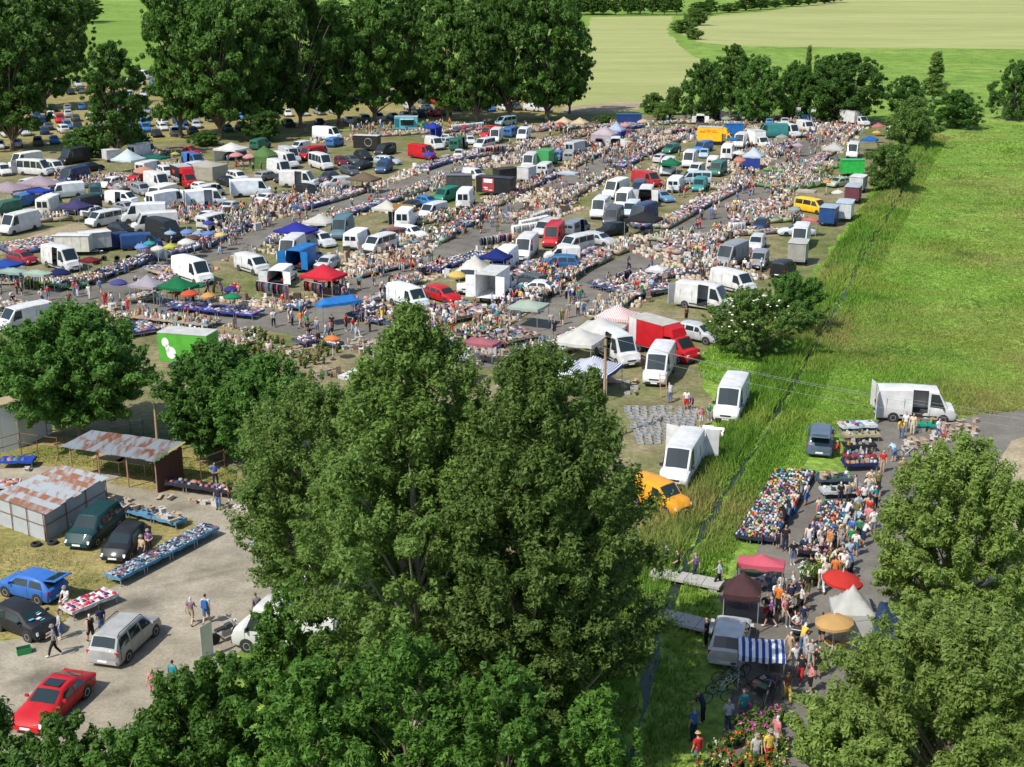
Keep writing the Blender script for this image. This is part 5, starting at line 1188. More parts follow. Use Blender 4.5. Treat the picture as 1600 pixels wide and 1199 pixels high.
def trestle(p, L, W, h, rz, name, label, mat, leg=True, group=None, cloth=None):
    e = empty(name, p, rz); tag(e, label, 'table', group)
    if cloth:
        mb = MB().box((0, 0, h - .012), (L, W, .024)); z0 = max(.25, h - .42)
        mb.add([(-L / 2, -W / 2, h - .03), (L / 2, -W / 2, h - .03), (L / 2, W / 2, h - .03), (-L / 2, W / 2, h - .03), (-L / 2 * 1.01, -W / 2 * 1.04, z0), (L / 2 * 1.01, -W / 2 * 1.04, z0), (L / 2 * 1.01, W / 2 * 1.04, z0), (-L / 2 * 1.01, W / 2 * 1.04, z0)], [(0, 1, 5, 4), (1, 2, 6, 5), (2, 3, 7, 6), (3, 0, 4, 7)])
        ob('tablecloth', mb.build('tablecloth', M['cloth']), e, color=cloth)
    else: ob('table_top', MB().box((0, 0, h - .02), (L, W, .04)).build('table_top', mat), e)
    lg = MB().box((0, 0, (h - .04) / 2), (.05, .05, h - .04)).build('leg', M['wood'] if leg else M['metal'])
    for sx in (-1, 1):
        for sy in (-1, 1): ob('leg', lg, e, (sx * (L / 2 - .12), sy * (W / 2 - .10), 0))
    return e
for (px_, py_, lb) in ((172, 733, 'bare wooden table under the open shed, the taller one'), (212, 738, 'low bare wooden table under the open shed')):
    p = G(px_, py_); d = FRc - FLc; trestle(p, 2.4, 1.0, .85, math.atan2(d.y, d.x), 'wooden_table', lb, M['wood'])
# tarpaulin shed
A_, B_, C_, D_ = G(-12, 775, 1.95), G(67, 802, 1.95), G(166, 745, 2.05), G(98, 727, 2.15)
cen = (A_ + B_ + C_ + D_) / 4; ts = empty('tarpaulin_shed', (cen.x, cen.y, 0)); tag(ts, 'closed stall of grey tarpaulin walls under a streaked zinc roof', 'shed'); b0 = Vector(ts.location)
shed_roof(ts, B_, C_, D_, A_, 9, 1)
def tarp_wall(a, b, h0, h1, parent, b0, n=14):
    d = b - a; L = d.xy.length; V = []; nn = Vector((-d.y, d.x, 0)).normalized()
    for j in range(6):
        for i in range(n + 1):
            t = i / n; z = (h0 + (h1 - h0) * t) * j / 5; V.append(Vector((a.x + d.x * t, a.y + d.y * t, z)) + nn * (.05 * math.sin(i * 2.1 + j * .9) * (1 - j / 6)) - b0)
    mb = MB().add(V, [(j * (n + 1) + i, j * (n + 1) + i + 1, (j + 1) * (n + 1) + i + 1, (j + 1) * (n + 1) + i) for j in range(5) for i in range(n)])
    ob('tarpaulin_wall', mb.build('tarpaulin_wall', simple('grey_tarpaulin', (.36, .38, .39), .6, noise=.25, nscale=1.2), 60), parent)
    for t in (0, .33, .66, 1):
        q = a + d * t + nn * -.07; ob('post', MB().tube([(0, 0, 0), (0, 0, (h0 + (h1 - h0) * t))], .03, 5).build('post', M['rusty']), parent, Vector((q.x, q.y, 0)) - b0)
    ob('rail', MB().tube([a + nn * -.06 + Vector((0, 0, -a.z + h0 * .55)) - b0, b + nn * -.06 + Vector((0, 0, -b.z + h1 * .55)) - b0], .025, 5).build('rail', M['rusty']), parent)
sk_ = .96; inset = lambda p: Vector((cen.x + (p.x - cen.x) * sk_, cen.y + (p.y - cen.y) * sk_, p.z))
a_, b_, c_, d_ = map(inset, (A_, B_, C_, D_))
for u, v in ((a_, b_), (b_, c_), (c_, d_), (d_, a_)): tarp_wall(u, v, u.z - .04, v.z - .04, ts, b0)
# white hall at the left edge
c0 = G(30, 701); c1 = G(-150, 742); c2 = G(82, 677)
hl = empty('white_hall', c0); tag(hl, 'white clad hall with a flat tan roof at the left edge', 'building')
cladm = simple('white_cladding', (.60, .62, .63), .6, noise=.1)
def wall_panels(a, b, h, n, parent, b0):
    d = b - a; nn = Vector((-d.y, d.x, 0)).normalized(); an = math.atan2(d.y, d.x); w_ = d.length / n
    me = MB().box((0, 0, h / 2), (w_ - .03, .08, h)).build('wall_panel', cladm)
    for i in range(n): ob('wall_panel', me, parent, a + d * ((i + .5) / n) - b0, an)
wall_panels(c0, c1, 3.3, 7, hl, c0); wall_panels(c0 + (c2 - c0).normalized() * .08, c2, 3.3, 5, hl, c0)
c3 = c1 + (c2 - c0); up = Vector((0, 0, 3.32))
ob('roof', MB().add([q + up + Vector((0, 0, dz)) - c0 for dz in (0, .22) for q in (c0 + (c0 - c3).normalized() * .3, c1, c3, c2)], [(0, 1, 2, 3), (7, 6, 5, 4), (0, 4, 5, 1), (1, 5, 6, 2), (2, 6, 7, 3), (3, 7, 4, 0)]).build('roof', simple('tan_roof_felt', (.34, .27, .165), .95, noise=.2, nscale=1.5)), hl)
def pipe_rack(pts, label, hs=(1.0, 1.7)):
    W = [G(*p) for p in pts]; e = empty('pipe_rack', W[0]); tag(e, label, 'rack')
    for q in W: ob('post', MB().tube([(0, 0, 0), (0, 0, hs[-1] + .1)], .035, 5).build('post', M['rusty']), e, q - W[0])
    for z in hs: ob('rail', MB().tube([q - W[0] + Vector((0, 0, z)) for q in W], .028, 5).build('rail', M['rusty']), e)
pipe_rack([(0, 722), (34, 712), (60, 716), (92, 720)], 'rusty pipe rack in front of the white hall')
pipe_rack([(256, 748), (315, 754), (352, 740)], 'rusty pipe rack beside the open shed')
pipe_rack([(75, 692), (100, 690), (135, 684)], 'rusty pipe rack behind the open shed', (.9, 1.5))
# green mesh fence behind the sheds
fp = [G(x, y) for x, y in ((205, 690), (225, 688), (245, 687), (265, 688), (288, 690))]
fe = empty('mesh_fence', fp[0]); tag(fe, 'dark green mesh fence behind the open shed', 'fence'); gm = simple('green_wire', (.02, .07, .045), .6)
for a, b in zip(fp, fp[1:]):
    mb = MB(); d = b - a
    for i in range(10): q = a + d * (i / 10) - fp[0]; mb.tube([q, q + Vector((0, 0, 1.5))], .012, 3)
    for z in (.1, .5, .9, 1.3, 1.5): mb.tube([a - fp[0] + Vector((0, 0, z)), b - fp[0] + Vector((0, 0, z))], .012, 3)
    ob('fence_panel', mb.build('fence_panel', gm), fe); ob('post', MB().tube([(0, 0, 0), (0, 0, 1.6)], .03, 5).build('post', gm), fe, a - fp[0])
# poles and wires
def pole(bx, by, ty, label, arm=None):
    p = G(bx, by); h = height_to(bx, by, ty); e = empty('utility_pole', p); tag(e, label, 'pole')
    ob('post', MB().tube([(0, 0, 0), (0, 0, h)], [.13, .09], 8).build('post', M['wood'], 50), e)
    tops = []
    if arm:
        d = Vector((math.cos(arm), math.sin(arm), 0)); ob('crossarm', MB().tube([d * -1.3 + Vector((0, 0, h - .5)), d * 1.3 + Vector((0, 0, h - .5))], .06, 4).build('crossarm', M['black']), e)
        ins = MB().lathe([(.03, 0), (.06, .06), (.035, .12), (.06, .18), (.02, .24)], 8).build('insulator', simple('porcelain', (.12, .06, .04), .3), 50)
        for t in (-1.2, 0, 1.2): ob('insulator', ins, e, d * t + Vector((0, 0, h - .46 + (.45 if t == 0 else 0)))); tops.append(p + d * t + Vector((0, 0, h - .24 + (.45 if t == 0 else 0))))
    return tops
pole(248, 712, 630, 'plain wooden pole behind the open shed')
t1 = pole(943, 690, 530, 'utility pole with a crossarm rising between the pinstriped gazebos', R(65))
p2 = G(1900, 900)
for i, q in enumerate(t1):
    b = p2 + Vector((.5 * (i - 1), 1.2 * (i - 1), 8.3)); L = [q.lerp(b, k / 16) - Vector((0, 0, 1.1 * (1 - (k / 8 - 1) ** 2))) for k in range(17)]
    o = ob('power_wire', MB().tube([v - q for v in L], .008, 4).build('power_wire', simple('wire_grey', (.22, .23, .23), .5)), None, q)
    tag(o, ('nearest', 'middle', 'farthest')[i] + ' of three power wires running over the ditch', 'wire')
# ditch crossings
for (a, b, w_, lb) in (((1003, 962), (1122, 990), 1.3, 'concrete slab bridge over the ditch beside the white hatchback'), ((1018, 900), (1128, 922), 1.1, 'concrete footbridge over the ditch by the dark brown gazebo')):
    P, Q = G(*a), G(*b); d = Q - P; e = empty('footbridge', P, math.atan2(d.y, d.x)); tag(e, lb, 'bridge')
    k = 4
    for i in range(k): ob('slab', MB().box((d.length * (i + .5) / k, 0, .30), (d.length / k - .03, w_, .16)).build('slab', M['concrete']), e)
    for x in (.4, d.length - .4): ob('abutment', MB().box((x, 0, .11), (.5, w_ * .9, .22)).build('abutment', M['concrete']), e)
    if 'slab bridge' in lb: ob('edge_pipe', MB().tube([(0, -w_ / 2 - .05, .30), (d.length, -w_ / 2 - .05, .30)], .06, 6).build('edge_pipe', M['metal']), e)
# small yard things
TY = MB().lathe([(.20, -.09), (.30, -.10), (.33, -.06), (.33, .06), (.30, .10), (.20, .09), (.20, -.09)], 14); TYm = TY.build('tyre', M['tyre'], 40)
def tyre(px_, py_, n, label, up=False, group='loose tyres'):
    p = G(px_, py_)
    for i in range(n):
        o = ob('tyre', TYm, None, (p.x + rnd.uniform(-.03, .03), p.y, .10 + .2 * i if not up else .33)); o.rotation_euler = (R(90) if up else 0, 0, rnd.uniform(0, 3)) if not up else (R(90), 0, rnd.uniform(-.5, .5))
        tag(o, label if n == 1 else f'tyre in {label}', 'tyre', group)
tyre(57, 853, 1, 'tyre lying on the grass, the one nearer the picture edge'); tyre(82, 850, 1, 'tyre lying on the grass, the one nearer the dark green car')
for i, (x, y, n, up) in enumerate([(183, 408, 1, True), (182, 413, 2, False), (201, 407, 1, True), (214, 410, 3, False), (240, 414, 2, False), (152, 412, 2, False), (163, 408, 2, True), (157, 428, 3, False), (166, 431, 3, False), (176, 431, 3, False), (178, 419, 2, False), (188, 418, 1, True), (227, 411, 1, True), (148, 414, 1, True)]):
    tyre(x, y, n, ('standing tyre' if up else 'stack of tyres') + f' on the grass at the tyre seller, {["front", "second", "middle", "rear", "outer", "corner", "inner", "lower", "near", "end", "short", "single", "far", "edge"][i]} one', up, 'tyres at the tyre seller')
for (x, y, t_, lb) in ((60, 893, 876, 'thin wooden stake in the dry grass above the blue hatchback'), (4, 930, 912, 'thin wooden stake at the picture edge')):
    p = G(x, y); h = height_to(x, y, t_); tag(ob('stake', MB().tube([(0, 0, 0), (0, 0, h)], [.04, .03], 5).build('stake', M['wood']), None, p), lb, 'stake')
p = G(38, 1021); e = empty('plastic_box', p, .5); tag(e, 'green plastic box on the ground beside the black hatchback', 'box')
gb = MB()
for (c, d) in (((0, 0, .03), (.7, .45, .04)), ((.34, 0, .18), (.03, .45, .3)), ((-.34, 0, .18), (.03, .45, .3)), ((0, .21, .18), (.7, .03, .3)), ((0, -.21, .18), (.7, .03, .3))): gb.box(c, d)
ob('walls', gb.build('walls', M['plastic']), e, color=(.01, .22, .06)); ob('contents', MB().box((0, 0, .2), (.6, .36, .1)).build('contents', M['black']), e)
p = G(325, 1028); e = empty('banner_stand', p, R(60)); tag(e, 'tall narrow white banner on a stand beside the motorcycle', 'banner')
ob('banner', MB().box((0, 0, .98), (.85, .015, 1.85)).build('banner', simple('banner_print', (.62, .63, .66), .6, noise=.15, nscale=3)), e); ob('foot', MB().box((0, 0, .03), (.9, .3, .05)).build('foot', M['metal']), e); ob('pole', MB().tube([(0, .03, 0), (0, .03, 1.95)], .015, 5).build('pole', M['metal']), e)
def ring_mb(mb, c, r, t, n=18, axis='y', m=0):
    P = [(c[0] + r * math.cos(i * 2 * math.pi / n), c[1], c[2] + r * math.sin(i * 2 * math.pi / n)) for i in range(n + 1)]
    return mb.tube(P, t, 5, m, False)
def make_bike():
    d = {}
    d['tyre'] = ring_mb(MB(), (0, 0, 0), .33, .022).build('wheel', M['tyre'], 60)
    s = MB()
    for i in range(8): a = i * math.pi / 8; s.tube([(.32 * math.cos(a), 0, .32 * math.sin(a)), (-.32 * math.cos(a), 0, -.32 * math.sin(a))], .004, 3)
    d['spokes'] = ring_mb(s, (0, 0, 0), .30, .010).build('spokes', M['rim'])
    d['frame'] = MB().tube([(-.5, 0, .34), (-.05, 0, .30), (-.18, 0, .85)], .018, 5).tube([(-.05, 0, .30), (.42, 0, .80)], .02, 5).tube([(-.16, 0, .75), (.40, 0, .85)], .018, 5).tube([(-.5, 0, .34), (-.17, 0, .80)], .014, 5).tube([(.38, 0, .95), (.55, 0, .34)], .018, 5).build('frame', M['plastic'])
    d['handlebar'] = MB().tube([(.25, -.27, 1.02), (.38, -.1, 1.03), (.38, .1, 1.03), (.25, .27, 1.02)], .014, 5).build('handlebar', M['metal'])
    d['saddle'] = MB().box((-.2, 0, .92), (.26, .15, .06), taper=.7).build('saddle', M['black'], 40)
    d['crank'] = ring_mb(MB(), (-.05, .04, .30), .09, .012, 10).tube([(-.05, .1, .30), (.1, .12, .24)], .01, 4).tube([(-.05, -.08, .30), (-.2, -.1, .36)], .01, 4).build('crank', M['metal'])
    return d
BK_ = make_bike()
def bicycle(px_, py_, rz, colr, label, lean=.12):
    p = G(px_, py_); e = empty('bicycle', p, rz); e.rotation_euler = (lean, 0, rz); tag(e, label, 'bicycle')
    for x in (-.5, .55): wq = ob('wheel', BK_['tyre'], e, (x, 0, .35)); ob('spokes', BK_['spokes'], wq)
    for k in ('frame', 'handlebar', 'saddle', 'crank'): ob(k, BK_[k], e, color=colr)
for (x, y, a, c_, lb) in ((1118, 1098, .2, (.03, .22, .22), 'teal bicycle in front of the bicycle group by the white hatchback'), (1128, 1085, .1, (.45, .50, .10), 'lime bicycle in the bicycle group'), (1140, 1078, .3, (.30, .42, .52), 'pale blue bicycle in the bicycle group'), (1136, 1066, .2, (.05, .06, .10), 'dark bicycle at the back of the bicycle group'), (1148, 1060, .4, (.28, .30, .33), 'silver bicycle at the end of the bicycle group'), (1208, 1088, 1.3, (.55, .06, .16), 'pink wheeled bicycle beside the folded clothes'), (1196, 1098, 1.2, (.6, .6, .58), 'white bicycle beside the flower plants'),
    (1415, 716, .1, (.6, .6, .58), 'white bicycle before the cardboard stall'), (1437, 714, .1, (.40, .42, .10), 'olive bicycle before the cardboard stall'), (1456, 706, .2, (.1, .2, .1), 'green bicycle at the end of the cardboard stall'), (390, 394, .5, (.1, .1, .1), 'black bicycle beside the far left lane')): bicycle(x, y, a, c_, lb)
# motorcycle
p = G(353, 1000); e = empty('motorcycle', p, R(48)); e.rotation_euler = (.08, 0, R(48)); tag(e, 'dark motorcycle parked beside the half hidden white van', 'motorcycle')
mt_ = MB().lathe([(.20, -.06), (.29, -.06), (.31, 0), (.29, .06), (.20, .06), (.20, -.06)], 16, axis='y').build('wheel', M['tyre'], 40); mr_ = MB().lathe([(.02, -.04), (.20, -.03), (.20, .03), (.02, .04)], 12, axis='y').build('rim', M['rim'])
for x in (-.68, .72): wq = ob('wheel', mt_, e, (x, 0, .31)); ob('rim', mr_, wq)
ob('tank', MB().box((.15, 0, .82), (.5, .30, .24), taper=.7).build('tank', M['paint'], 40), e, color=(.05, .06, .07)); ob('seat', MB().box((-.35, 0, .80), (.65, .28, .10), taper=.85).build('seat', M['black'], 40), e)
ob('engine', MB().box((.05, 0, .48), (.5, .32, .36), taper=.8).lathe([(.05, -.25), (.05, .25)], 8, 0, (-.35, .12, .35), 'y').build('engine', M['metal'], 40), e)
ob('fork', MB().tube([(.72, .09, .31), (.45, .09, 1.0)], .025).tube([(.72, -.09, .31), (.45, -.09, 1.0)], .025).tube([(.38, -.38, 1.06), (.46, 0, 1.02), (.38, .38, 1.06)], .016).build('fork', M['metal']), e)
ob('headlight', MB().lathe([(.02, -.08), (.10, -.02), (.11, .06), (.02, .07)], 10, 0, (0, 0, 0)).build('headlight', M['lamp'], 50), e, (.58, 0, .90), rot=(0, R(90), 0))
ob('mudguard', MB().box((-.85, 0, .66), (.5, .16, .05), taper=.9).build('mudguard', M['black']), e); ob('tail_light', MB().box((-1.08, 0, .70), (.06, .14, .1)).build('tail_light', M['red']), e)
for s in (-1, 1): ob('mirror', MB().box((.36, s * .36, 1.18), (.03, .12, .08)).tube([(.40, s * .30, 1.05), (.36, s * .36, 1.16)], .008, 4).build('mirror', M['black']), e)
for x, c_ in ((1152, (.05, .40, .32)), (1172, (.40, .05, .08))):
    p = G(x, 190); o = ob('crossed_poles', MB().tube([(-1.3, 0, 0), (1.3, 0, 3.6)], .06, 5).tube([(1.3, .1, 0), (-1.3, .1, 3.6)], .06, 5).tube([(1.5, .2, 0), (2.0, .2, 3.4)], .06, 5).build('crossed_poles', M['plastic']), None, p, color=c_); tag(o, ('green' if x < 1160 else 'red') + ' crossed poles of a frame before the dark trees', 'frame')
for (x, y, lb) in ((1104, 682, 'framed picture leaning on the white van, the pale one'), (1121, 685, 'framed picture leaning on the white van, the dark one')):
    p = G(x, y); e = empty('framed_picture', p, R(-20)); e.rotation_euler = (R(-35), 0, R(-20)); tag(e, lb, 'picture')
    ob('frame', MB().box((0, 0, .42), (.78, .03, .84)).build('frame', M['steel']), e); ob('canvas', MB().box((0, -.02, .42), (.44, .02, .5)).build('canvas', simple('picture_print', (.28, .16, .17) if 'dark' in lb else (.45, .5, .55), .7, noise=.5, nscale=6)), e)
p = G(1037, 622); e = empty('step_ladder', p, R(30)); e.rotation_euler = (R(-14), 0, R(10)); tag(e, 'wooden ladder leaning beside the white van over the crates', 'ladder')
for s in (-1, 1): ob('rail', MB().box((s * .25, 0, 1.0), (.06, .05, 2.0)).build('rail', M['wood']), e)
for i in range(6): ob('rung', MB().box((0, 0, .2 + .32 * i), (.46, .07, .035)).build('rung', M['wood']), e)

# more vehicles between the rows, each beside something already placed
FILLK = [('van', 'high-roof van'), ('van', 'high-roof van'), ('lowvan', 'van'), ('transporter', 'van'), ('minivan', 'passenger van'), ('hatch', 'hatchback'), ('estate', 'estate car'), ('mpv', 'people carrier'), ('sedan', 'saloon'), ('smallvan', 'small van')]
FILLC = [('white', WH), ('white', WH), ('white', WH), ('silver', SI), ('silver', (.5, .51, .52)), ('dark grey', GY), ('black', BK), ('dark blue', DB), ('blue', (.05, .16, .40)), ('red', RD), ('cream', CR), ('green', (.03, .14, .09))]
FILLP = [(0, 262), (330, 236), (640, 218), (900, 205), (1080, 205), (1150, 240), (1250, 330), (1230, 430), (1120, 455), (1000, 440), (900, 450), (700, 430), (560, 420), (420, 450), (130, 440), (0, 440)]
cnt = 0; base_marks = list(MARKS)
for (x, y) in sample(FILLP, 2600):
    if cnt >= 62: break
    p = G(x, y); dl = min((w_ - p).xy.length - hw for nm, (W, hw) in lane_world.items() for w_ in W)
    if dl < 4.6 or (y > 372 and x < 170): continue
    a = LA + R(rnd.choice([180, 180, 0, -115 if x < 560 else 180])) + rnd.uniform(-.15, .15)
    if any(blocked(p + Vector((math.cos(a), math.sin(a), 0)) * t, 1.25) for t in (-2.4, 0, 2.4)): continue
    if any((m_[0] - p).xy.length < 2.6 for m_ in base_marks): continue
    (kd, kn), (cn_, cc_) = rnd.choice(FILLK), rnd.choice(FILLC)
    m_ = min(base_marks, key=lambda q: (q[0] - p).xy.length); f = pix(p + Vector((math.cos(a), math.sin(a), 0)) * 2)
    sw = m_[1].split(' beside ')[0].split(' behind ')[0].split(' with ')[0].split(' between ')[0].split(' in front ')[0]
    lb_ = ' '.join(f'{cn_} {kn} standing next to the {sw}'.split()[:16])
    if any(q[1] == lb_ for q in MARKS): continue
    vehicle(kd, x, y, f[0], f[1], cc_, lb_, side=(kd in ('van', 'lowvan', 'transporter') and rnd.random() < .3)); cnt += 1
print('FILL', cnt)
# ------------------------------------------------------------------ people
def make_pose(name, J, heavy=1.0, lod=False):
    """J: joints that differ from standing. Returns shared meshes: body, shirt, trousers, shorts, dress, shoes, hair, long_hair, far."""
    P = dict(pelvis=(0, 0, .93), spine=(0, 0, 1.12), chest=(0, .01, 1.32), neck=(0, .005, 1.47), head0=(0, .015, 1.54), head1=(0, .03, 1.62), head2=(0, .01, 1.70),
             shL=(-.165, 0, 1.40), elL=(-.235, -.02, 1.13), wrL=(-.245, .06, .90), hdL=(-.245, .085, .82), shR=(.165, 0, 1.40), elR=(.235, -.02, 1.13), wrR=(.245, .06, .90), hdR=(.245, .085, .82),
             hpL=(-.09, 0, .88), knL=(-.10, .02, .48), anL=(-.10, -.02, .08), toL=(-.11, .15, .035), hpR=(.09, 0, .88), knR=(.10, .02, .48), anR=(.10, -.02, .08), toR=(.11, .15, .035))
    P.update(J); P = {k: Vector(v) for k, v in P.items()}
    rad = dict(pelvis=(.155, .115), spine=(.140, .105), chest=(.165, .115), neck=(.055, .055), head0=(.070, .078), head1=(.082, .100), head2=(.055, .065), sh=(.070, .068), el=(.045, .045), wr=(.031, .031), hd=(.036, .024), hp=(.095, .092), kn=(.060, .062), an=(.042, .045), to=(.038, .030))
    keys = list(P); E = [('pelvis', 'spine'), ('spine', 'chest'), ('chest', 'neck'), ('neck', 'head0'), ('head0', 'head1'), ('head1', 'head2')]
    for s in 'LR': E += [('chest', 'sh' + s), ('sh' + s, 'el' + s), ('el' + s, 'wr' + s), ('wr' + s, 'hd' + s), ('pelvis', 'hp' + s), ('hp' + s, 'kn' + s), ('kn' + s, 'an' + s), ('an' + s, 'to' + s)]
    fd = (P['head1'] - P['head0']); fw = Vector((0, 1, 0)); fw = (fw - fd.normalized() * fw.dot(fd.normalized())).normalized()
    P['nose'] = P['head1'] + fw * .115 - fd * .15; keys.append('nose'); E.append(('head1', 'nose')); rad['nose'] = (.014, .014)
    for s in ('' if lod else 'LR'):                         # five bent fingers of unequal length on each hand
        d = (P['hd' + s] - P['wr' + s]).normalized(); sd = Vector((0, 1, 0)); sd = (sd - d * sd.dot(d)).normalized(); cl = Vector((1 if s == 'L' else -1, 0, 0))
        for i, (o_, l_) in enumerate(((.027, .070), (.010, .080), (-.008, .074), (-.025, .056))):
            k1, k2 = f'f{s}{i}a', f'f{s}{i}b'; P[k1] = P['hd' + s] + d * .045 + sd * o_; P[k2] = P[k1] + d * l_ * .6 + cl * l_ * .45
            keys += [k1, k2]; E += [('hd' + s, k1), (k1, k2)]; rad[k1] = rad[k2] = (.009, .009)
        k1 = f't{s}'; P[k1] = P['hd' + s] + sd * .055 + d * .03; keys.append(k1); E.append(('hd' + s, k1)); rad[k1] = (.010, .010)
    me = bpy.data.meshes.new('skeleton'); me.from_pydata([P[k] for k in keys], [(keys.index(a), keys.index(b)) for a, b in E], [])
    o = bpy.data.objects.new('skeleton', me); col.objects.link(o)
    sm = o.modifiers.new('skin', 'SKIN'); sm.use_smooth_shade = True; sm.branch_smoothing = .6
    lay = me.skin_vertices[0] if len(me.skin_vertices) else None
    if lay is None:
        bpy.context.view_layer.objects.active = o
        me.update()
        lay = me.skin_vertices[0]
    for i, k in enumerate(keys):
        r_ = rad.get(k) or rad[k[:2]]; lay.data[i].radius = (r_[0] * (heavy if k in ('pelvis', 'spine', 'chest') else 1), r_[1] * (heavy if k in ('pelvis', 'spine', 'chest') else 1)); lay.data[i].use_root = (i == 0)
    if not lod: ss = o.modifiers.new('sub', 'SUBSURF'); ss.levels = 1; ss.render_levels = 1
    bpy.context.view_layer.update()
    body = bpy.data.meshes.new_from_object(o.evaluated_get(bpy.context.evaluated_depsgraph_get()))
    bpy.data.objects.remove(o)
    body.name = 'person'
    co = np.array([v.co for v in body.vertices]); nm = np.array([v.normal for v in body.vertices]); fc = [list(p.vertices) for p in body.polygons]
    cen = np.array([co[f].mean(0) for f in fc])
    segs = [(np.array(P[a]), np.array(P[b]), a, b) for a, b in E]
    def dist(p, a, b):
        ab = b - a; t = np.clip(((p - a) @ ab) / max(1e-9, ab @ ab), 0, 1); return np.linalg.norm(p - (a + t[:, None] * ab), axis=1), t
    Dm = []; Tm = []
    for a, b, ka, kb in segs: d_, t_ = dist(cen, a, b); Dm.append(d_); Tm.append(t_)
    Dm = np.array(Dm); Tm = np.array(Tm); which = Dm.argmin(0)
    lab = []
    for i, w_ in enumerate(which):
        a, b = segs[w_][2][:2], segs[w_][3][:2]; t = Tm[w_, i]
        if a in ('he',) or segs[w_][3] in ('head0', 'head1', 'head2', 'nose'): lab.append('head')
        elif (segs[w_][2], segs[w_][3]) == ('chest', 'neck'): lab.append('torso' if t < .55 else 'head')
        elif a in ('ch', 'sp') or (a == 'pe' and b == 'sp'): lab.append('torso' if not (a == 'pe' and t < .45) else 'hip')
        elif a == 'sh': lab.append('upper' if t < .72 else 'arm')
        elif a in ('el', 'wr', 'hd') or a[0] in 'ft' and a != 'to': lab.append('arm')
        elif a == 'pe': lab.append('hip')
        elif a == 'hp': lab.append('thigh')
        elif a == 'kn': lab.append('shin' if t < .86 else 'foot')
        else: lab.append('foot')
    lab = np.array(lab)
    if lod: return dict(lab=lab, co=co, fc=fc)
    body.materials.clear(); body.materials.append(M['skin']); body.polygons.foreach_set('use_smooth', [True] * len(body.polygons))
    def garment(nm_, sel, off, mat, flare=0):
        idx = [f for f, l in zip(fc, sel) if l]
        if not idx: return None
        used = sorted({v for f in idx for v in f}); mp = {v: i for i, v in enumerate(used)}
        vv = co[used] + nm[used] * off
        if flare: k = np.clip((.95 - vv[:, 2]) / .6, 0, 1)[:, None]; c = vv[:, :2].mean(0); vv[:, :2] = c + (vv[:, :2] - c) * (1 + flare * k)
        m_ = bpy.data.meshes.new(nm_); m_.from_pydata(vv.tolist(), [], [[mp[v] for v in f] for f in idx]); m_.materials.append(M[mat]); m_.polygons.foreach_set('use_smooth', [True] * len(idx)); return m_
    out = dict(body=body)
    out['shirt'] = garment('shirt', np.isin(lab, ['torso', 'upper', 'hip']) & ((lab != 'hip') | (cen[:, 2] > P['pelvis'].z - .02)), .020, 'cloth')
    out['trousers'] = garment('trousers', np.isin(lab, ['hip', 'thigh', 'shin']), .014, 'cloth')
    out['shorts'] = garment('shorts', np.isin(lab, ['hip', 'thigh']) , .022, 'cloth')
    out['dress'] = garment('dress', np.isin(lab, ['hip', 'thigh', 'torso']), .026, 'cloth')
    out['shoes'] = garment('shoes', lab == 'foot', .008, 'plastic')
    h0, h1 = np.array(P['head0']), np.array(P['head1']); ax = (h1 - h0) / np.linalg.norm(h1 - h0); rel = cen - h1; up = rel @ ax; fr = rel @ np.array(fw)
    hd = lab == 'head'
    out['hair'] = garment('hair', hd & ((up > .045) | ((fr < .0) & (up > -.06))), .014, 'cloth')
    out['long_hair'] = garment('hair', hd & ((up > .045) | ((fr < .015) & (up > -.20))), .020, 'cloth')
    hm = MB().lathe([(.135, -.005), (.13, .01), (.09, .015), (.082, .08), (.02, .09)], 12); T = Matrix.Translation(P['head1'] + fd * .55) @ fd.normalized().to_track_quat('Z', 'Y').to_matrix().to_4x4()
    hm.v = [tuple(T @ Vector(v)) for v in hm.v]; out['hat'] = hm.build('hat', M['cloth'], 50)
    bk = Vector(P['chest']) - Vector((0, .20, .10)); out['backpack'] = MB().box(bk, (.30, .15, .40), taper=.85).build('backpack', M['cloth'], 40)
    out['lab'] = lab; out['co'] = co; out['fc'] = fc; out['P'] = P
    # features of the face
    e = MB(); q = P['head1'] + fw * .092; sx = Vector((1, 0, 0))
    for s in (-1, 1): e.box(q + sx * s * .033 + fd * .05, (.022, .012, .010))
    e.box(q - fd * .55 + fw * .0, (.045, .012, .010)); out['face'] = e.build('face', simple('face_marks', (.10, .04, .035), .6))
    return out
POSE = {}; FARPOSE = {}; PJ = {}
dict_args = lambda J, heavy=1.0: (J, heavy)
PJ['stand'] = dict_args({})
PJ['wide'] = dict_args(dict(elL=(-.33, -.08, 1.18), wrL=(-.20, .08, 1.02), hdL=(-.15, .10, 1.0), elR=(.33, -.08, 1.18), wrR=(.20, .08, 1.02), hdR=(.15, .10, 1.0), knL=(-.14, .02, .48), anL=(-.17, -.02, .08), toL=(-.20, .15, .035)), 1.15)
PJ['walk'] = dict_args(dict(knL=(-.09, .20, .50), anL=(-.09, .30, .10), toL=(-.10, .46, .06), knR=(.09, -.02, .48), anR=(.09, -.30, .12), toR=(.10, -.16, .035), elL=(-.22, -.16, 1.16), wrL=(-.23, -.18, .93), hdL=(-.23, -.17, .85), elR=(.22, .06, 1.14), wrR=(.22, .26, 1.0), hdR=(.21, .33, .97)))
PJ['stride'] = dict_args(dict(knR=(.09, .18, .50), anR=(.09, .26, .10), toR=(.10, .42, .06), knL=(-.09, -.02, .48), anL=(-.09, -.26, .12), toL=(-.10, -.12, .035), elR=(.23, -.12, 1.15), wrR=(.25, -.08, .92), hdR=(.25, -.06, .84), elL=(-.22, .05, 1.14), wrL=(-.20, .22, 1.02), hdL=(-.17, .28, 1.0)), 1.1)
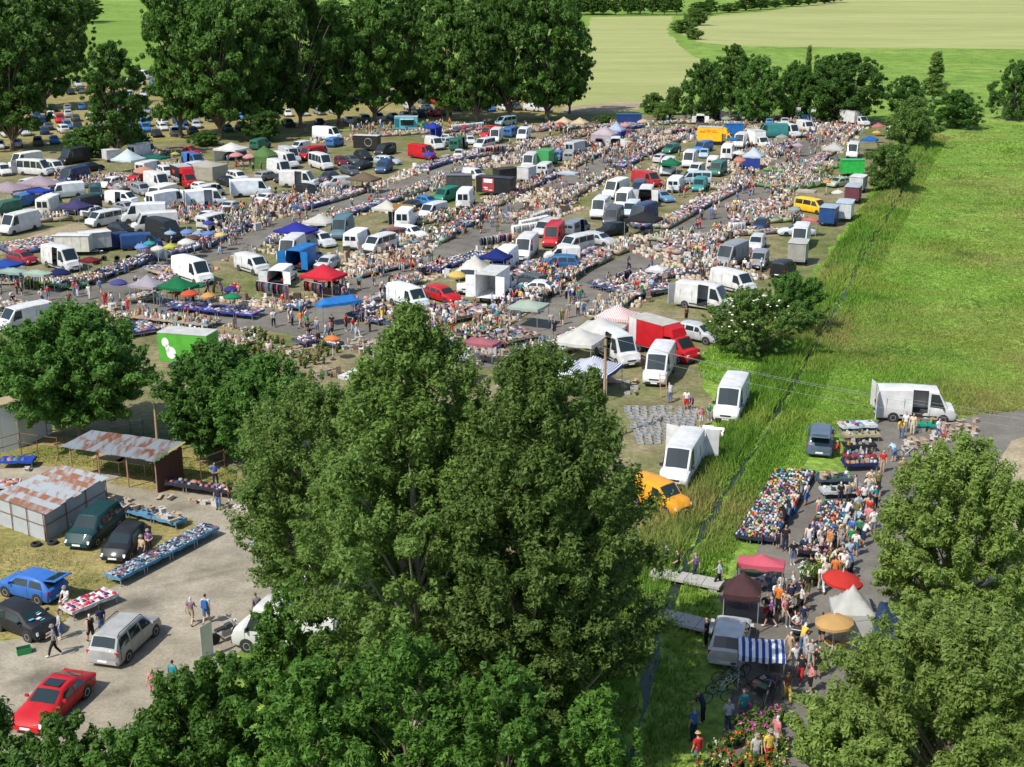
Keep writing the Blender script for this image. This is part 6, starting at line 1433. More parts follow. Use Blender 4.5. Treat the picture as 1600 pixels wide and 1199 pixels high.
PJ['browse'] = dict_args(dict(spine=(0, .06, 1.11), chest=(0, .18, 1.27), neck=(0, .29, 1.38), head0=(0, .35, 1.42), head1=(0, .40, 1.47), head2=(0, .43, 1.545), shL=(-.165, .20, 1.33), elL=(-.22, .34, 1.10), wrL=(-.17, .52, .98), hdL=(-.15, .60, .95), shR=(.165, .20, 1.33), elR=(.22, .32, 1.09), wrR=(.16, .48, .92), hdR=(.14, .55, .88)))
PJ['bend'] = dict_args(dict(pelvis=(0, -.10, .90), spine=(0, .08, 1.04), chest=(0, .27, 1.13), neck=(0, .42, 1.14), head0=(0, .48, 1.13), head1=(0, .55, 1.13), head2=(0, .62, 1.16), shL=(-.16, .32, 1.10), elL=(-.20, .42, .84), wrL=(-.15, .55, .66), hdL=(-.13, .60, .59), shR=(.16, .32, 1.10), elR=(.20, .40, .84), wrR=(.16, .50, .64), hdR=(.14, .55, .57), hpL=(-.09, -.10, .86), hpR=(.09, -.10, .86)))
PJ['sit'] = dict_args(dict(pelvis=(0, -.12, .52), spine=(0, -.14, .72), chest=(0, -.10, .92), neck=(0, -.07, 1.07), head0=(0, -.05, 1.14), head1=(0, -.03, 1.22), head2=(0, -.05, 1.30), shL=(-.165, -.10, 1.0), elL=(-.23, .02, .76), wrL=(-.14, .22, .66), hdL=(-.11, .28, .64), shR=(.165, -.10, 1.0), elR=(.23, .02, .76), wrR=(.14, .22, .66), hdR=(.11, .28, .64), hpL=(-.09, -.08, .50), knL=(-.12, .34, .50), anL=(-.12, .36, .08), toL=(-.13, .52, .035), hpR=(.09, -.08, .50), knR=(.12, .34, .50), anR=(.12, .36, .08), toR=(.13, .52, .035)))
for k_, (j_, h_) in PJ.items(): POSE[k_] = make_pose(k_, j_, h_); FARPOSE[k_] = make_pose(k_, j_, h_, True)
SKIN = [(.52, .30, .20), (.46, .26, .17), (.56, .35, .25), (.42, .22, .14)]
HAIR = [('dark', (.03, .02, .015)), ('brown', (.10, .05, .03)), ('blond', (.36, .25, .12)), ('grey', (.30, .29, .28)), ('white', (.55, .54, .52)), ('dark', (.04, .03, .025))]
CC = {'white': (.66, .66, .65), 'pale blue': (.36, .48, .60), 'blue': (.04, .14, .42), 'navy': (.025, .035, .08), 'black': (.022, .022, .025), 'grey': (.22, .23, .24), 'light grey': (.42, .43, .43), 'red': (.50, .03, .03), 'pink': (.58, .22, .24), 'orange': (.66, .18, .03), 'yellow': (.64, .46, .08), 'green': (.04, .24, .09), 'teal': (.02, .26, .32), 'brown': (.14, .07, .045), 'beige': (.46, .36, .24), 'denim': (.10, .17, .30), 'mauve': (.26, .16, .18), 'violet': (.16, .08, .24), 'olive': (.14, .15, .06), 'cream': (.60, .54, .40)}
PEOPLE = []
def person(p, rz, shirt, low, lowkind='trousers', pose='stand', hair=None, longh=False, extra=None, where=None, scale=None):
    PEOPLE.append(dict(p=Vector(p), rz=rz, shirt=shirt, low=low, kind=lowkind, pose=pose, hair=hair or rnd.choice(HAIR), long=longh, extra=extra, where=where, scale=scale or rnd.uniform(.94, 1.06)))
def PP(px_, py_, deg, shirt, low, kind='trousers', pose='stand', where=None, **k): person(G(px_, py_), R(deg), shirt, low, kind, pose, where=where, **k)
# seen one by one in the photograph: place, facing (degrees, 0 = away from the camera), clothes
for a in [
 (300, 977, -10, 'mauve', 'beige', 'shorts', 'walk', 'walking away with a shoulder bag on the gravel'), (323, 976, -5, 'pale blue', 'denim', 'shorts', 'stride', 'walking away with a blue backpack on the gravel'),
 (402, 974, 20, 'grey', 'light grey', 'trousers', 'walk', 'carrying something behind the motorcycle'), (241, 1093, 175, 'pink', 'pink', 'shorts', 'walk', 'walking towards the camera beside the maples'), (272, 1080, -20, 'teal', 'grey', 'trousers', 'stand', 'standing at the edge of the round maple'),
 (144, 1006, 40, 'black', 'black', 'dress', 'walk', 'walking in front of the silver people carrier'), (160, 993, 40, 'navy', 'denim', 'shorts', 'stand', 'next to the woman in black before the silver people carrier'), (95, 999, 120, 'light grey', 'blue', 'shorts', 'stand', 'standing at the end of the red clothes table'), (87, 1026, 100, 'grey', 'black', 'trousers', 'walk', 'with a cap walking past the black hatchback'),
 (103, 950, 160, 'white', 'white', 'shorts', 'sit', 'sitting behind the open blue hatchback'), (342, 797, 170, 'navy', 'denim', 'trousers', 'stand', 'standing in front of the box row by the ash'), (337, 760, 200, 'blue', 'navy', 'trousers', 'wide', 'standing behind the box row by the ash'), (360, 782, 200, 'brown', 'brown', 'trousers', 'browse', 'bending over the box row by the ash'), (224, 878, 150, 'beige', 'black', 'shorts', 'stand', 'with a white cap behind the blue shoe table'), (234, 866, 150, 'violet', 'black', 'trousers', 'wide', 'in a checked shirt beside the black hatchback'),
 (434, 893, 90, 'brown', 'black', 'shorts', 'stand', 'under the branches of the lower poplar'), (400, 880, 200, 'pale blue', 'navy', 'shorts', 'stand', 'half hidden at the edge of the gravel'),
 (1201, 924, 30, 'pale blue', 'denim', 'trousers', 'stand', 'behind the dark brown gazebo counter'), (1221, 940, 160, 'light grey', 'grey', 'shorts', 'stand', 'with white hair beside the dark brown gazebo'), (1197, 970, 170, 'navy', 'red', 'shorts', 'wide', 'in front of the dark brown gazebo'), (1225, 975, 200, 'pink', 'beige', 'shorts', 'walk', 'walking behind the pushchair'), (1234, 955, 180, 'navy', 'grey', 'trousers', 'walk', 'walking in the middle of the asphalt lane'), (1231, 980, 190, 'black', 'grey', 'trousers', 'browse', 'pushing a pushchair'), (1254, 986, 0, 'navy', 'denim', 'trousers', 'stand', 'standing with the back to the camera on the asphalt lane'), (1241, 1052, 190, 'white', 'white', 'trousers', 'walk', 'walking with a brown shoulder bag'), (1266, 1044, 180, 'light grey', 'light grey', 'trousers', 'wide', 'with hands on hips near the willow'), (1277, 1060, 180, 'black', 'black', 'shorts', 'stand', 'half behind the willow'), (1265, 1084, 90, 'pink', 'black', 'shorts', 'wide', 'at the edge of the willow leaves'), (1229, 1097, 185, 'brown', 'yellow', 'trousers', 'walk', 'in yellow trousers walking to the camera'), (1160, 1130, 20, 'teal', 'denim', 'trousers', 'stand', 'looking at the bicycles'), (1137, 1143, 10, 'pale blue', 'navy', 'trousers', 'stand', 'standing in the shade by the bicycles'), (1083, 1158, 40, 'blue', 'navy', 'trousers', 'stand', 'in the deep shade beside the bicycles'), (1089, 1200, 30, 'red', 'denim', 'trousers', 'stand', 'in a straw hat at the bottom edge'), (1212, 1170, 300, 'pink', 'white', 'trousers', 'stand', 'beside the pink flowers'), (1283, 1004, 10, 'black', 'black', 'shorts', 'stand', 'under the beige orange parasol'), (1103, 1010, 60, 'black', 'black', 'trousers', 'stand', 'at the end of the slab bridge'), (1123, 918, 80, 'pale blue', 'black', 'trousers', 'walk', 'at the end of the footbridge'), (1086, 906, 100, 'violet', 'navy', 'shorts', 'walk', 'with a red bag on the footbridge'), (1058, 904, 90, 'black', 'black', 'trousers', 'stride', 'walking on the footbridge'), (1040, 890, 90, 'light grey', 'grey', 'trousers', 'walk', 'stepping on to the footbridge'), (1265, 909, 10, 'black', 'denim', 'shorts', 'stand', 'in front of the green plants'), (1283, 927, 0, 'white', 'white', 'trousers', 'walk', 'all in white beside the red parasol'), (1289, 916, 0, 'cream', 'beige', 'trousers', 'stand', 'next to the person all in white'), (1260, 937, 0, 'black', 'olive', 'shorts', 'stand', 'carrying a green bag'), (1314, 893, 10, 'grey', 'red', 'shorts', 'walk', 'with a red cap above the red parasol'), (1325, 887, 0, 'pale blue', 'blue', 'shorts', 'walk', 'beside the red capped person'), (1312, 872, 0, 'grey', 'black', 'trousers', 'walk', 'walking up past the toy tables'), (1328, 863, 0, 'green', 'grey', 'trousers', 'stand', 'in a green shirt beside the toy tables'), (1238, 883, 190, 'black', 'denim', 'shorts', 'stand', 'at the corner of the toy tables'), (1346, 1041, 200, 'grey', 'black', 'trousers', 'wide', 'among the willow leaves'), (1300, 1150, 180, 'black', 'black', 'trousers', 'stand', 'at the willow by the flower plants'), (1322, 1140, 180, 'blue', 'brown', 'shorts', 'stand', 'with a blue backpack by the willow'), (1098, 1130, 60, 'navy', 'black', 'trousers', 'browse', 'leaning over a bicycle in the shade'), (1200, 1196, 200, 'yellow', 'red', 'trousers', 'stand', 'in a brown hat among the flower plants'), (1180, 1198, 180, 'light grey', 'grey', 'trousers', 'stand', 'in a grey hat among the flower plants'),
 (1259, 790, 40, 'white', 'blue', 'shorts', 'stand', 'looking at the toy strip by the ditch'), (1278, 805, 0, 'cream', 'pink', 'shorts', 'stand', 'a child between the toy tables'), (1225, 825, 60, 'black', 'black', 'shorts', 'browse', 'leaning over the toy strip'), (1233, 815, 60, 'navy', 'denim', 'trousers', 'browse', 'beside the person leaning over the toys'), (1242, 805, 50, 'red', 'blue', 'trousers', 'stand', 'a child in red by the toy strip'), (1252, 782, 60, 'olive', 'grey', 'shorts', 'browse', 'bending to the toy strip'), (1378, 739, 175, 'red', 'beige', 'shorts', 'stand', 'with a black bag before the bric-a-brac tables'), (1359, 769, 180, 'cream', 'pale blue', 'shorts', 'wide', 'in a cream shirt on the asphalt'), (1408, 686, 150, 'yellow', 'denim', 'trousers', 'browse', 'at the white van with open doors'), (1425, 680, 160, 'cream', 'cream', 'trousers', 'stand', 'in pale clothes beside the green table'), (1414, 676, 160, 'white', 'grey', 'trousers', 'stand', 'between two shoppers at the white van'), (1465, 687, 200, 'white', 'denim', 'trousers', 'walk', 'walking beside the cardboard stall'), (1473, 690, 200, 'pink', 'red', 'trousers', 'walk', 'a child in red trousers beside the cardboard stall'), (1396, 722, 10, 'pale blue', 'denim', 'shorts', 'bend', 'crouching by the bicycles'), (1306, 714, 80, 'red', 'olive', 'shorts', 'sit', 'sitting beside the car with its tailgate up'), (1408, 752, 190, 'pink', 'denim', 'trousers', 'stand', 'at the top of the willow'), (1452, 728, 270, 'white', 'white', 'trousers', 'stand', 'at the edge of the willow by the bicycles'), (1339, 813, 10, 'pale blue', 'denim', 'trousers', 'stand', 'with a grey shirt by the middle toy table'), (1349, 793, 180, 'white', 'navy', 'trousers', 'stand', 'in the crowd by the bric-a-brac tables'), (1325, 790, 20, 'grey', 'black', 'trousers', 'stand', 'in the crowd by the middle toy table'), (1312, 790, 10, 'black', 'navy', 'trousers', 'stand', 'in black by the glass tables'), (1341, 846, 0, 'green', 'navy', 'trousers', 'stand', 'in a green shirt with a camera'), (1363, 837, 0, 'white', 'grey', 'trousers', 'stand', 'beside the pale green willow'), (1321, 820, 300, 'white', 'denim', 'trousers', 'browse', 'looking over the middle toy table'), (1318, 838, 300, 'light grey', 'grey', 'trousers', 'browse', 'leaning over the end of the middle toy table'), (1370, 775, 180, 'olive', 'black', 'shorts', 'walk', 'walking beside the willow top'), (1215, 858, 160, 'navy', 'black', 'shorts', 'stand', 'a child behind the pink tent'), (1226, 862, 170, 'black', 'navy', 'trousers', 'stand', 'behind the front toy table'),
 (903, 494, 0, 'white', 'black', 'trousers', 'walk', 'walking up the main lane in a white shirt'), (912, 495, 0, 'yellow', 'denim', 'shorts', 'walk', 'with a blue backpack on the main lane'), (930, 492, 0, 'light grey', 'grey', 'trousers', 'walk', 'in grey beside the pink striped gazebo'), (937, 480, 180, 'beige', 'beige', 'shorts', 'stand', 'beside the pink striped gazebo'), (887, 498, 0, 'grey', 'beige', 'shorts', 'stand', 'on the main lane beside the pale green canopy'), (878, 508, 0, 'olive', 'olive', 'shorts', 'walk', 'in olive on the main lane'), (866, 525, 180, 'black', 'black', 'shorts', 'walk', 'in black at the lower end of the main lane'), (861, 514, 0, 'light grey', 'denim', 'trousers', 'walk', 'in pale grey at the lower end of the main lane'), (793, 350, 0, 'blue', 'denim', 'shorts', 'stand', 'alone in bright blue on the middle lane'), (821, 335, 180, 'white', 'brown', 'shorts', 'walk', 'alone in white on the middle lane'), (1072, 504, 30, 'brown', 'black', 'shorts', 'stand', 'at the open door of the white van by the elder'), (1047, 630, 10, 'light grey', 'denim', 'trousers', 'browse', 'at the ladder above the crates'), (1072, 642, 170, 'white', 'red', 'shorts', 'stand', 'in red shorts behind the crates'), (1080, 640, 150, 'violet', 'violet', 'shorts', 'bend', 'bending over behind the crates'), (1095, 667, 200, 'pink', 'white', 'shorts', 'stand', 'beside the white van with the pictures'), (1108, 655, 180, 'green', 'grey', 'trousers', 'sit', 'sitting beside the white van with the pictures'),
 (470, 492, 190, 'pale blue', 'teal', 'trousers', 'stride', 'walking alone across the front lane'), (428, 512, 20, 'white', 'black', 'trousers', 'walk', 'beside the plant trolley'), (420, 560, 180, 'white', 'beige', 'shorts', 'stand', 'in the plant stall'), (481, 527, 180, 'black', 'grey', 'shorts', 'stand', 'at the end of the front lane in black'), (496, 522, 180, 'light grey', 'denim', 'shorts', 'stand', 'with a straw hat at the end of the front lane'), (519, 518, 0, 'black', 'black', 'trousers', 'stand', 'in black beside the orange parasol'), (431, 490, 180, 'mauve', 'beige', 'shorts', 'walk', 'in brown on the front lane'), (252, 480, 180, 'pale blue', 'denim', 'shorts', 'stand', 'at the front lane stalls in pale blue'), (165, 482, 200, 'red', 'red', 'shorts', 'walk', 'in red on the front lane'), (140, 468, 180, 'white', 'white', 'trousers', 'walk', 'in white on the front lane'), (157, 460, 10, 'grey', 'beige', 'shorts', 'walk', 'with a backpack on the front lane'), (199, 512, 180, 'white', 'light grey', 'trousers', 'walk', 'in white below the front lane'), (109, 481, 180, 'brown', 'black', 'shorts', 'walk', 'in dark brown on the front lane'), (76, 470, 190, 'red', 'denim', 'shorts', 'walk', 'with red shoes on the front lane'), (27, 455, 180, 'pale blue', 'navy', 'trousers', 'walk', 'near the picture edge on the front lane')]:
    x, y, dg, sh_, lw, kd, ps, wh = a
    PP(x, y, dg, sh_, lw, kd, ps, wh, longh=('woman' in wh or sh_ in ('pink', 'violet', 'mauve')), extra=('backpack', (.04, .14, .42)) if 'backpack' in wh else (('hat', (.52, .38, .18) if 'straw' in wh else (.28, .26, .24)) if ' hat' in wh or 'cap ' in wh else None), scale=.72 if 'child' in wh else None)
# the crowd on the lanes and at the stalls
SHC = ['white'] * 9 + ['pale blue', 'pale blue', 'blue', 'blue', 'navy', 'navy', 'black', 'black', 'black', 'grey', 'grey', 'light grey', 'light grey', 'red', 'red', 'red', 'pink', 'pink', 'pink', 'orange', 'yellow', 'green', 'teal', 'brown', 'beige', 'beige', 'mauve', 'violet', 'olive', 'cream', 'cream']
LWC = ['denim'] * 6 + ['black'] * 4 + ['beige'] * 4 + ['grey', 'grey', 'navy', 'navy', 'white', 'white', 'brown', 'olive', 'red', 'pale blue']
occupied = [q['p'] for q in PEOPLE]
def crowd(p, rz, pose):
    if blocked(p, .25): return False
    for q in occupied:
        if abs(q.x - p.x) < .5 and abs(q.y - p.y) < .5: return False
    occupied.append(p)
    person(p, rz, rnd.choice(SHC), rnd.choice(LWC), rnd.choice(['trousers', 'shorts', 'shorts', 'dress' if rnd.random() < .3 else 'trousers']), pose, longh=rnd.random() < .4); return True
def lane_crowd(nm, n, edge=.5):
    W, hw = lane_world[nm]; k = 0; tries = 0
    while k < n and tries < n * 8:
        tries += 1; i = rnd.randrange(1, len(W) - 1); p = W[i]
        dens = .35 + .65 * (math.sin(i * .37 + len(nm)) > -.2)
        py_ = pix(p)[1]
        if rnd.random() > dens or pix(p)[0] < -20: continue
        d = (W[i + 1] - W[i - 1]).normalized(); nn = Vector((-d.y, d.x, 0)); ang = math.atan2(d.y, d.x) - math.pi / 2
        if rnd.random() < edge:
            s = rnd.choice([-1, 1]); q = p + nn * s * (hw + rnd.uniform(-.5, 1.2)) + d * rnd.uniform(-1, 1); a = ang + (math.pi / 2 if s > 0 else -math.pi / 2) + rnd.uniform(-.5, .5); ps = rnd.choice(['browse', 'stand', 'browse', 'wide'])
        else:
            q = p + nn * rnd.uniform(-hw, hw) * .85 + d * rnd.uniform(-1, 1); a = ang + rnd.choice([0, math.pi]) + rnd.uniform(-.4, .4); ps = rnd.choice(['walk', 'stride', 'walk', 'stand'])
        if crowd(q, a, ps):
            k += 1
            if rnd.random() < .55:
                if crowd(q + Vector((rnd.uniform(-.8, .8), rnd.uniform(.4, .9) * rnd.choice([-1, 1]), 0)), a, ps): k += 1
random.seed(3)
lane_crowd('main_lane', 105, .62); lane_crowd('middle_lane', 95, .6); lane_crowd('far_left_lane', 90, .6); lane_crowd('front_lane', 26, .6); lane_crowd('back_lane', 40, .7)
for (x, y, rx_, ry_, n) in ((1190, 236, 40, 14, 26), (1270, 222, 30, 12, 20), (600, 205, 90, 7, 46), (730, 222, 40, 10, 22), (310, 340, 50, 14, 30), (370, 355, 40, 14, 30), (430, 330, 50, 14, 26), (470, 322, 60, 12, 20), (540, 300, 40, 6, 10), (700, 345, 30, 12, 24), (680, 372, 40, 8, 16), (640, 415, 40, 14, 22), (850, 240, 50, 12, 26), (940, 248, 40, 12, 30), (990, 240, 30, 14, 24), (1020, 235, 40, 10, 20), (800, 480, 40, 16, 28), (850, 440, 26, 14, 20), (890, 470, 24, 10, 10), (1090, 395, 50, 14, 16), (1130, 425, 70, 16, 22), (160, 288, 60, 7, 22), (120, 284, 40, 8, 14), (1080, 212, 30, 8, 20), (880, 210, 40, 6, 14), (1320, 205, 40, 8, 18), (690, 200, 60, 6, 18), (1160, 330, 30, 10, 8), (1240, 260, 20, 18, 14), (520, 455, 26, 10, 10), (320, 470, 60, 10, 12), (870, 320, 30, 14, 16), (760, 345, 30, 12, 10), (245, 248, 40, 6, 12), (390, 262, 24, 8, 8), (1000, 460, 20, 10, 8), (1060, 300, 24, 8, 10), (1215, 300, 14, 16, 12), (1160, 300, 24, 8, 10), (1238, 960, 20, 26, 9), (1300, 905, 26, 18, 9), (1345, 800, 12, 30, 12), (1250, 1040, 12, 22, 6), (1335, 850, 16, 20, 8), (1285, 860, 26, 10, 6), (700, 505, 50, 12, 14), (600, 505, 40, 10, 10), (760, 520, 40, 12, 12)):
    k = 0
    for _ in range(n * 4):
        if k >= n: break
        if crowd(G(x + rnd.gauss(0, .55) * rx_, y + rnd.gauss(0, .55) * ry_), rnd.uniform(0, 6.28), rnd.choice(['stand', 'browse', 'walk', 'browse', 'wide'])): k += 1
PEOPLE.sort(key=lambda q: depth(q['p']))
short = lambda s: s.split(' beside ')[0].split(' in front of ')[0].split(' behind ')[0].split(' with ')[0].split(' between ')[0].split(', ')[0].split(' under ')[0].split(' parked ')[0].split(' at the ')[0]
KDW = {'trousers': 'trousers', 'shorts': 'shorts', 'dress': 'skirt'}
def near_mark(p):
    m_ = min(MARKS, key=lambda q: (q[0] - p).xy.length); return short(m_[1]), m_
far = []
seen = {}
for i, q in enumerate(PEOPLE):
    if i >= 300: far.append(q); continue
    ps = POSE[q['pose']]; near = i < 130
    o = ob('person', ps['body'], None, q['p'], q['rz'], rnd.choice(SKIN), q['scale'])
    z = .62 if q['kind'] == 'shorts' else 1
    if q['kind'] == 'dress': ob('dress', ps['dress'], o, color=CC[q['shirt']])
    else: ob('shirt', ps['shirt'], o, color=CC[q['shirt']]); ob(q['kind'], ps[q['kind']], o, color=CC[q['low']])
    ob('hair', ps['long_hair' if q['long'] else 'hair'], o, color=q['hair'][1]); ob('shoes', ps['shoes'], o, color=rnd.choice([(.03, .03, .03), (.5, .5, .5), (.2, .12, .07)]))
    if near: ob('face', ps['face'], o)
    if q['extra']: ob(q['extra'][0], ps[q['extra'][0]], o, color=q['extra'][1])
    if q['where']: lb = f"person {'' if q['kind'] == 'dress' else ''}in {q['shirt']} " + ('dress ' if q['kind'] == 'dress' else f"top and {q['low']} {KDW[q['kind']]} ") + q['where']
    else: lb = f"{q['hair'][0]} haired person in {q['shirt']} " + ('dress ' if q['kind'] == 'dress' else f"top and {q['low']} {KDW[q['kind']]} ") + 'near ' + near_mark(q['p'])[0]
    w_ = lb.split()
    if len(w_) > 16: lb = ' '.join(w_[:16])
    while lb.split()[-1] in ('the', 'of', 'a', 'with', 'and', 'by', 'at', 'to', 'on', 'in', 'up', 'for', 'near', 'white', 'behind', 'beside'): lb = ' '.join(lb.split()[:-1])
    tag(o, lb, 'person', 'people at the market'); q['lb'] = lb
FV, FF, FC = [], [], []; off = 0
for q in far:                                               # the rest of the crowd, far back, as one mass
    ps = FARPOSE[q['pose']]; c = ps['co'] * q['scale']; ca, sa = math.cos(q['rz']), math.sin(q['rz'])
    v = np.stack([c[:, 0] * ca - c[:, 1] * sa + q['p'].x, c[:, 0] * sa + c[:, 1] * ca + q['p'].y, c[:, 2]], 1); FV.append(v)
    cl = {'head': q['hair'][1], 'torso': CC[q['shirt']], 'upper': CC[q['shirt']], 'hip': CC[q['low']], 'thigh': CC[q['low']], 'shin': CC[q['low']] if q['kind'] == 'trousers' else SKIN[0], 'arm': SKIN[0], 'foot': (.05, .05, .05)}
    for f, l in zip(ps['fc'], ps['lab']):
        if len(f) == 4: FF.append([x + off for x in f]); FC.append(cl[l])
    off += len(v)
if far: tag(ob('crowd', np_mesh('crowd', np.concatenate(FV), np.array(FF), M['mixed'], FC, True)), 'far crowd of shoppers filling the lanes at the back of the market', 'crowd', kind='stuff')
print('PEOPLE', len(PEOPLE), 'far', len(far), 'pose faces', len(POSE['stand']['fc']), len(FARPOSE['stand']['fc']))
# ------------------------------------------------------------------ goods, tables, clothes rails, plants
ITEMS = []                                                  # (kind, place, turn, size, colour, where)
def item(kind, p, rz, sc, colr, where): ITEMS.append((kind, Vector(p), rz, sc, colr, where, len(ITEMS)))
IM = {}
def open_box(l, w_, h, t=.02, fill=True):
    mb = MB().box((0, 0, t / 2), (l, w_, t)).box((l / 2 - t / 2, 0, h / 2 + t), (t, w_, h)).box((-l / 2 + t / 2, 0, h / 2 + t), (t, w_, h)).box((0, w_ / 2 - t / 2, h / 2 + t), (l - 2 * t, t, h)).box((0, -w_ / 2 + t / 2, h / 2 + t), (l - 2 * t, t, h))
    return mb
IM['toy'] = MB().box((0, 0, .075), (.30, .14, .09), taper=.94).box((-.02, 0, .155), (.16, .12, .07), taper=.75).lathe([(.045, -.085), (.045, .085)], 7, 0, (.09, 0, .045), 'y').lathe([(.045, -.085), (.045, .085)], 7, 0, (-.09, 0, .045), 'y').build('toy', M['plastic'], 40)
def lumpy(l, w_, h, seed, n=6):
    r_ = random.Random(seed); V = []
    for j in range(n + 1):
        for i in range(n + 1):
            u, v = i / n * 2 - 1, j / n * 2 - 1; e = max(abs(u), abs(v)); V.append((u * l / 2 * (1 + r_.uniform(-.1, .1)), v * w_ / 2 * (1 + r_.uniform(-.1, .1)), 0 if e > .99 else h * (1 - e ** 3) * r_.uniform(.45, 1.15)))
    return MB().add(V, [(j * (n + 1) + i, j * (n + 1) + i + 1, (j + 1) * (n + 1) + i + 1, (j + 1) * (n + 1) + i) for j in range(n) for i in range(n)])
IM['garment'] = lumpy(.42, .34, .12, 4, 4).build('garment', M['cloth'], 60)
IM['shoe'] = MB().box((0, .055, .03), (.27, .09, .04), taper=.9).box((-.07, .055, .08), (.12, .08, .07), taper=.75).box((0, -.055, .03), (.27, .09, .04), taper=.9).box((-.07, -.055, .08), (.12, .08, .07), taper=.75).build('shoes', M['plastic'], 40)
IM['cardboard_box'] = open_box(.44, .34, .26).box((.29, 0, .27), (.16, .33, .012)).box((-.29, 0, .27), (.16, .33, .012)).box((0, 0, .14), (.36, .28, .16)).build('cardboard_box', M['card'])
IM['plastic_crate'] = open_box(.58, .38, .20).box((.14, .06, .14), (.20, .16, .20), 1).box((-.15, -.05, .12), (.22, .20, .18), 2).lathe([(.05, 0), (.06, .14), (.02, .2)], 7, 3, (-.02, .12, .05)).box((.1, -.1, .12), (.16, .1, .14), 3).build('plastic_crate', [M['plastic'], simple('crate_books', (.40, .36, .30), .8, noise=.6, nscale=14), simple('crate_tools', (.07, .06, .06), .7, noise=.6, nscale=20), simple('crate_china', (.45, .30, .26), .5, noise=.5, nscale=16)])
IM['vase'] = MB().lathe([(.05, 0), (.09, .06), (.10, .14), (.05, .22), (.06, .27)], 9).build('vase', M['plastic'], 60)
IM['book'] = MB().box((0, 0, .02), (.24, .17, .04)).box((.02, .01, .055), (.22, .16, .03), rz=.2).box((-.01, 0, .085), (.23, .165, .03), rz=-.1).build('book_stack', M['card'])
IM['household_item'] = MB().box((0, 0, .11), (.28, .20, .22), taper=.85).tube([(-.1, 0, .22), (-.08, 0, .30), (.08, 0, .30), (.1, 0, .22)], .012, 4).build('household_item', M['plastic'], 40)
IM['chair'] = MB().box((0, 0, .45), (.44, .44, .06)).box((-.2, 0, .72), (.05, .42, .5)).box((.18, .18, .22), (.05, .05, .44)).box((.18, -.18, .22), (.05, .05, .44)).box((-.19, .18, .22), (.05, .05, .44)).box((-.19, -.18, .22), (.05, .05, .44)).build('chair', M['card'])
IM['cabinet'] = MB().box((0, 0, .42), (.80, .42, .80)).box((0, 0, .84), (.86, .48, .04)).box((-.2, -.22, .42), (.36, .02, .68)).box((.2, -.22, .42), (.36, .02, .68)).build('cabinet', M['card'])
INAME = {'chair': 'wooden_chair', 'cabinet': 'wooden_cabinet', 'toy': 'toy_vehicle', 'garment': 'garment', 'shoe': 'pair_of_shoes', 'cardboard_box': 'cardboard_box', 'plastic_crate': 'plastic_crate', 'vase': 'vase', 'book': 'book_stack', 'household_item': 'household_item'}
ICAT = {'chair': 'chair', 'cabinet': 'cabinet', 'toy': 'toy', 'garment': 'clothing', 'shoe': 'shoes', 'cardboard_box': 'box', 'plastic_crate': 'crate', 'vase': 'vase', 'book': 'books', 'household_item': 'household goods'}
ICOL = {
 'chair': [('brown', (.30, .17, .08)), ('tan', (.46, .30, .14)), ('dark', (.10, .05, .03)), ('white', (.55, .55, .52)), ('red', (.36, .05, .04))],
 'cabinet': [('brown', (.26, .14, .07)), ('tan', (.42, .28, .14)), ('dark brown', (.10, .055, .03)), ('white', (.5, .5, .48))],
 'toy': [('white', (.62, .62, .6)), ('pale blue', (.3, .45, .6)), ('black', (.03, .03, .03)), ('red', (.5, .03, .03)), ('white', (.62, .62, .6)), ('yellow', (.65, .46, .05)), ('green', (.05, .32, .10)), ('blue', (.04, .14, .45)), ('orange', (.66, .2, .04)), ('pink', (.6, .2, .25)), ('grey', (.3, .3, .3))],
 'garment': [('white', (.50, .50, .49)), ('mauve', (.22, .14, .18)), ('navy', (.03, .04, .12)), ('red', (.45, .03, .05)), ('pink', (.55, .2, .26)), ('black', (.025, .025, .03)), ('pale blue', (.3, .42, .56)), ('grey', (.25, .25, .27)), ('green', (.05, .25, .12)), ('cream', (.55, .48, .36)), ('blue', (.05, .14, .4)), ('orange', (.6, .2, .05))],
 'shoe': [('black', (.02, .02, .02)), ('white', (.62, .62, .6)), ('grey', (.3, .3, .3)), ('navy', (.03, .04, .12)), ('pale', (.5, .5, .52)), ('red', (.45, .04, .04)), ('brown', (.16, .08, .04))],
 'cardboard_box': [('brown', (.46, .28, .12)), ('brown', (.52, .33, .15)), ('tan', (.50, .36, .20)), ('pale', (.55, .48, .38))],
 'plastic_crate': [('grey', (.30, .35, .38)), ('blue grey', (.26, .34, .40)), ('grey', (.36, .39, .40))],
 'vase': [('white', (.50, .50, .48)), ('brown', (.2, .11, .06)), ('black', (.04, .04, .04)), ('blue', (.06, .15, .4)), ('brown', (.3, .14, .06)), ('green', (.1, .3, .16)), ('clear', (.45, .52, .55)), ('golden', (.5, .34, .1))],
 'book': [('brown', (.22, .12, .07)), ('white', (.6, .58, .52)), ('red', (.4, .04, .04)), ('blue', (.06, .12, .32)), ('tan', (.45, .34, .2))],
 'household_item': [('white', (.64, .64, .62)), ('black', (.03, .03, .03)), ('brown', (.24, .13, .06)), ('silver', (.4, .42, .44)), ('red', (.45, .04, .04)), ('tan', (.46, .34, .2)), ('blue', (.06, .16, .42)), ('green', (.06, .25, .12)), ('cream', (.56, .5, .38))]}
for k_ in ICOL:                                             # sun faded goods
    if k_ not in ('toy',): ICOL[k_] = [(n_, tuple(.55 * a + .45 * (.35 * c_[0] + .45 * c_[1] + .2 * c_[2]) + .01 for a in c_)) for n_, c_ in ICOL[k_]]
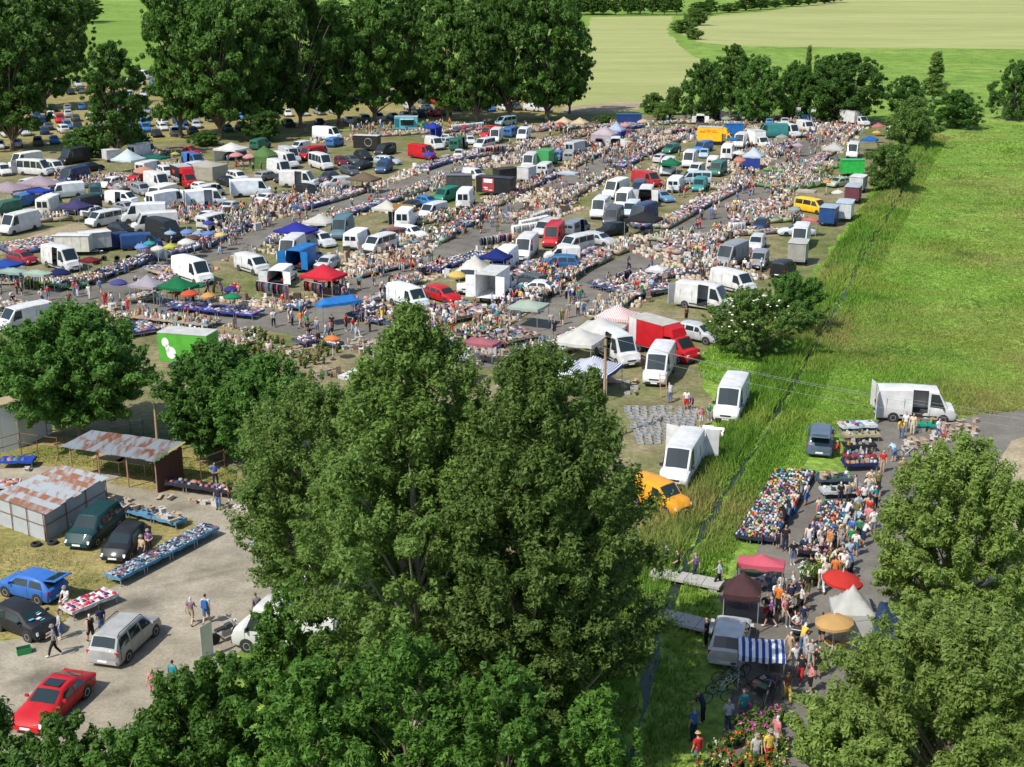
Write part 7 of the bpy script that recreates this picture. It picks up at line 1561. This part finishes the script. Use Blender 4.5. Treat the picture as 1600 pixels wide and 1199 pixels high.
ICOL['garment'] += [('sand', (.42, .33, .22)), ('rust', (.34, .12, .06)), ('rose', (.42, .20, .18)), ('brown', (.16, .09, .06)), ('grey', (.12, .12, .13)), ('denim', (.09, .13, .22)), ('cream', (.5, .45, .36)), ('black', (.03, .03, .035))]; ICOL['household_item'] += [('amber', (.42, .24, .08)), ('rust', (.30, .11, .05)), ('brown', (.30, .19, .10)), ('dark brown', (.09, .05, .03)), ('tan', (.38, .27, .16)), ('cream', (.5, .45, .35)), ('tan', (.4, .3, .2)), ('black', (.03, .03, .03)), ('brown', (.2, .12, .07)), ('grey', (.25, .25, .25))]
ICOL['toy'] = [(n_, tuple(.85 * a for a in c_)) for n_, c_ in ICOL['toy']] + [('black', (.03, .03, .03)), ('black', (.02, .02, .025)), ('dark blue', (.03, .06, .16)), ('dark grey', (.08, .085, .09)), ('dark green', (.03, .09, .05)), ('white', (.55, .55, .53))]
SIZE = {'toy': (.32, .24), 'garment': (.40, .34), 'shoe': (.34, .26), 'cardboard_box': (.62, .44), 'plastic_crate': (.62, .42), 'vase': (.26, .26), 'book': (.34, .26), 'household_item': (.42, .34)}
def lay(kinds, c, rz, L, W, z, where, fill=.9, sc=1.0):      # goods laid out in loose rows on a rectangle
    sx, sy = SIZE[kinds[0]]; sx *= sc; sy *= sc; nx, ny = max(1, int(L / sx)), max(1, int(W / sy)); ca, sa = math.cos(rz), math.sin(rz)
    for i in range(nx):
        for j in range(ny):
            if rnd.random() > fill: continue
            k = rnd.choice(kinds); x = (i + .5) / nx * L - L / 2 + rnd.uniform(-.05, .05); y = (j + .5) / ny * W - W / 2 + rnd.uniform(-.04, .04)
            item(k, (c.x + x * ca - y * sa, c.y + x * sa + y * ca, z), rz + (rnd.choice([0, 1.57]) + rnd.uniform(-.4, .4) if k != 'plastic_crate' else rnd.uniform(-.06, .06)), ((sc * rnd.uniform(.6, 1.25), sc * rnd.uniform(.6, 1.25), sc * rnd.uniform(.45, 1.5)) if k not in ('toy', 'shoe', 'plastic_crate') else (sc * rnd.uniform(.8, 1.15),) * 3), rnd.choice(ICOL[k]), where)
TABLES = []
def table(c, rz, L, W, h, cloth, label, group='market tables'):
    TABLES.append((Vector(c), rz, L, W, h, cloth, label, group))
def px_table(x0, y0, x1, y1, W, kinds, where, label, cloth=None, h=.72, fill=.92, sc=1.0):
    a, b = G(x0, y0), G(x1, y1); d = b - a; L = d.length; n = max(1, round(L / 2.2)); rz = math.atan2(d.y, d.x)
    for i in range(n):
        c = a + d * ((i + .5) / n)
        if h > .1: table(c, rz, L / n - .03, W, h, cloth, label if n == 1 else f'{label}, {["first", "second", "third", "fourth", "fifth", "sixth", "seventh", "eighth"][i % 8]} from its near end' if False else f'{label}, {["first", "second", "third", "fourth", "fifth", "sixth", "seventh", "eighth"][i % 8]} table')
        lay(kinds, c, rz, L / n - .1, W - .1, h + .004 if h > .1 else .03, where, fill, sc)
BT = (.09, .24, .38)
# lower left yard
px_table(176, 916, 332, 834, 1.25, ['shoe'], 'the long blue shoe table', 'long blue shoe table on the gravel', BT, .62, .98, .62)
_keep = ICOL['garment']; ICOL['garment'] = [('red', (.48, .03, .05)), ('white', (.62, .60, .60)), ('crimson', (.35, .02, .05)), ('white', (.6, .6, .62)), ('navy', (.03, .04, .12)), ('pink', (.55, .2, .26)), ('scarlet', (.55, .05, .04))]
px_table(104, 968, 176, 938, 1.25, ['garment'], 'the table of red and white clothes', 'table of red and white clothes by the blue hatchback', (.5, .5, .5), .62, .98, .62)
ICOL['garment'] = _keep
px_table(170, 796, 285, 826, 1.0, ['shoe', 'shoe', 'cardboard_box'], 'the shoe row beside the tarpaulin shed', 'blue shoe table beside the tarpaulin shed', BT, .55)
px_table(248, 762, 390, 782, 1.0, ['garment', 'shoe'], 'the long table by the ash', 'yellow edged clothes table by the ash', (.03, .03, .04), .66)
px_table(240, 778, 400, 800, .6, ['cardboard_box'], 'the box row before the table by the ash', 'x', None, .0, .9)
px_table(372, 806, 392, 806, .8, ['cardboard_box'], 'the end of the box row by the ash', 'x', None, .0, 1)
px_table(2, 730, 56, 729, 1.1, ['garment'], 'the blue table before the white hall', 'blue clothes table before the white hall', (.02, .06, .36), .62)
px_table(28, 736, 56, 737, .5, ['cardboard_box'], 'the ground under the blue table by the white hall', 'x', None, .0, 1)
px_table(-40, 772, 34, 766, 1.3, ['garment'], 'the table beside the tarpaulin shed at the picture edge', 'white clothes table at the left picture edge', (.5, .5, .52), .62)
px_table(205, 1152, 275, 1118, 1.2, ['garment'], 'the crumpled blue sheet below the round maple', 'x', None, 0, .6)
px_table(425, 905, 470, 915, 1.0, ['household_item'], 'the boxes under the lower poplar', 'x', None, 0, .8)
# right side toy stall
for k, (x0, y0, x1, y1) in enumerate(((1160, 850, 1222, 745), (1178, 852, 1242, 745), (1196, 853, 1262, 746))):
    px_table(x0, y0, x1, y1, 1.05, ['toy'], ['the toy strip row nearest the ditch', 'the middle row of the toy strip', 'the toy strip row nearest the lane'][k], ['toy strip row nearest the ditch', 'middle row of the toy strip', 'toy strip row nearest the lane'][k], (.02, .03, .06), .5, .95, .66)
for k, (x0, y0, x1, y1) in enumerate(((1262, 862, 1300, 796), (1284, 866, 1318, 798))):
    px_table(x0, y0, x1, y1, 1.0, ['toy'], ['the middle toy table, near side', 'the middle toy table, far side'][k], ['middle toy table, ditch side', 'middle toy table, lane side'][k], (.02, .03, .06), .55, .95, .66)
px_table(1240, 868, 1300, 872, 1.0, ['toy', 'shoe'], 'the front toy table', 'front toy table before the pink tent', (.02, .02, .03), .55, .95, .7)
px_table(1282, 778, 1350, 775, 1.1, ['household_item', 'vase', 'toy'], 'the glass and plastic table', 'table of glass and plastic behind the middle toy table', (.4, .42, .42), .6)
px_table(1275, 758, 1330, 756, 1.2, ['household_item', 'toy', 'cardboard_box'], 'the cluttered table behind the glass table', 'cluttered table behind the glass table', (.05, .08, .10), .6)
px_table(1316, 735, 1368, 733, 1.1, ['toy', 'household_item'], 'the dark blue table on the asphalt', 'dark blue table on the asphalt', (.015, .02, .10), .66)
px_table(1318, 722, 1366, 720, .9, ['vase', 'household_item'], 'the red edged crockery table', 'red edged crockery table', (.35, .03, .04), .6)
px_table(1318, 706, 1366, 704, .9, ['household_item'], 'the black case table', 'black case table behind the crockery table', (.02, .02, .02), .6)
px_table(1318, 690, 1372, 688, .9, ['household_item', 'vase'], 'the wooden ware table', 'wooden ware table below the white clothes table', (.35, .30, .18), .6)
px_table(1312, 675, 1366, 672, 1.2, ['garment'], 'the white clothes table at the top', 'white clothes table at the top of the right stall', (.45, .55, .62), .6)
px_table(1428, 672, 1462, 674, .9, ['household_item'], 'the green table before the white van', 'green table before the white van with open doors', (.0, .30, .20), .66)
for r_ in range(4): px_table(1404 + r_ * 6, 706 - r_ * 9, 1530, 680 - r_ * 7, .6, ['cardboard_box'], 'the cardboard stall beyond the bicycles', 'x', None, 0, .85)
for r_ in range(12): px_table(972 + r_ * 2, 639 + r_ * 5.0, 1094 - r_ * 1.5, 640 + r_ * 4.9, .5, ['plastic_crate'], f'the {["rearmost","second","third","fourth","fifth","sixth","seventh","eighth","ninth","tenth","eleventh","front"][r_]} row of crates', 'x', None, 0, .97, .85)
for r_ in range(3): px_table(960 + 6 * r_, 598 + 9 * r_, 1000, 600 + 9 * r_, .7, ['plastic_crate', 'cardboard_box'], 'the pile beside the van over the crates', 'x', None, 0, .7)
px_table(1180, 1022, 1212, 1050, .9, ['book'], 'the book table under the striped gazebo', 'book table under the blue and white striped gazebo', (.03, .04, .10), .66)
px_table(1180, 1090, 1205, 1075, 1.0, ['garment'], 'the folded clothes by the pink wheel', 'folded clothes table by the pink wheeled bicycle', (.06, .05, .05), .6)
px_table(1296, 1014, 1318, 1026, .9, ['household_item', 'book'], 'the small stand under the beige orange parasol', 'small stand under the beige orange parasol', (.6, .4, .15), .66)
px_table(1130, 945, 1176, 952, .9, ['vase', 'household_item'], 'the counter of the dark brown gazebo', 'pink counter of the dark brown gazebo', (.45, .22, .25), .7)
px_table(1150, 898, 1215, 905, .9, ['household_item', 'vase'], 'the counter of the pink tent', 'counter under the pink tent roof', (.05, .10, .05), .66)
px_table(1180, 925, 1206, 915, .8, ['book', 'vase'], 'the tray beside the pink tent', 'tray table beside the pink tent', (.4, .38, .34), .6)
px_table(1322, 986, 1360, 990, 1.0, ['household_item', 'vase'], 'the counter of the white gazebo', 'white counter before the white gazebo', (.6, .6, .58), .7)
# stalls along the lanes
THEMES = [(['garment'], (.06, .10, .24), .68), (['garment'], (.36, .32, .26), .68), (['household_item', 'vase', 'book'], (.40, .32, .20), .68), (['household_item', 'cardboard_box'], None, 0), (['cardboard_box'], None, 0), (['cardboard_box', 'household_item', 'vase'], None, 0), (['vase', 'household_item'], (.42, .40, .36), .68), (['shoe'], (.06, .10, .22), .6), (['toy', 'household_item'], (.10, .10, .12), .66), (['garment', 'household_item'], None, 0)]
def furniture(c, rz, h):
    if h or rnd.random() > .42: return
    k = rnd.choice(['chair', 'chair', 'cabinet']); a = rnd.uniform(0, 6.28)
    item(k, (c.x + .75 * math.cos(a), c.y + .75 * math.sin(a), .045), rz + rnd.uniform(0, 6), (rnd.uniform(.85, 1.15),) * 3, rnd.choice(ICOL[k]), None)
def lane_stalls(nm, sides=(-1, 1), deep=2):
    W, hw = lane_world[nm]
    for s in sides:
        i = 1; run = 0; th = rnd.choice(THEMES)
        while i < len(W) - 1:
            p = W[i]; d = (W[i + 1] - W[i - 1]).normalized(); nn = Vector((-d.y, d.x, 0)); rz = math.atan2(d.y, d.x)
            if run <= 0: th = rnd.choice(THEMES); run = rnd.randint(3, 7)
            run -= 1; i += 1
            if rnd.random() < .07: continue
            for r_ in range(deep + (1 if rnd.random() < .5 else 0)):
                c = p + nn * s * (hw + .75 + 1.25 * r_)
                x_, y_ = pix(c)
                if blocked(c, .35) or any(n2 != nm and min((w2 - c).xy.length for w2 in W2) < h2 + .5 for n2, (W2, h2) in lane_world.items()): continue
                if y_ > 545 or (x_ > 1230 and y_ > 300 and s < 0 and nm == 'main_lane' and False): continue
                kinds, cl, h = th
                if r_ > 1: kinds, cl, h = (['cardboard_box', 'household_item'], None, 0)
                far_ = y_ < 330; scg = 1.05 if y_ < 400 else .9
                if h: table(c, rz, 1.95, 1.05, h, tuple(v * rnd.uniform(.7, 1.1) for v in cl), None)
                furniture(c, rz, h)
                lay(kinds, c, rz, 1.95, 1.1, h + .004 if h else .03, None, .85, scg)
lane_stalls('main_lane'); lane_stalls('middle_lane'); lane_stalls('far_left_lane'); lane_stalls('front_lane', (-1, 1), 1); lane_stalls('back_lane', (-1, 1), 1)
def zone(x0, y0, x1, y1, depth_, kinds, cl, h, fill=.85, sc=1.0):
    a, b = G(x0, y0), G(x1, y1); d = b - a; n = max(1, round(d.length / 2.0)); rz = math.atan2(d.y, d.x); nn = Vector((-d.y, d.x, 0)).normalized()
    for r_ in range(max(1, round(depth_ / 1.25))):
        for i in range(n):
            c = a + d * ((i + .5) / n) + nn * (r_ * 1.3)
            if blocked(c, .3): continue
            if h: table(c, rz, d.length / n - .06, 1.05, h, tuple(v * rnd.uniform(.75, 1.1) for v in cl), None)
            furniture(c, rz, h)
            lay(kinds, c, rz, d.length / n - .1, 1.1, h + .004 if h else .03, None, fill, sc)
HI, VS, GR, CB, SHO = ['household_item', 'vase'], ['vase'], ['garment'], ['cardboard_box', 'household_item'], ['shoe']
WC_, BC_ = (.36, .31, .24), (.07, .09, .17)
for zz in [(0, 352, 110, 345, 4, HI, WC_, .66), (0, 372, 60, 352, 3, GR, WC_, .6), (15, 400, 150, 382, 6, GR, BC_, .6), (75, 300, 220, 285, 8, GR, WC_, .66), (230, 425, 270, 440, 2, GR, WC_, .66), (200, 475, 250, 470, 2, GR, WC_, .66), (258, 485, 400, 500, 3, GR, (.03, .07, .30), .66), (290, 350, 420, 330, 10, CB, None, 0), (330, 385, 420, 352, 5, HI, WC_, 0), (400, 345, 560, 305, 7, CB, None, 0), (430, 322, 540, 305, 5, HI, WC_, .66), (560, 420, 650, 400, 9, ['cardboard_box'], None, 0), (560, 436, 640, 416, 3, HI, WC_, .5), (600, 390, 660, 380, 4, HI, (.3, .36, .34), .6), (650, 352, 700, 345, 6, HI, WC_, .66), (605, 335, 650, 325, 4, CB, None, 0), (700, 330, 760, 335, 2, CB, None, 0), (840, 320, 900, 300, 10, ['cardboard_box'], None, 0), (800, 300, 860, 285, 6, CB, None, 0), (850, 348, 910, 325, 8, CB, None, 0), (745, 262, 830, 248, 6, CB, None, 0), (720, 252, 800, 236, 5, GR, WC_, .66), (830, 232, 900, 226, 6, HI, WC_, .66), (880, 250, 960, 238, 8, CB, None, 0), (1130, 275, 1200, 262, 8, CB, None, 0), (1130, 300, 1190, 290, 4, HI, WC_, .66), (1180, 250, 1240, 240, 6, HI, WC_, .66), (1230, 300, 1320, 285, 10, HI, (.1, .25, .08), .6), (1250, 275, 1310, 262, 8, HI, (.12, .28, .1), .5), (1180, 335, 1235, 325, 6, GR, WC_, .66), (1160, 352, 1260, 345, 5, HI, WC_, .66), (1140, 370, 1215, 365, 3, GR, WC_, .7), (1085, 425, 1210, 405, 14, CB, None, 0), (1070, 445, 1200, 435, 5, ['cardboard_box'], None, 0), (1055, 400, 1130, 375, 4, GR, WC_, .66), (1290, 212, 1360, 200, 10, CB, None, 0), (1150, 205, 1190, 200, 6, CB, None, 0), (1060, 210, 1090, 205, 6, CB, None, 0), (905, 425, 960, 395, 4, GR, BC_, .5), (820, 440, 900, 425, 6, GR, WC_, .66), (790, 505, 850, 470, 3, CB, None, 0), (760, 500, 800, 482, 3, ['cardboard_box'], None, 0), (985, 470, 1060, 455, 8, GR, BC_, .66), (1000, 440, 1090, 430, 3, SHO, BC_, .5), (590, 478, 640, 460, 3, GR, WC_, .6), (560, 490, 600, 484, 2, SHO, BC_, .6), (660, 440, 720, 430, 4, CB, None, 0), (1000, 360, 1050, 350, 3, GR, BC_, .7), (1030, 380, 1080, 370, 3, HI, WC_, .66), (960, 400, 1000, 385, 3, HI, WC_, .66), (180, 300, 230, 292, 6, GR, WC_, .66), (30, 440, 120, 455, 2, HI, (.1, .3, .1), .5), (0, 445, 40, 445, 3, HI, WC_, .4), (520, 540, 600, 560, 4, CB, None, 0), (430, 560, 520, 540, 3, CB, None, 0), (190, 530, 250, 520, 4, GR, (.04, .08, .3), .6), (200, 500, 330, 515, 3, HI, WC_, .6), (770, 545, 840, 530, 4, GR, WC_, .66), (580, 215, 700, 208, 3, HI, WC_, .6), (380, 250, 410, 248, 4, CB, None, 0), (480, 225, 560, 218, 4, CB, None, 0), (980, 225, 1060, 215, 6, CB, None, 0), (690, 300, 700, 275, 2, HI, WC_, .6), (215, 262, 330, 256, 4, CB, None, 0), (690, 508, 770, 492, 5, GR, WC_, .66), (620, 550, 760, 545, 5, CB, None, 0), (840, 565, 900, 548, 4, HI, WC_, .66), (560, 610, 700, 595, 5, HI, WC_, 0), (700, 580, 800, 560, 5, CB, None, 0), (440, 600, 540, 585, 3, CB, None, 0), (860, 610, 960, 600, 4, HI, WC_, .5), (250, 520, 380, 545, 2, HI, WC_, .4), (900, 300, 1000, 262, 3, HI, None, 0), (1000, 280, 1040, 262, 3, CB, None, 0), (1090, 330, 1150, 300, 3, GR, WC_, .6)]: zone(*zz)
# every item that shows largest is a thing of its own; what is past three hundred of a kind goes into one mass per kind
bykind = {}
for it in ITEMS: bykind.setdefault(it[0], []).append(it)
LIM = {'chair': 140, 'cabinet': 110, 'toy': 300, 'garment': 300, 'shoe': 280, 'cardboard_box': 300, 'plastic_crate': 290, 'vase': 160, 'book': 80, 'household_item': 300}
for kd, L in bykind.items():
    L.sort(key=lambda q: depth(q[1])); me = IM[kd]; n = 0
    ordn = {}
    for it in L[:LIM[kd]]:
        o = ob(INAME[kd], me, None, it[1], it[2], it[4][1], it[3]); wh = it[5] or 'a stall by the ' + near_mark(it[1])[0]
        nm_ = {'chair': 'wooden chair', 'cabinet': 'wooden cabinet', 'toy': 'toy vehicle', 'garment': 'piece of clothing', 'shoe': 'pair of shoes', 'cardboard_box': 'cardboard box', 'plastic_crate': 'crate of goods', 'vase': 'vase', 'book': 'stack of books', 'household_item': 'household item'}[kd]
        pv, nx_ = ITEMS[max(0, it[6] - 1)][4][0], ITEMS[min(len(ITEMS) - 1, it[6] + 1)][4][0]; lb = f'{it[4][0]} {nm_} between {pv} and {nx_} goods on {wh}'
        if kd == 'plastic_crate': ordn[wh] = ordn.get(wh, 0) + 1; lb = f'{["first", "second", "third", "fourth", "fifth", "sixth", "seventh", "eighth", "ninth", "tenth", "eleventh", "twelfth"][min(11, ordn[wh] - 1)]} {it[4][0]} crate counted from the camera in {wh}'
        lb = ' '.join(lb.split()[:16])
        while lb.split()[-1] in ('the', 'of', 'a', 'with', 'and', 'by', 'at', 'to', 'on', 'in', 'before', 'beside', 'white'): lb = ' '.join(lb.split()[:-1])
        tag(o, lb, ICAT[kd], ICAT[kd] + ' on ' + (it[5] or 'the lane stalls'))
    rest = L[LIM[kd]:]
    if not rest: continue
    me.calc_loop_triangles(); co = np.array([v.co for v in me.vertices]); tr = np.array([t.vertices for t in me.loop_triangles])
    if kd in ('cabinet', 'toy', 'vase', 'shoe', 'household_item', 'cardboard_box', 'plastic_crate'):   # far away: their plain outer form
        hmax = co[:, 2].max(); hx, hy = abs(co[:, 0]).max() * .85, abs(co[:, 1]).max() * .95
        bx_ = MB().box((0, 0, hmax / 2), (2 * hx, 2 * hy, hmax), taper=.9 if kd != 'vase' else .5); co = np.array(bx_.v); tr = np.array([t for f in bx_.f[1:] for t in ((f[0], f[1], f[2]), (f[0], f[2], f[3]))])
    k = len(rest); ang = np.array([q[2] for q in rest]); scl = np.array([q[3] for q in rest]); pos = np.array([tuple(q[1]) for q in rest])
    X = co[None] * scl[:, None, :]; ca, sa = np.cos(ang)[:, None], np.sin(ang)[:, None]
    V = np.stack([X[:, :, 0] * ca - X[:, :, 1] * sa, X[:, :, 0] * sa + X[:, :, 1] * ca, X[:, :, 2]], 2) + pos[:, None, :]
    T = (tr[None] + (np.arange(k) * len(co))[:, None, None]).reshape(-1, 3); C = np.repeat(np.array([q[4][1] for q in rest]), len(tr), 0)
    nm2 = {'chair': 'chairs', 'cabinet': 'cabinets', 'garment': 'clothes', 'shoe': 'shoes', 'cardboard_box': 'cardboard boxes', 'plastic_crate': 'crates', 'vase': 'vases and crockery', 'book': 'books', 'household_item': 'household goods', 'toy': 'toys'}[kd]
    tag(ob('far_' + nm2.replace(' ', '_'), np_mesh(kd, V.reshape(-1, 3), T, M['mixed'], C, nv=3)), f'mass of far {nm2} spread over the market stalls', 'goods', kind='stuff')
TABLES.sort(key=lambda q: depth(q[0])); TM = {}; tcount = {}
for i, (c, rz, L, W, h, cl, lb, gr) in enumerate(TABLES):
    if i >= 290: break
    key = (round(L, 1), W, h, cl is None)
    if key not in TM:
        z0 = max(.22, h - .17); Lk = key[0]; mb = MB().box((0, 0, h - .012), (Lk, W, .024)); m_ = 10; V = []
        rim = [(-Lk / 2 + Lk * t / m_, -W / 2) for t in range(m_)] + [(Lk / 2, -W / 2 + W * t / 5) for t in range(5)] + [(Lk / 2 - Lk * t / m_, W / 2) for t in range(m_)] + [(-Lk / 2, W / 2 - W * t / 5) for t in range(5)]
        n = len(rim); mb.add([(x, y, h - .026) for x, y in rim] + [(x * (1.01 + .012 * (q % 2)), y * (1.02 + .03 * (q % 2)), z0 + .03 * math.sin(q * 1.3)) for q, (x, y) in enumerate(rim)], [(q, (q + 1) % n, n + (q + 1) % n, n + q)[::-1] for q in range(n)])
        TM[key] = (mb.build('tablecloth', M['cloth']), MB().box((0, 0, (h - .03) / 2), (.045, .045, h - .03)).build('leg', M['metal']))
    e = empty('market_table', c, rz)
    mk = near_mark(c)[0]; tn = [n_ for n_, v in CC.items()]
    cn = min(CC, key=lambda n_: sum((a - b) ** 2 for a, b in zip(CC[n_], cl)))
    if not lb:
        tcount[cn, mk] = tcount.get((cn, mk), 0) + 1; od = ['nearest', 'second nearest', 'third nearest', 'fourth nearest', 'fifth nearest', 'sixth nearest', 'seventh nearest', 'eighth nearest'][min(7, tcount[cn, mk] - 1)]
        lb = ' '.join(f'{od} {cn} covered stall table by the {mk}'.split()[:16])
    tag(e, lb, 'table', gr)
    ob('tablecloth', TM[key][0], e, color=cl)
    if ppm(*pix(c)) > 11:
        for sx in (-1, 1):
            for sy in (-1, 1): ob('leg', TM[key][1], e, (sx * (L / 2 - .1), sy * (W / 2 - .08), 0))
if len(TABLES) > 290:
    mb = MB(); C = []
    for (c, rz, L, W, h, cl, lb, gr) in TABLES[290:]:
        mb.box((c.x, c.y, h * .62), (L, W, h * .74), rz=rz); C += [cl] * 6
    tag(ob('far_tables', np_mesh('tables', mb.v, np.array(mb.f), M['mixed'], C)), 'mass of far cloth covered stall tables at the back of the market', 'tables', kind='stuff')
# clothes rails
HG = [MB().add([(-.22, 0, 0), (.22, 0, 0), (.30, .03, -.35), (.24, -.03, -.95), (0, .04, -1.0), (-.24, -.02, -.92), (-.30, .02, -.35), (0, .09, -.3), (0, .08, -.8), (0, -.09, -.3), (0, -.08, -.8)], [(0, 7, 1), (1, 7, 2), (7, 8, 3, 2), (8, 4, 3), (0, 6, 7), (6, 5, 8, 7), (5, 4, 8), (0, 1, 9), (1, 2, 9), (9, 2, 3, 10), (10, 3, 4), (0, 9, 6), (6, 9, 10, 5), (5, 10, 4)]).build('hanging_garment', M['cloth'], 70)]
def rail(x0, y0, x1, y1, cols, label):
    a, b = G(x0, y0), G(x1, y1); d = b - a; L = d.length; rz = math.atan2(d.y, d.x)
    n = max(1, round(L / 2.2))
    for q in range(n):
        p = a + d * (q / n); l = L / n - .1; e = empty('clothes_rail', p, rz); tag(e, label if n == 1 else label + ', ' + ['first', 'second', 'third', 'fourth', 'fifth'][q % 5] + ' rail', 'clothes rail', 'clothes rails')
        ob('rail_frame', MB().tube([(0, 0, 0), (0, 0, 1.6), (l, 0, 1.6), (l, 0, 0)], .022, 5).tube([(0, -.3, .03), (0, .3, .03)], .02, 5).tube([(l, -.3, .03), (l, .3, .03)], .02, 5).build('rail_frame', M['steel']), e)
        k = int(l / .15)
        for i in range(k): o = ob('hanging_garment', HG[0], e, ((i + .5) / k * l, 0, 1.57), R(90) + rnd.uniform(-.15, .15), CC[rnd.choice(cols)], rnd.uniform(.85, 1.15))
PD = ['white', 'cream', 'white', 'pink', 'pale blue', 'white']; DK = ['black', 'navy', 'grey', 'red', 'violet', 'black', 'light grey']; MX = ['red', 'pink', 'white', 'navy', 'cream', 'black', 'pale blue', 'grey']
for a in [(217, 402, 262, 412, PD, 'rail of pale dresses under the pastel parasols'), (402, 462, 452, 470, MX, 'rail of mixed clothes beside the open white van'), (478, 462, 505, 468, MX, 'rail of clothes under the red gazebo'), (750, 392, 800, 384, DK, 'rail of dark clothes behind the navy gazebo'), (800, 372, 850, 364, ['white'], 'rail of white garments by the middle lane'), (812, 364, 856, 354, ['white'], 'second rail of white garments by the middle lane'), (830, 354, 858, 344, ['white', 'light grey'], 'third rail of white garments by the middle lane'), (706, 208, 756, 203, ['white', 'pale blue', 'light grey'], 'rail of white clothes under the park trees'), (1138, 368, 1165, 366, ['white', 'light grey'], 'rail of white clothes by the main lane'), (745, 246, 790, 240, MX, 'rail of mixed clothes at the back'), (1050, 216, 1080, 213, DK, 'rail of dark clothes before the yellow truck'), (965, 450, 985, 442, DK, 'rail of dark clothes by the main lane')]: rail(*a)
# plants for sale
def plant_meshes(seed, fl):
    r_ = np.random.RandomState(seed); V = leaves(np.array([[0, 0, .35], [.12, .05, .55], [-.1, -.06, .5], [.02, .1, .72]]), np.array([.22, .2, .2, .17]), 40, .13, 1.0, seed, 1.5)
    lv = np_mesh('foliage', V.reshape(-1, 3), np.arange(len(V) * 3).reshape(-1, 3), M['shrub'], nv=3)
    F_ = leaves(np.array([[.05, 0, .72], [-.12, .08, .66], [.14, -.1, .62], [0, -.12, .78]]), np.array([.12, .1, .1, .1]), 8, .08, .8, seed + 1, 1.1)
    fm = np_mesh('blossoms', F_.reshape(-1, 3), np.arange(len(F_) * 3).reshape(-1, 3), M['plastic'], nv=3); return lv, fm
PLM = [plant_meshes(s, 0) for s in (5, 6, 7)]; POT = MB().lathe([(.11, 0), (.15, .22), (.16, .24), (.12, .24)], 9).build('pot', simple('black_pot', (.05, .035, .03), .7), 50)
FLC = {'pink': (.58, .10, .32), 'magenta': (.45, .04, .34), 'red': (.55, .03, .05), 'orange': (.66, .20, .04), 'white': (.66, .64, .56), 'yellow': (.64, .5, .08), 'salmon': (.62, .26, .18)}
def plants(poly, n, cols, where, sc=(1, 1.5)):
    pc = 'green'
    for (x, y) in sorted(sample(poly, n)):
        p = G(x, y); c_ = rnd.choice(cols)
        if blocked(p, .1): continue
        e = empty('potted_plant', p, rnd.uniform(0, 6)); s = rnd.uniform(*sc); e.scale = (s, s, s); lv, fm = rnd.choice(PLM); tag(e, ('tall ' if s > (sc[0] + sc[1]) / 2 else 'small ') + f'{c_} flower by a {pc} one {where}', 'plant', 'potted plants ' + where); pc = c_
        ob('pot', POT, e); ob('foliage', lv, e, (0, 0, .05)); ob('blossoms', fm, e, (0, 0, .08), color=FLC[c_])
plants([(1150, 1128), (1210, 1118), (1222, 1150), (1185, 1165), (1150, 1155)], 26, ['pink', 'magenta', 'pink'], 'in the pink block beside the bicycles', (.9, 1.25))
plants([(1090, 1190), (1140, 1160), (1230, 1168), (1225, 1230), (1090, 1230)], 55, ['red', 'orange', 'white', 'salmon', 'yellow'], 'at the bottom of the flower stall', (.7, 1.05))
plants([(378, 532), (400, 515), (450, 540), (450, 570), (395, 585)], 46, ['salmon', 'red', 'white', 'yellow', 'orange'], 'in the stall by the front lane', (.6, 1.0))
plants([(1240, 268), (1300, 262), (1300, 295), (1230, 290)], 40, ['white', 'yellow', 'red', 'white'], 'in the stall by the main lane', (.8, 1.3))
plants([(20, 440), (70, 442), (70, 455), (20, 452)], 16, ['red', 'orange', 'yellow'], 'beside the navy parasol', (.7, 1.1))
plants([(455, 560), (520, 535), (540, 560), (470, 580)], 24, ['white', 'yellow', 'red'], 'beside the orange parasol', (.6, 1.0))
plants([(1252, 905), (1290, 900), (1285, 918), (1258, 920)], 14, ['yellow', 'white'], 'before the toy tables on the asphalt', (1.1, 1.5))
# pushchair
p = G(1245, 1004); e = empty('pushchair', p, R(-20)); tag(e, 'dark pushchair on the asphalt lane', 'pushchair')
ob('seat', lumpy(.5, .6, .25, 3).build('seat', M['cloth'], 60), e, (0, 0, .45), color=(.04, .04, .05)); ob('frame', MB().tube([(-.25, .35, .15), (-.25, -.2, .6), (-.25, -.55, 1.0), (.25, -.55, 1.0), (.25, -.2, .6), (.25, .35, .15)], .018, 5).build('frame', M['metal']), e)
ob('hood', MB().lathe([(.27, 0), (.25, .15), (.12, .26), (.02, .28)], 10).build('hood', M['cloth'], 60), e, (0, -.15, .72), color=(.05, .05, .06))
for x in (-.27, .27):
    for y in (-.3, .33): ob('wheel', ring_mb(MB(), (0, 0, 0), .12, .025, 12).build('wheel', M['tyre']), e, (x, y, .145), R(90))
print('ITEMS', len(ITEMS), 'TABLES', len(TABLES), {k: len(v) for k, v in bykind.items()}, 'tris', sum(sum(len(p.vertices) - 2 for p in m.polygons) for m in bpy.data.meshes) if False else sum(len(m.loops) - 2 * len(m.polygons) for m in bpy.data.meshes))
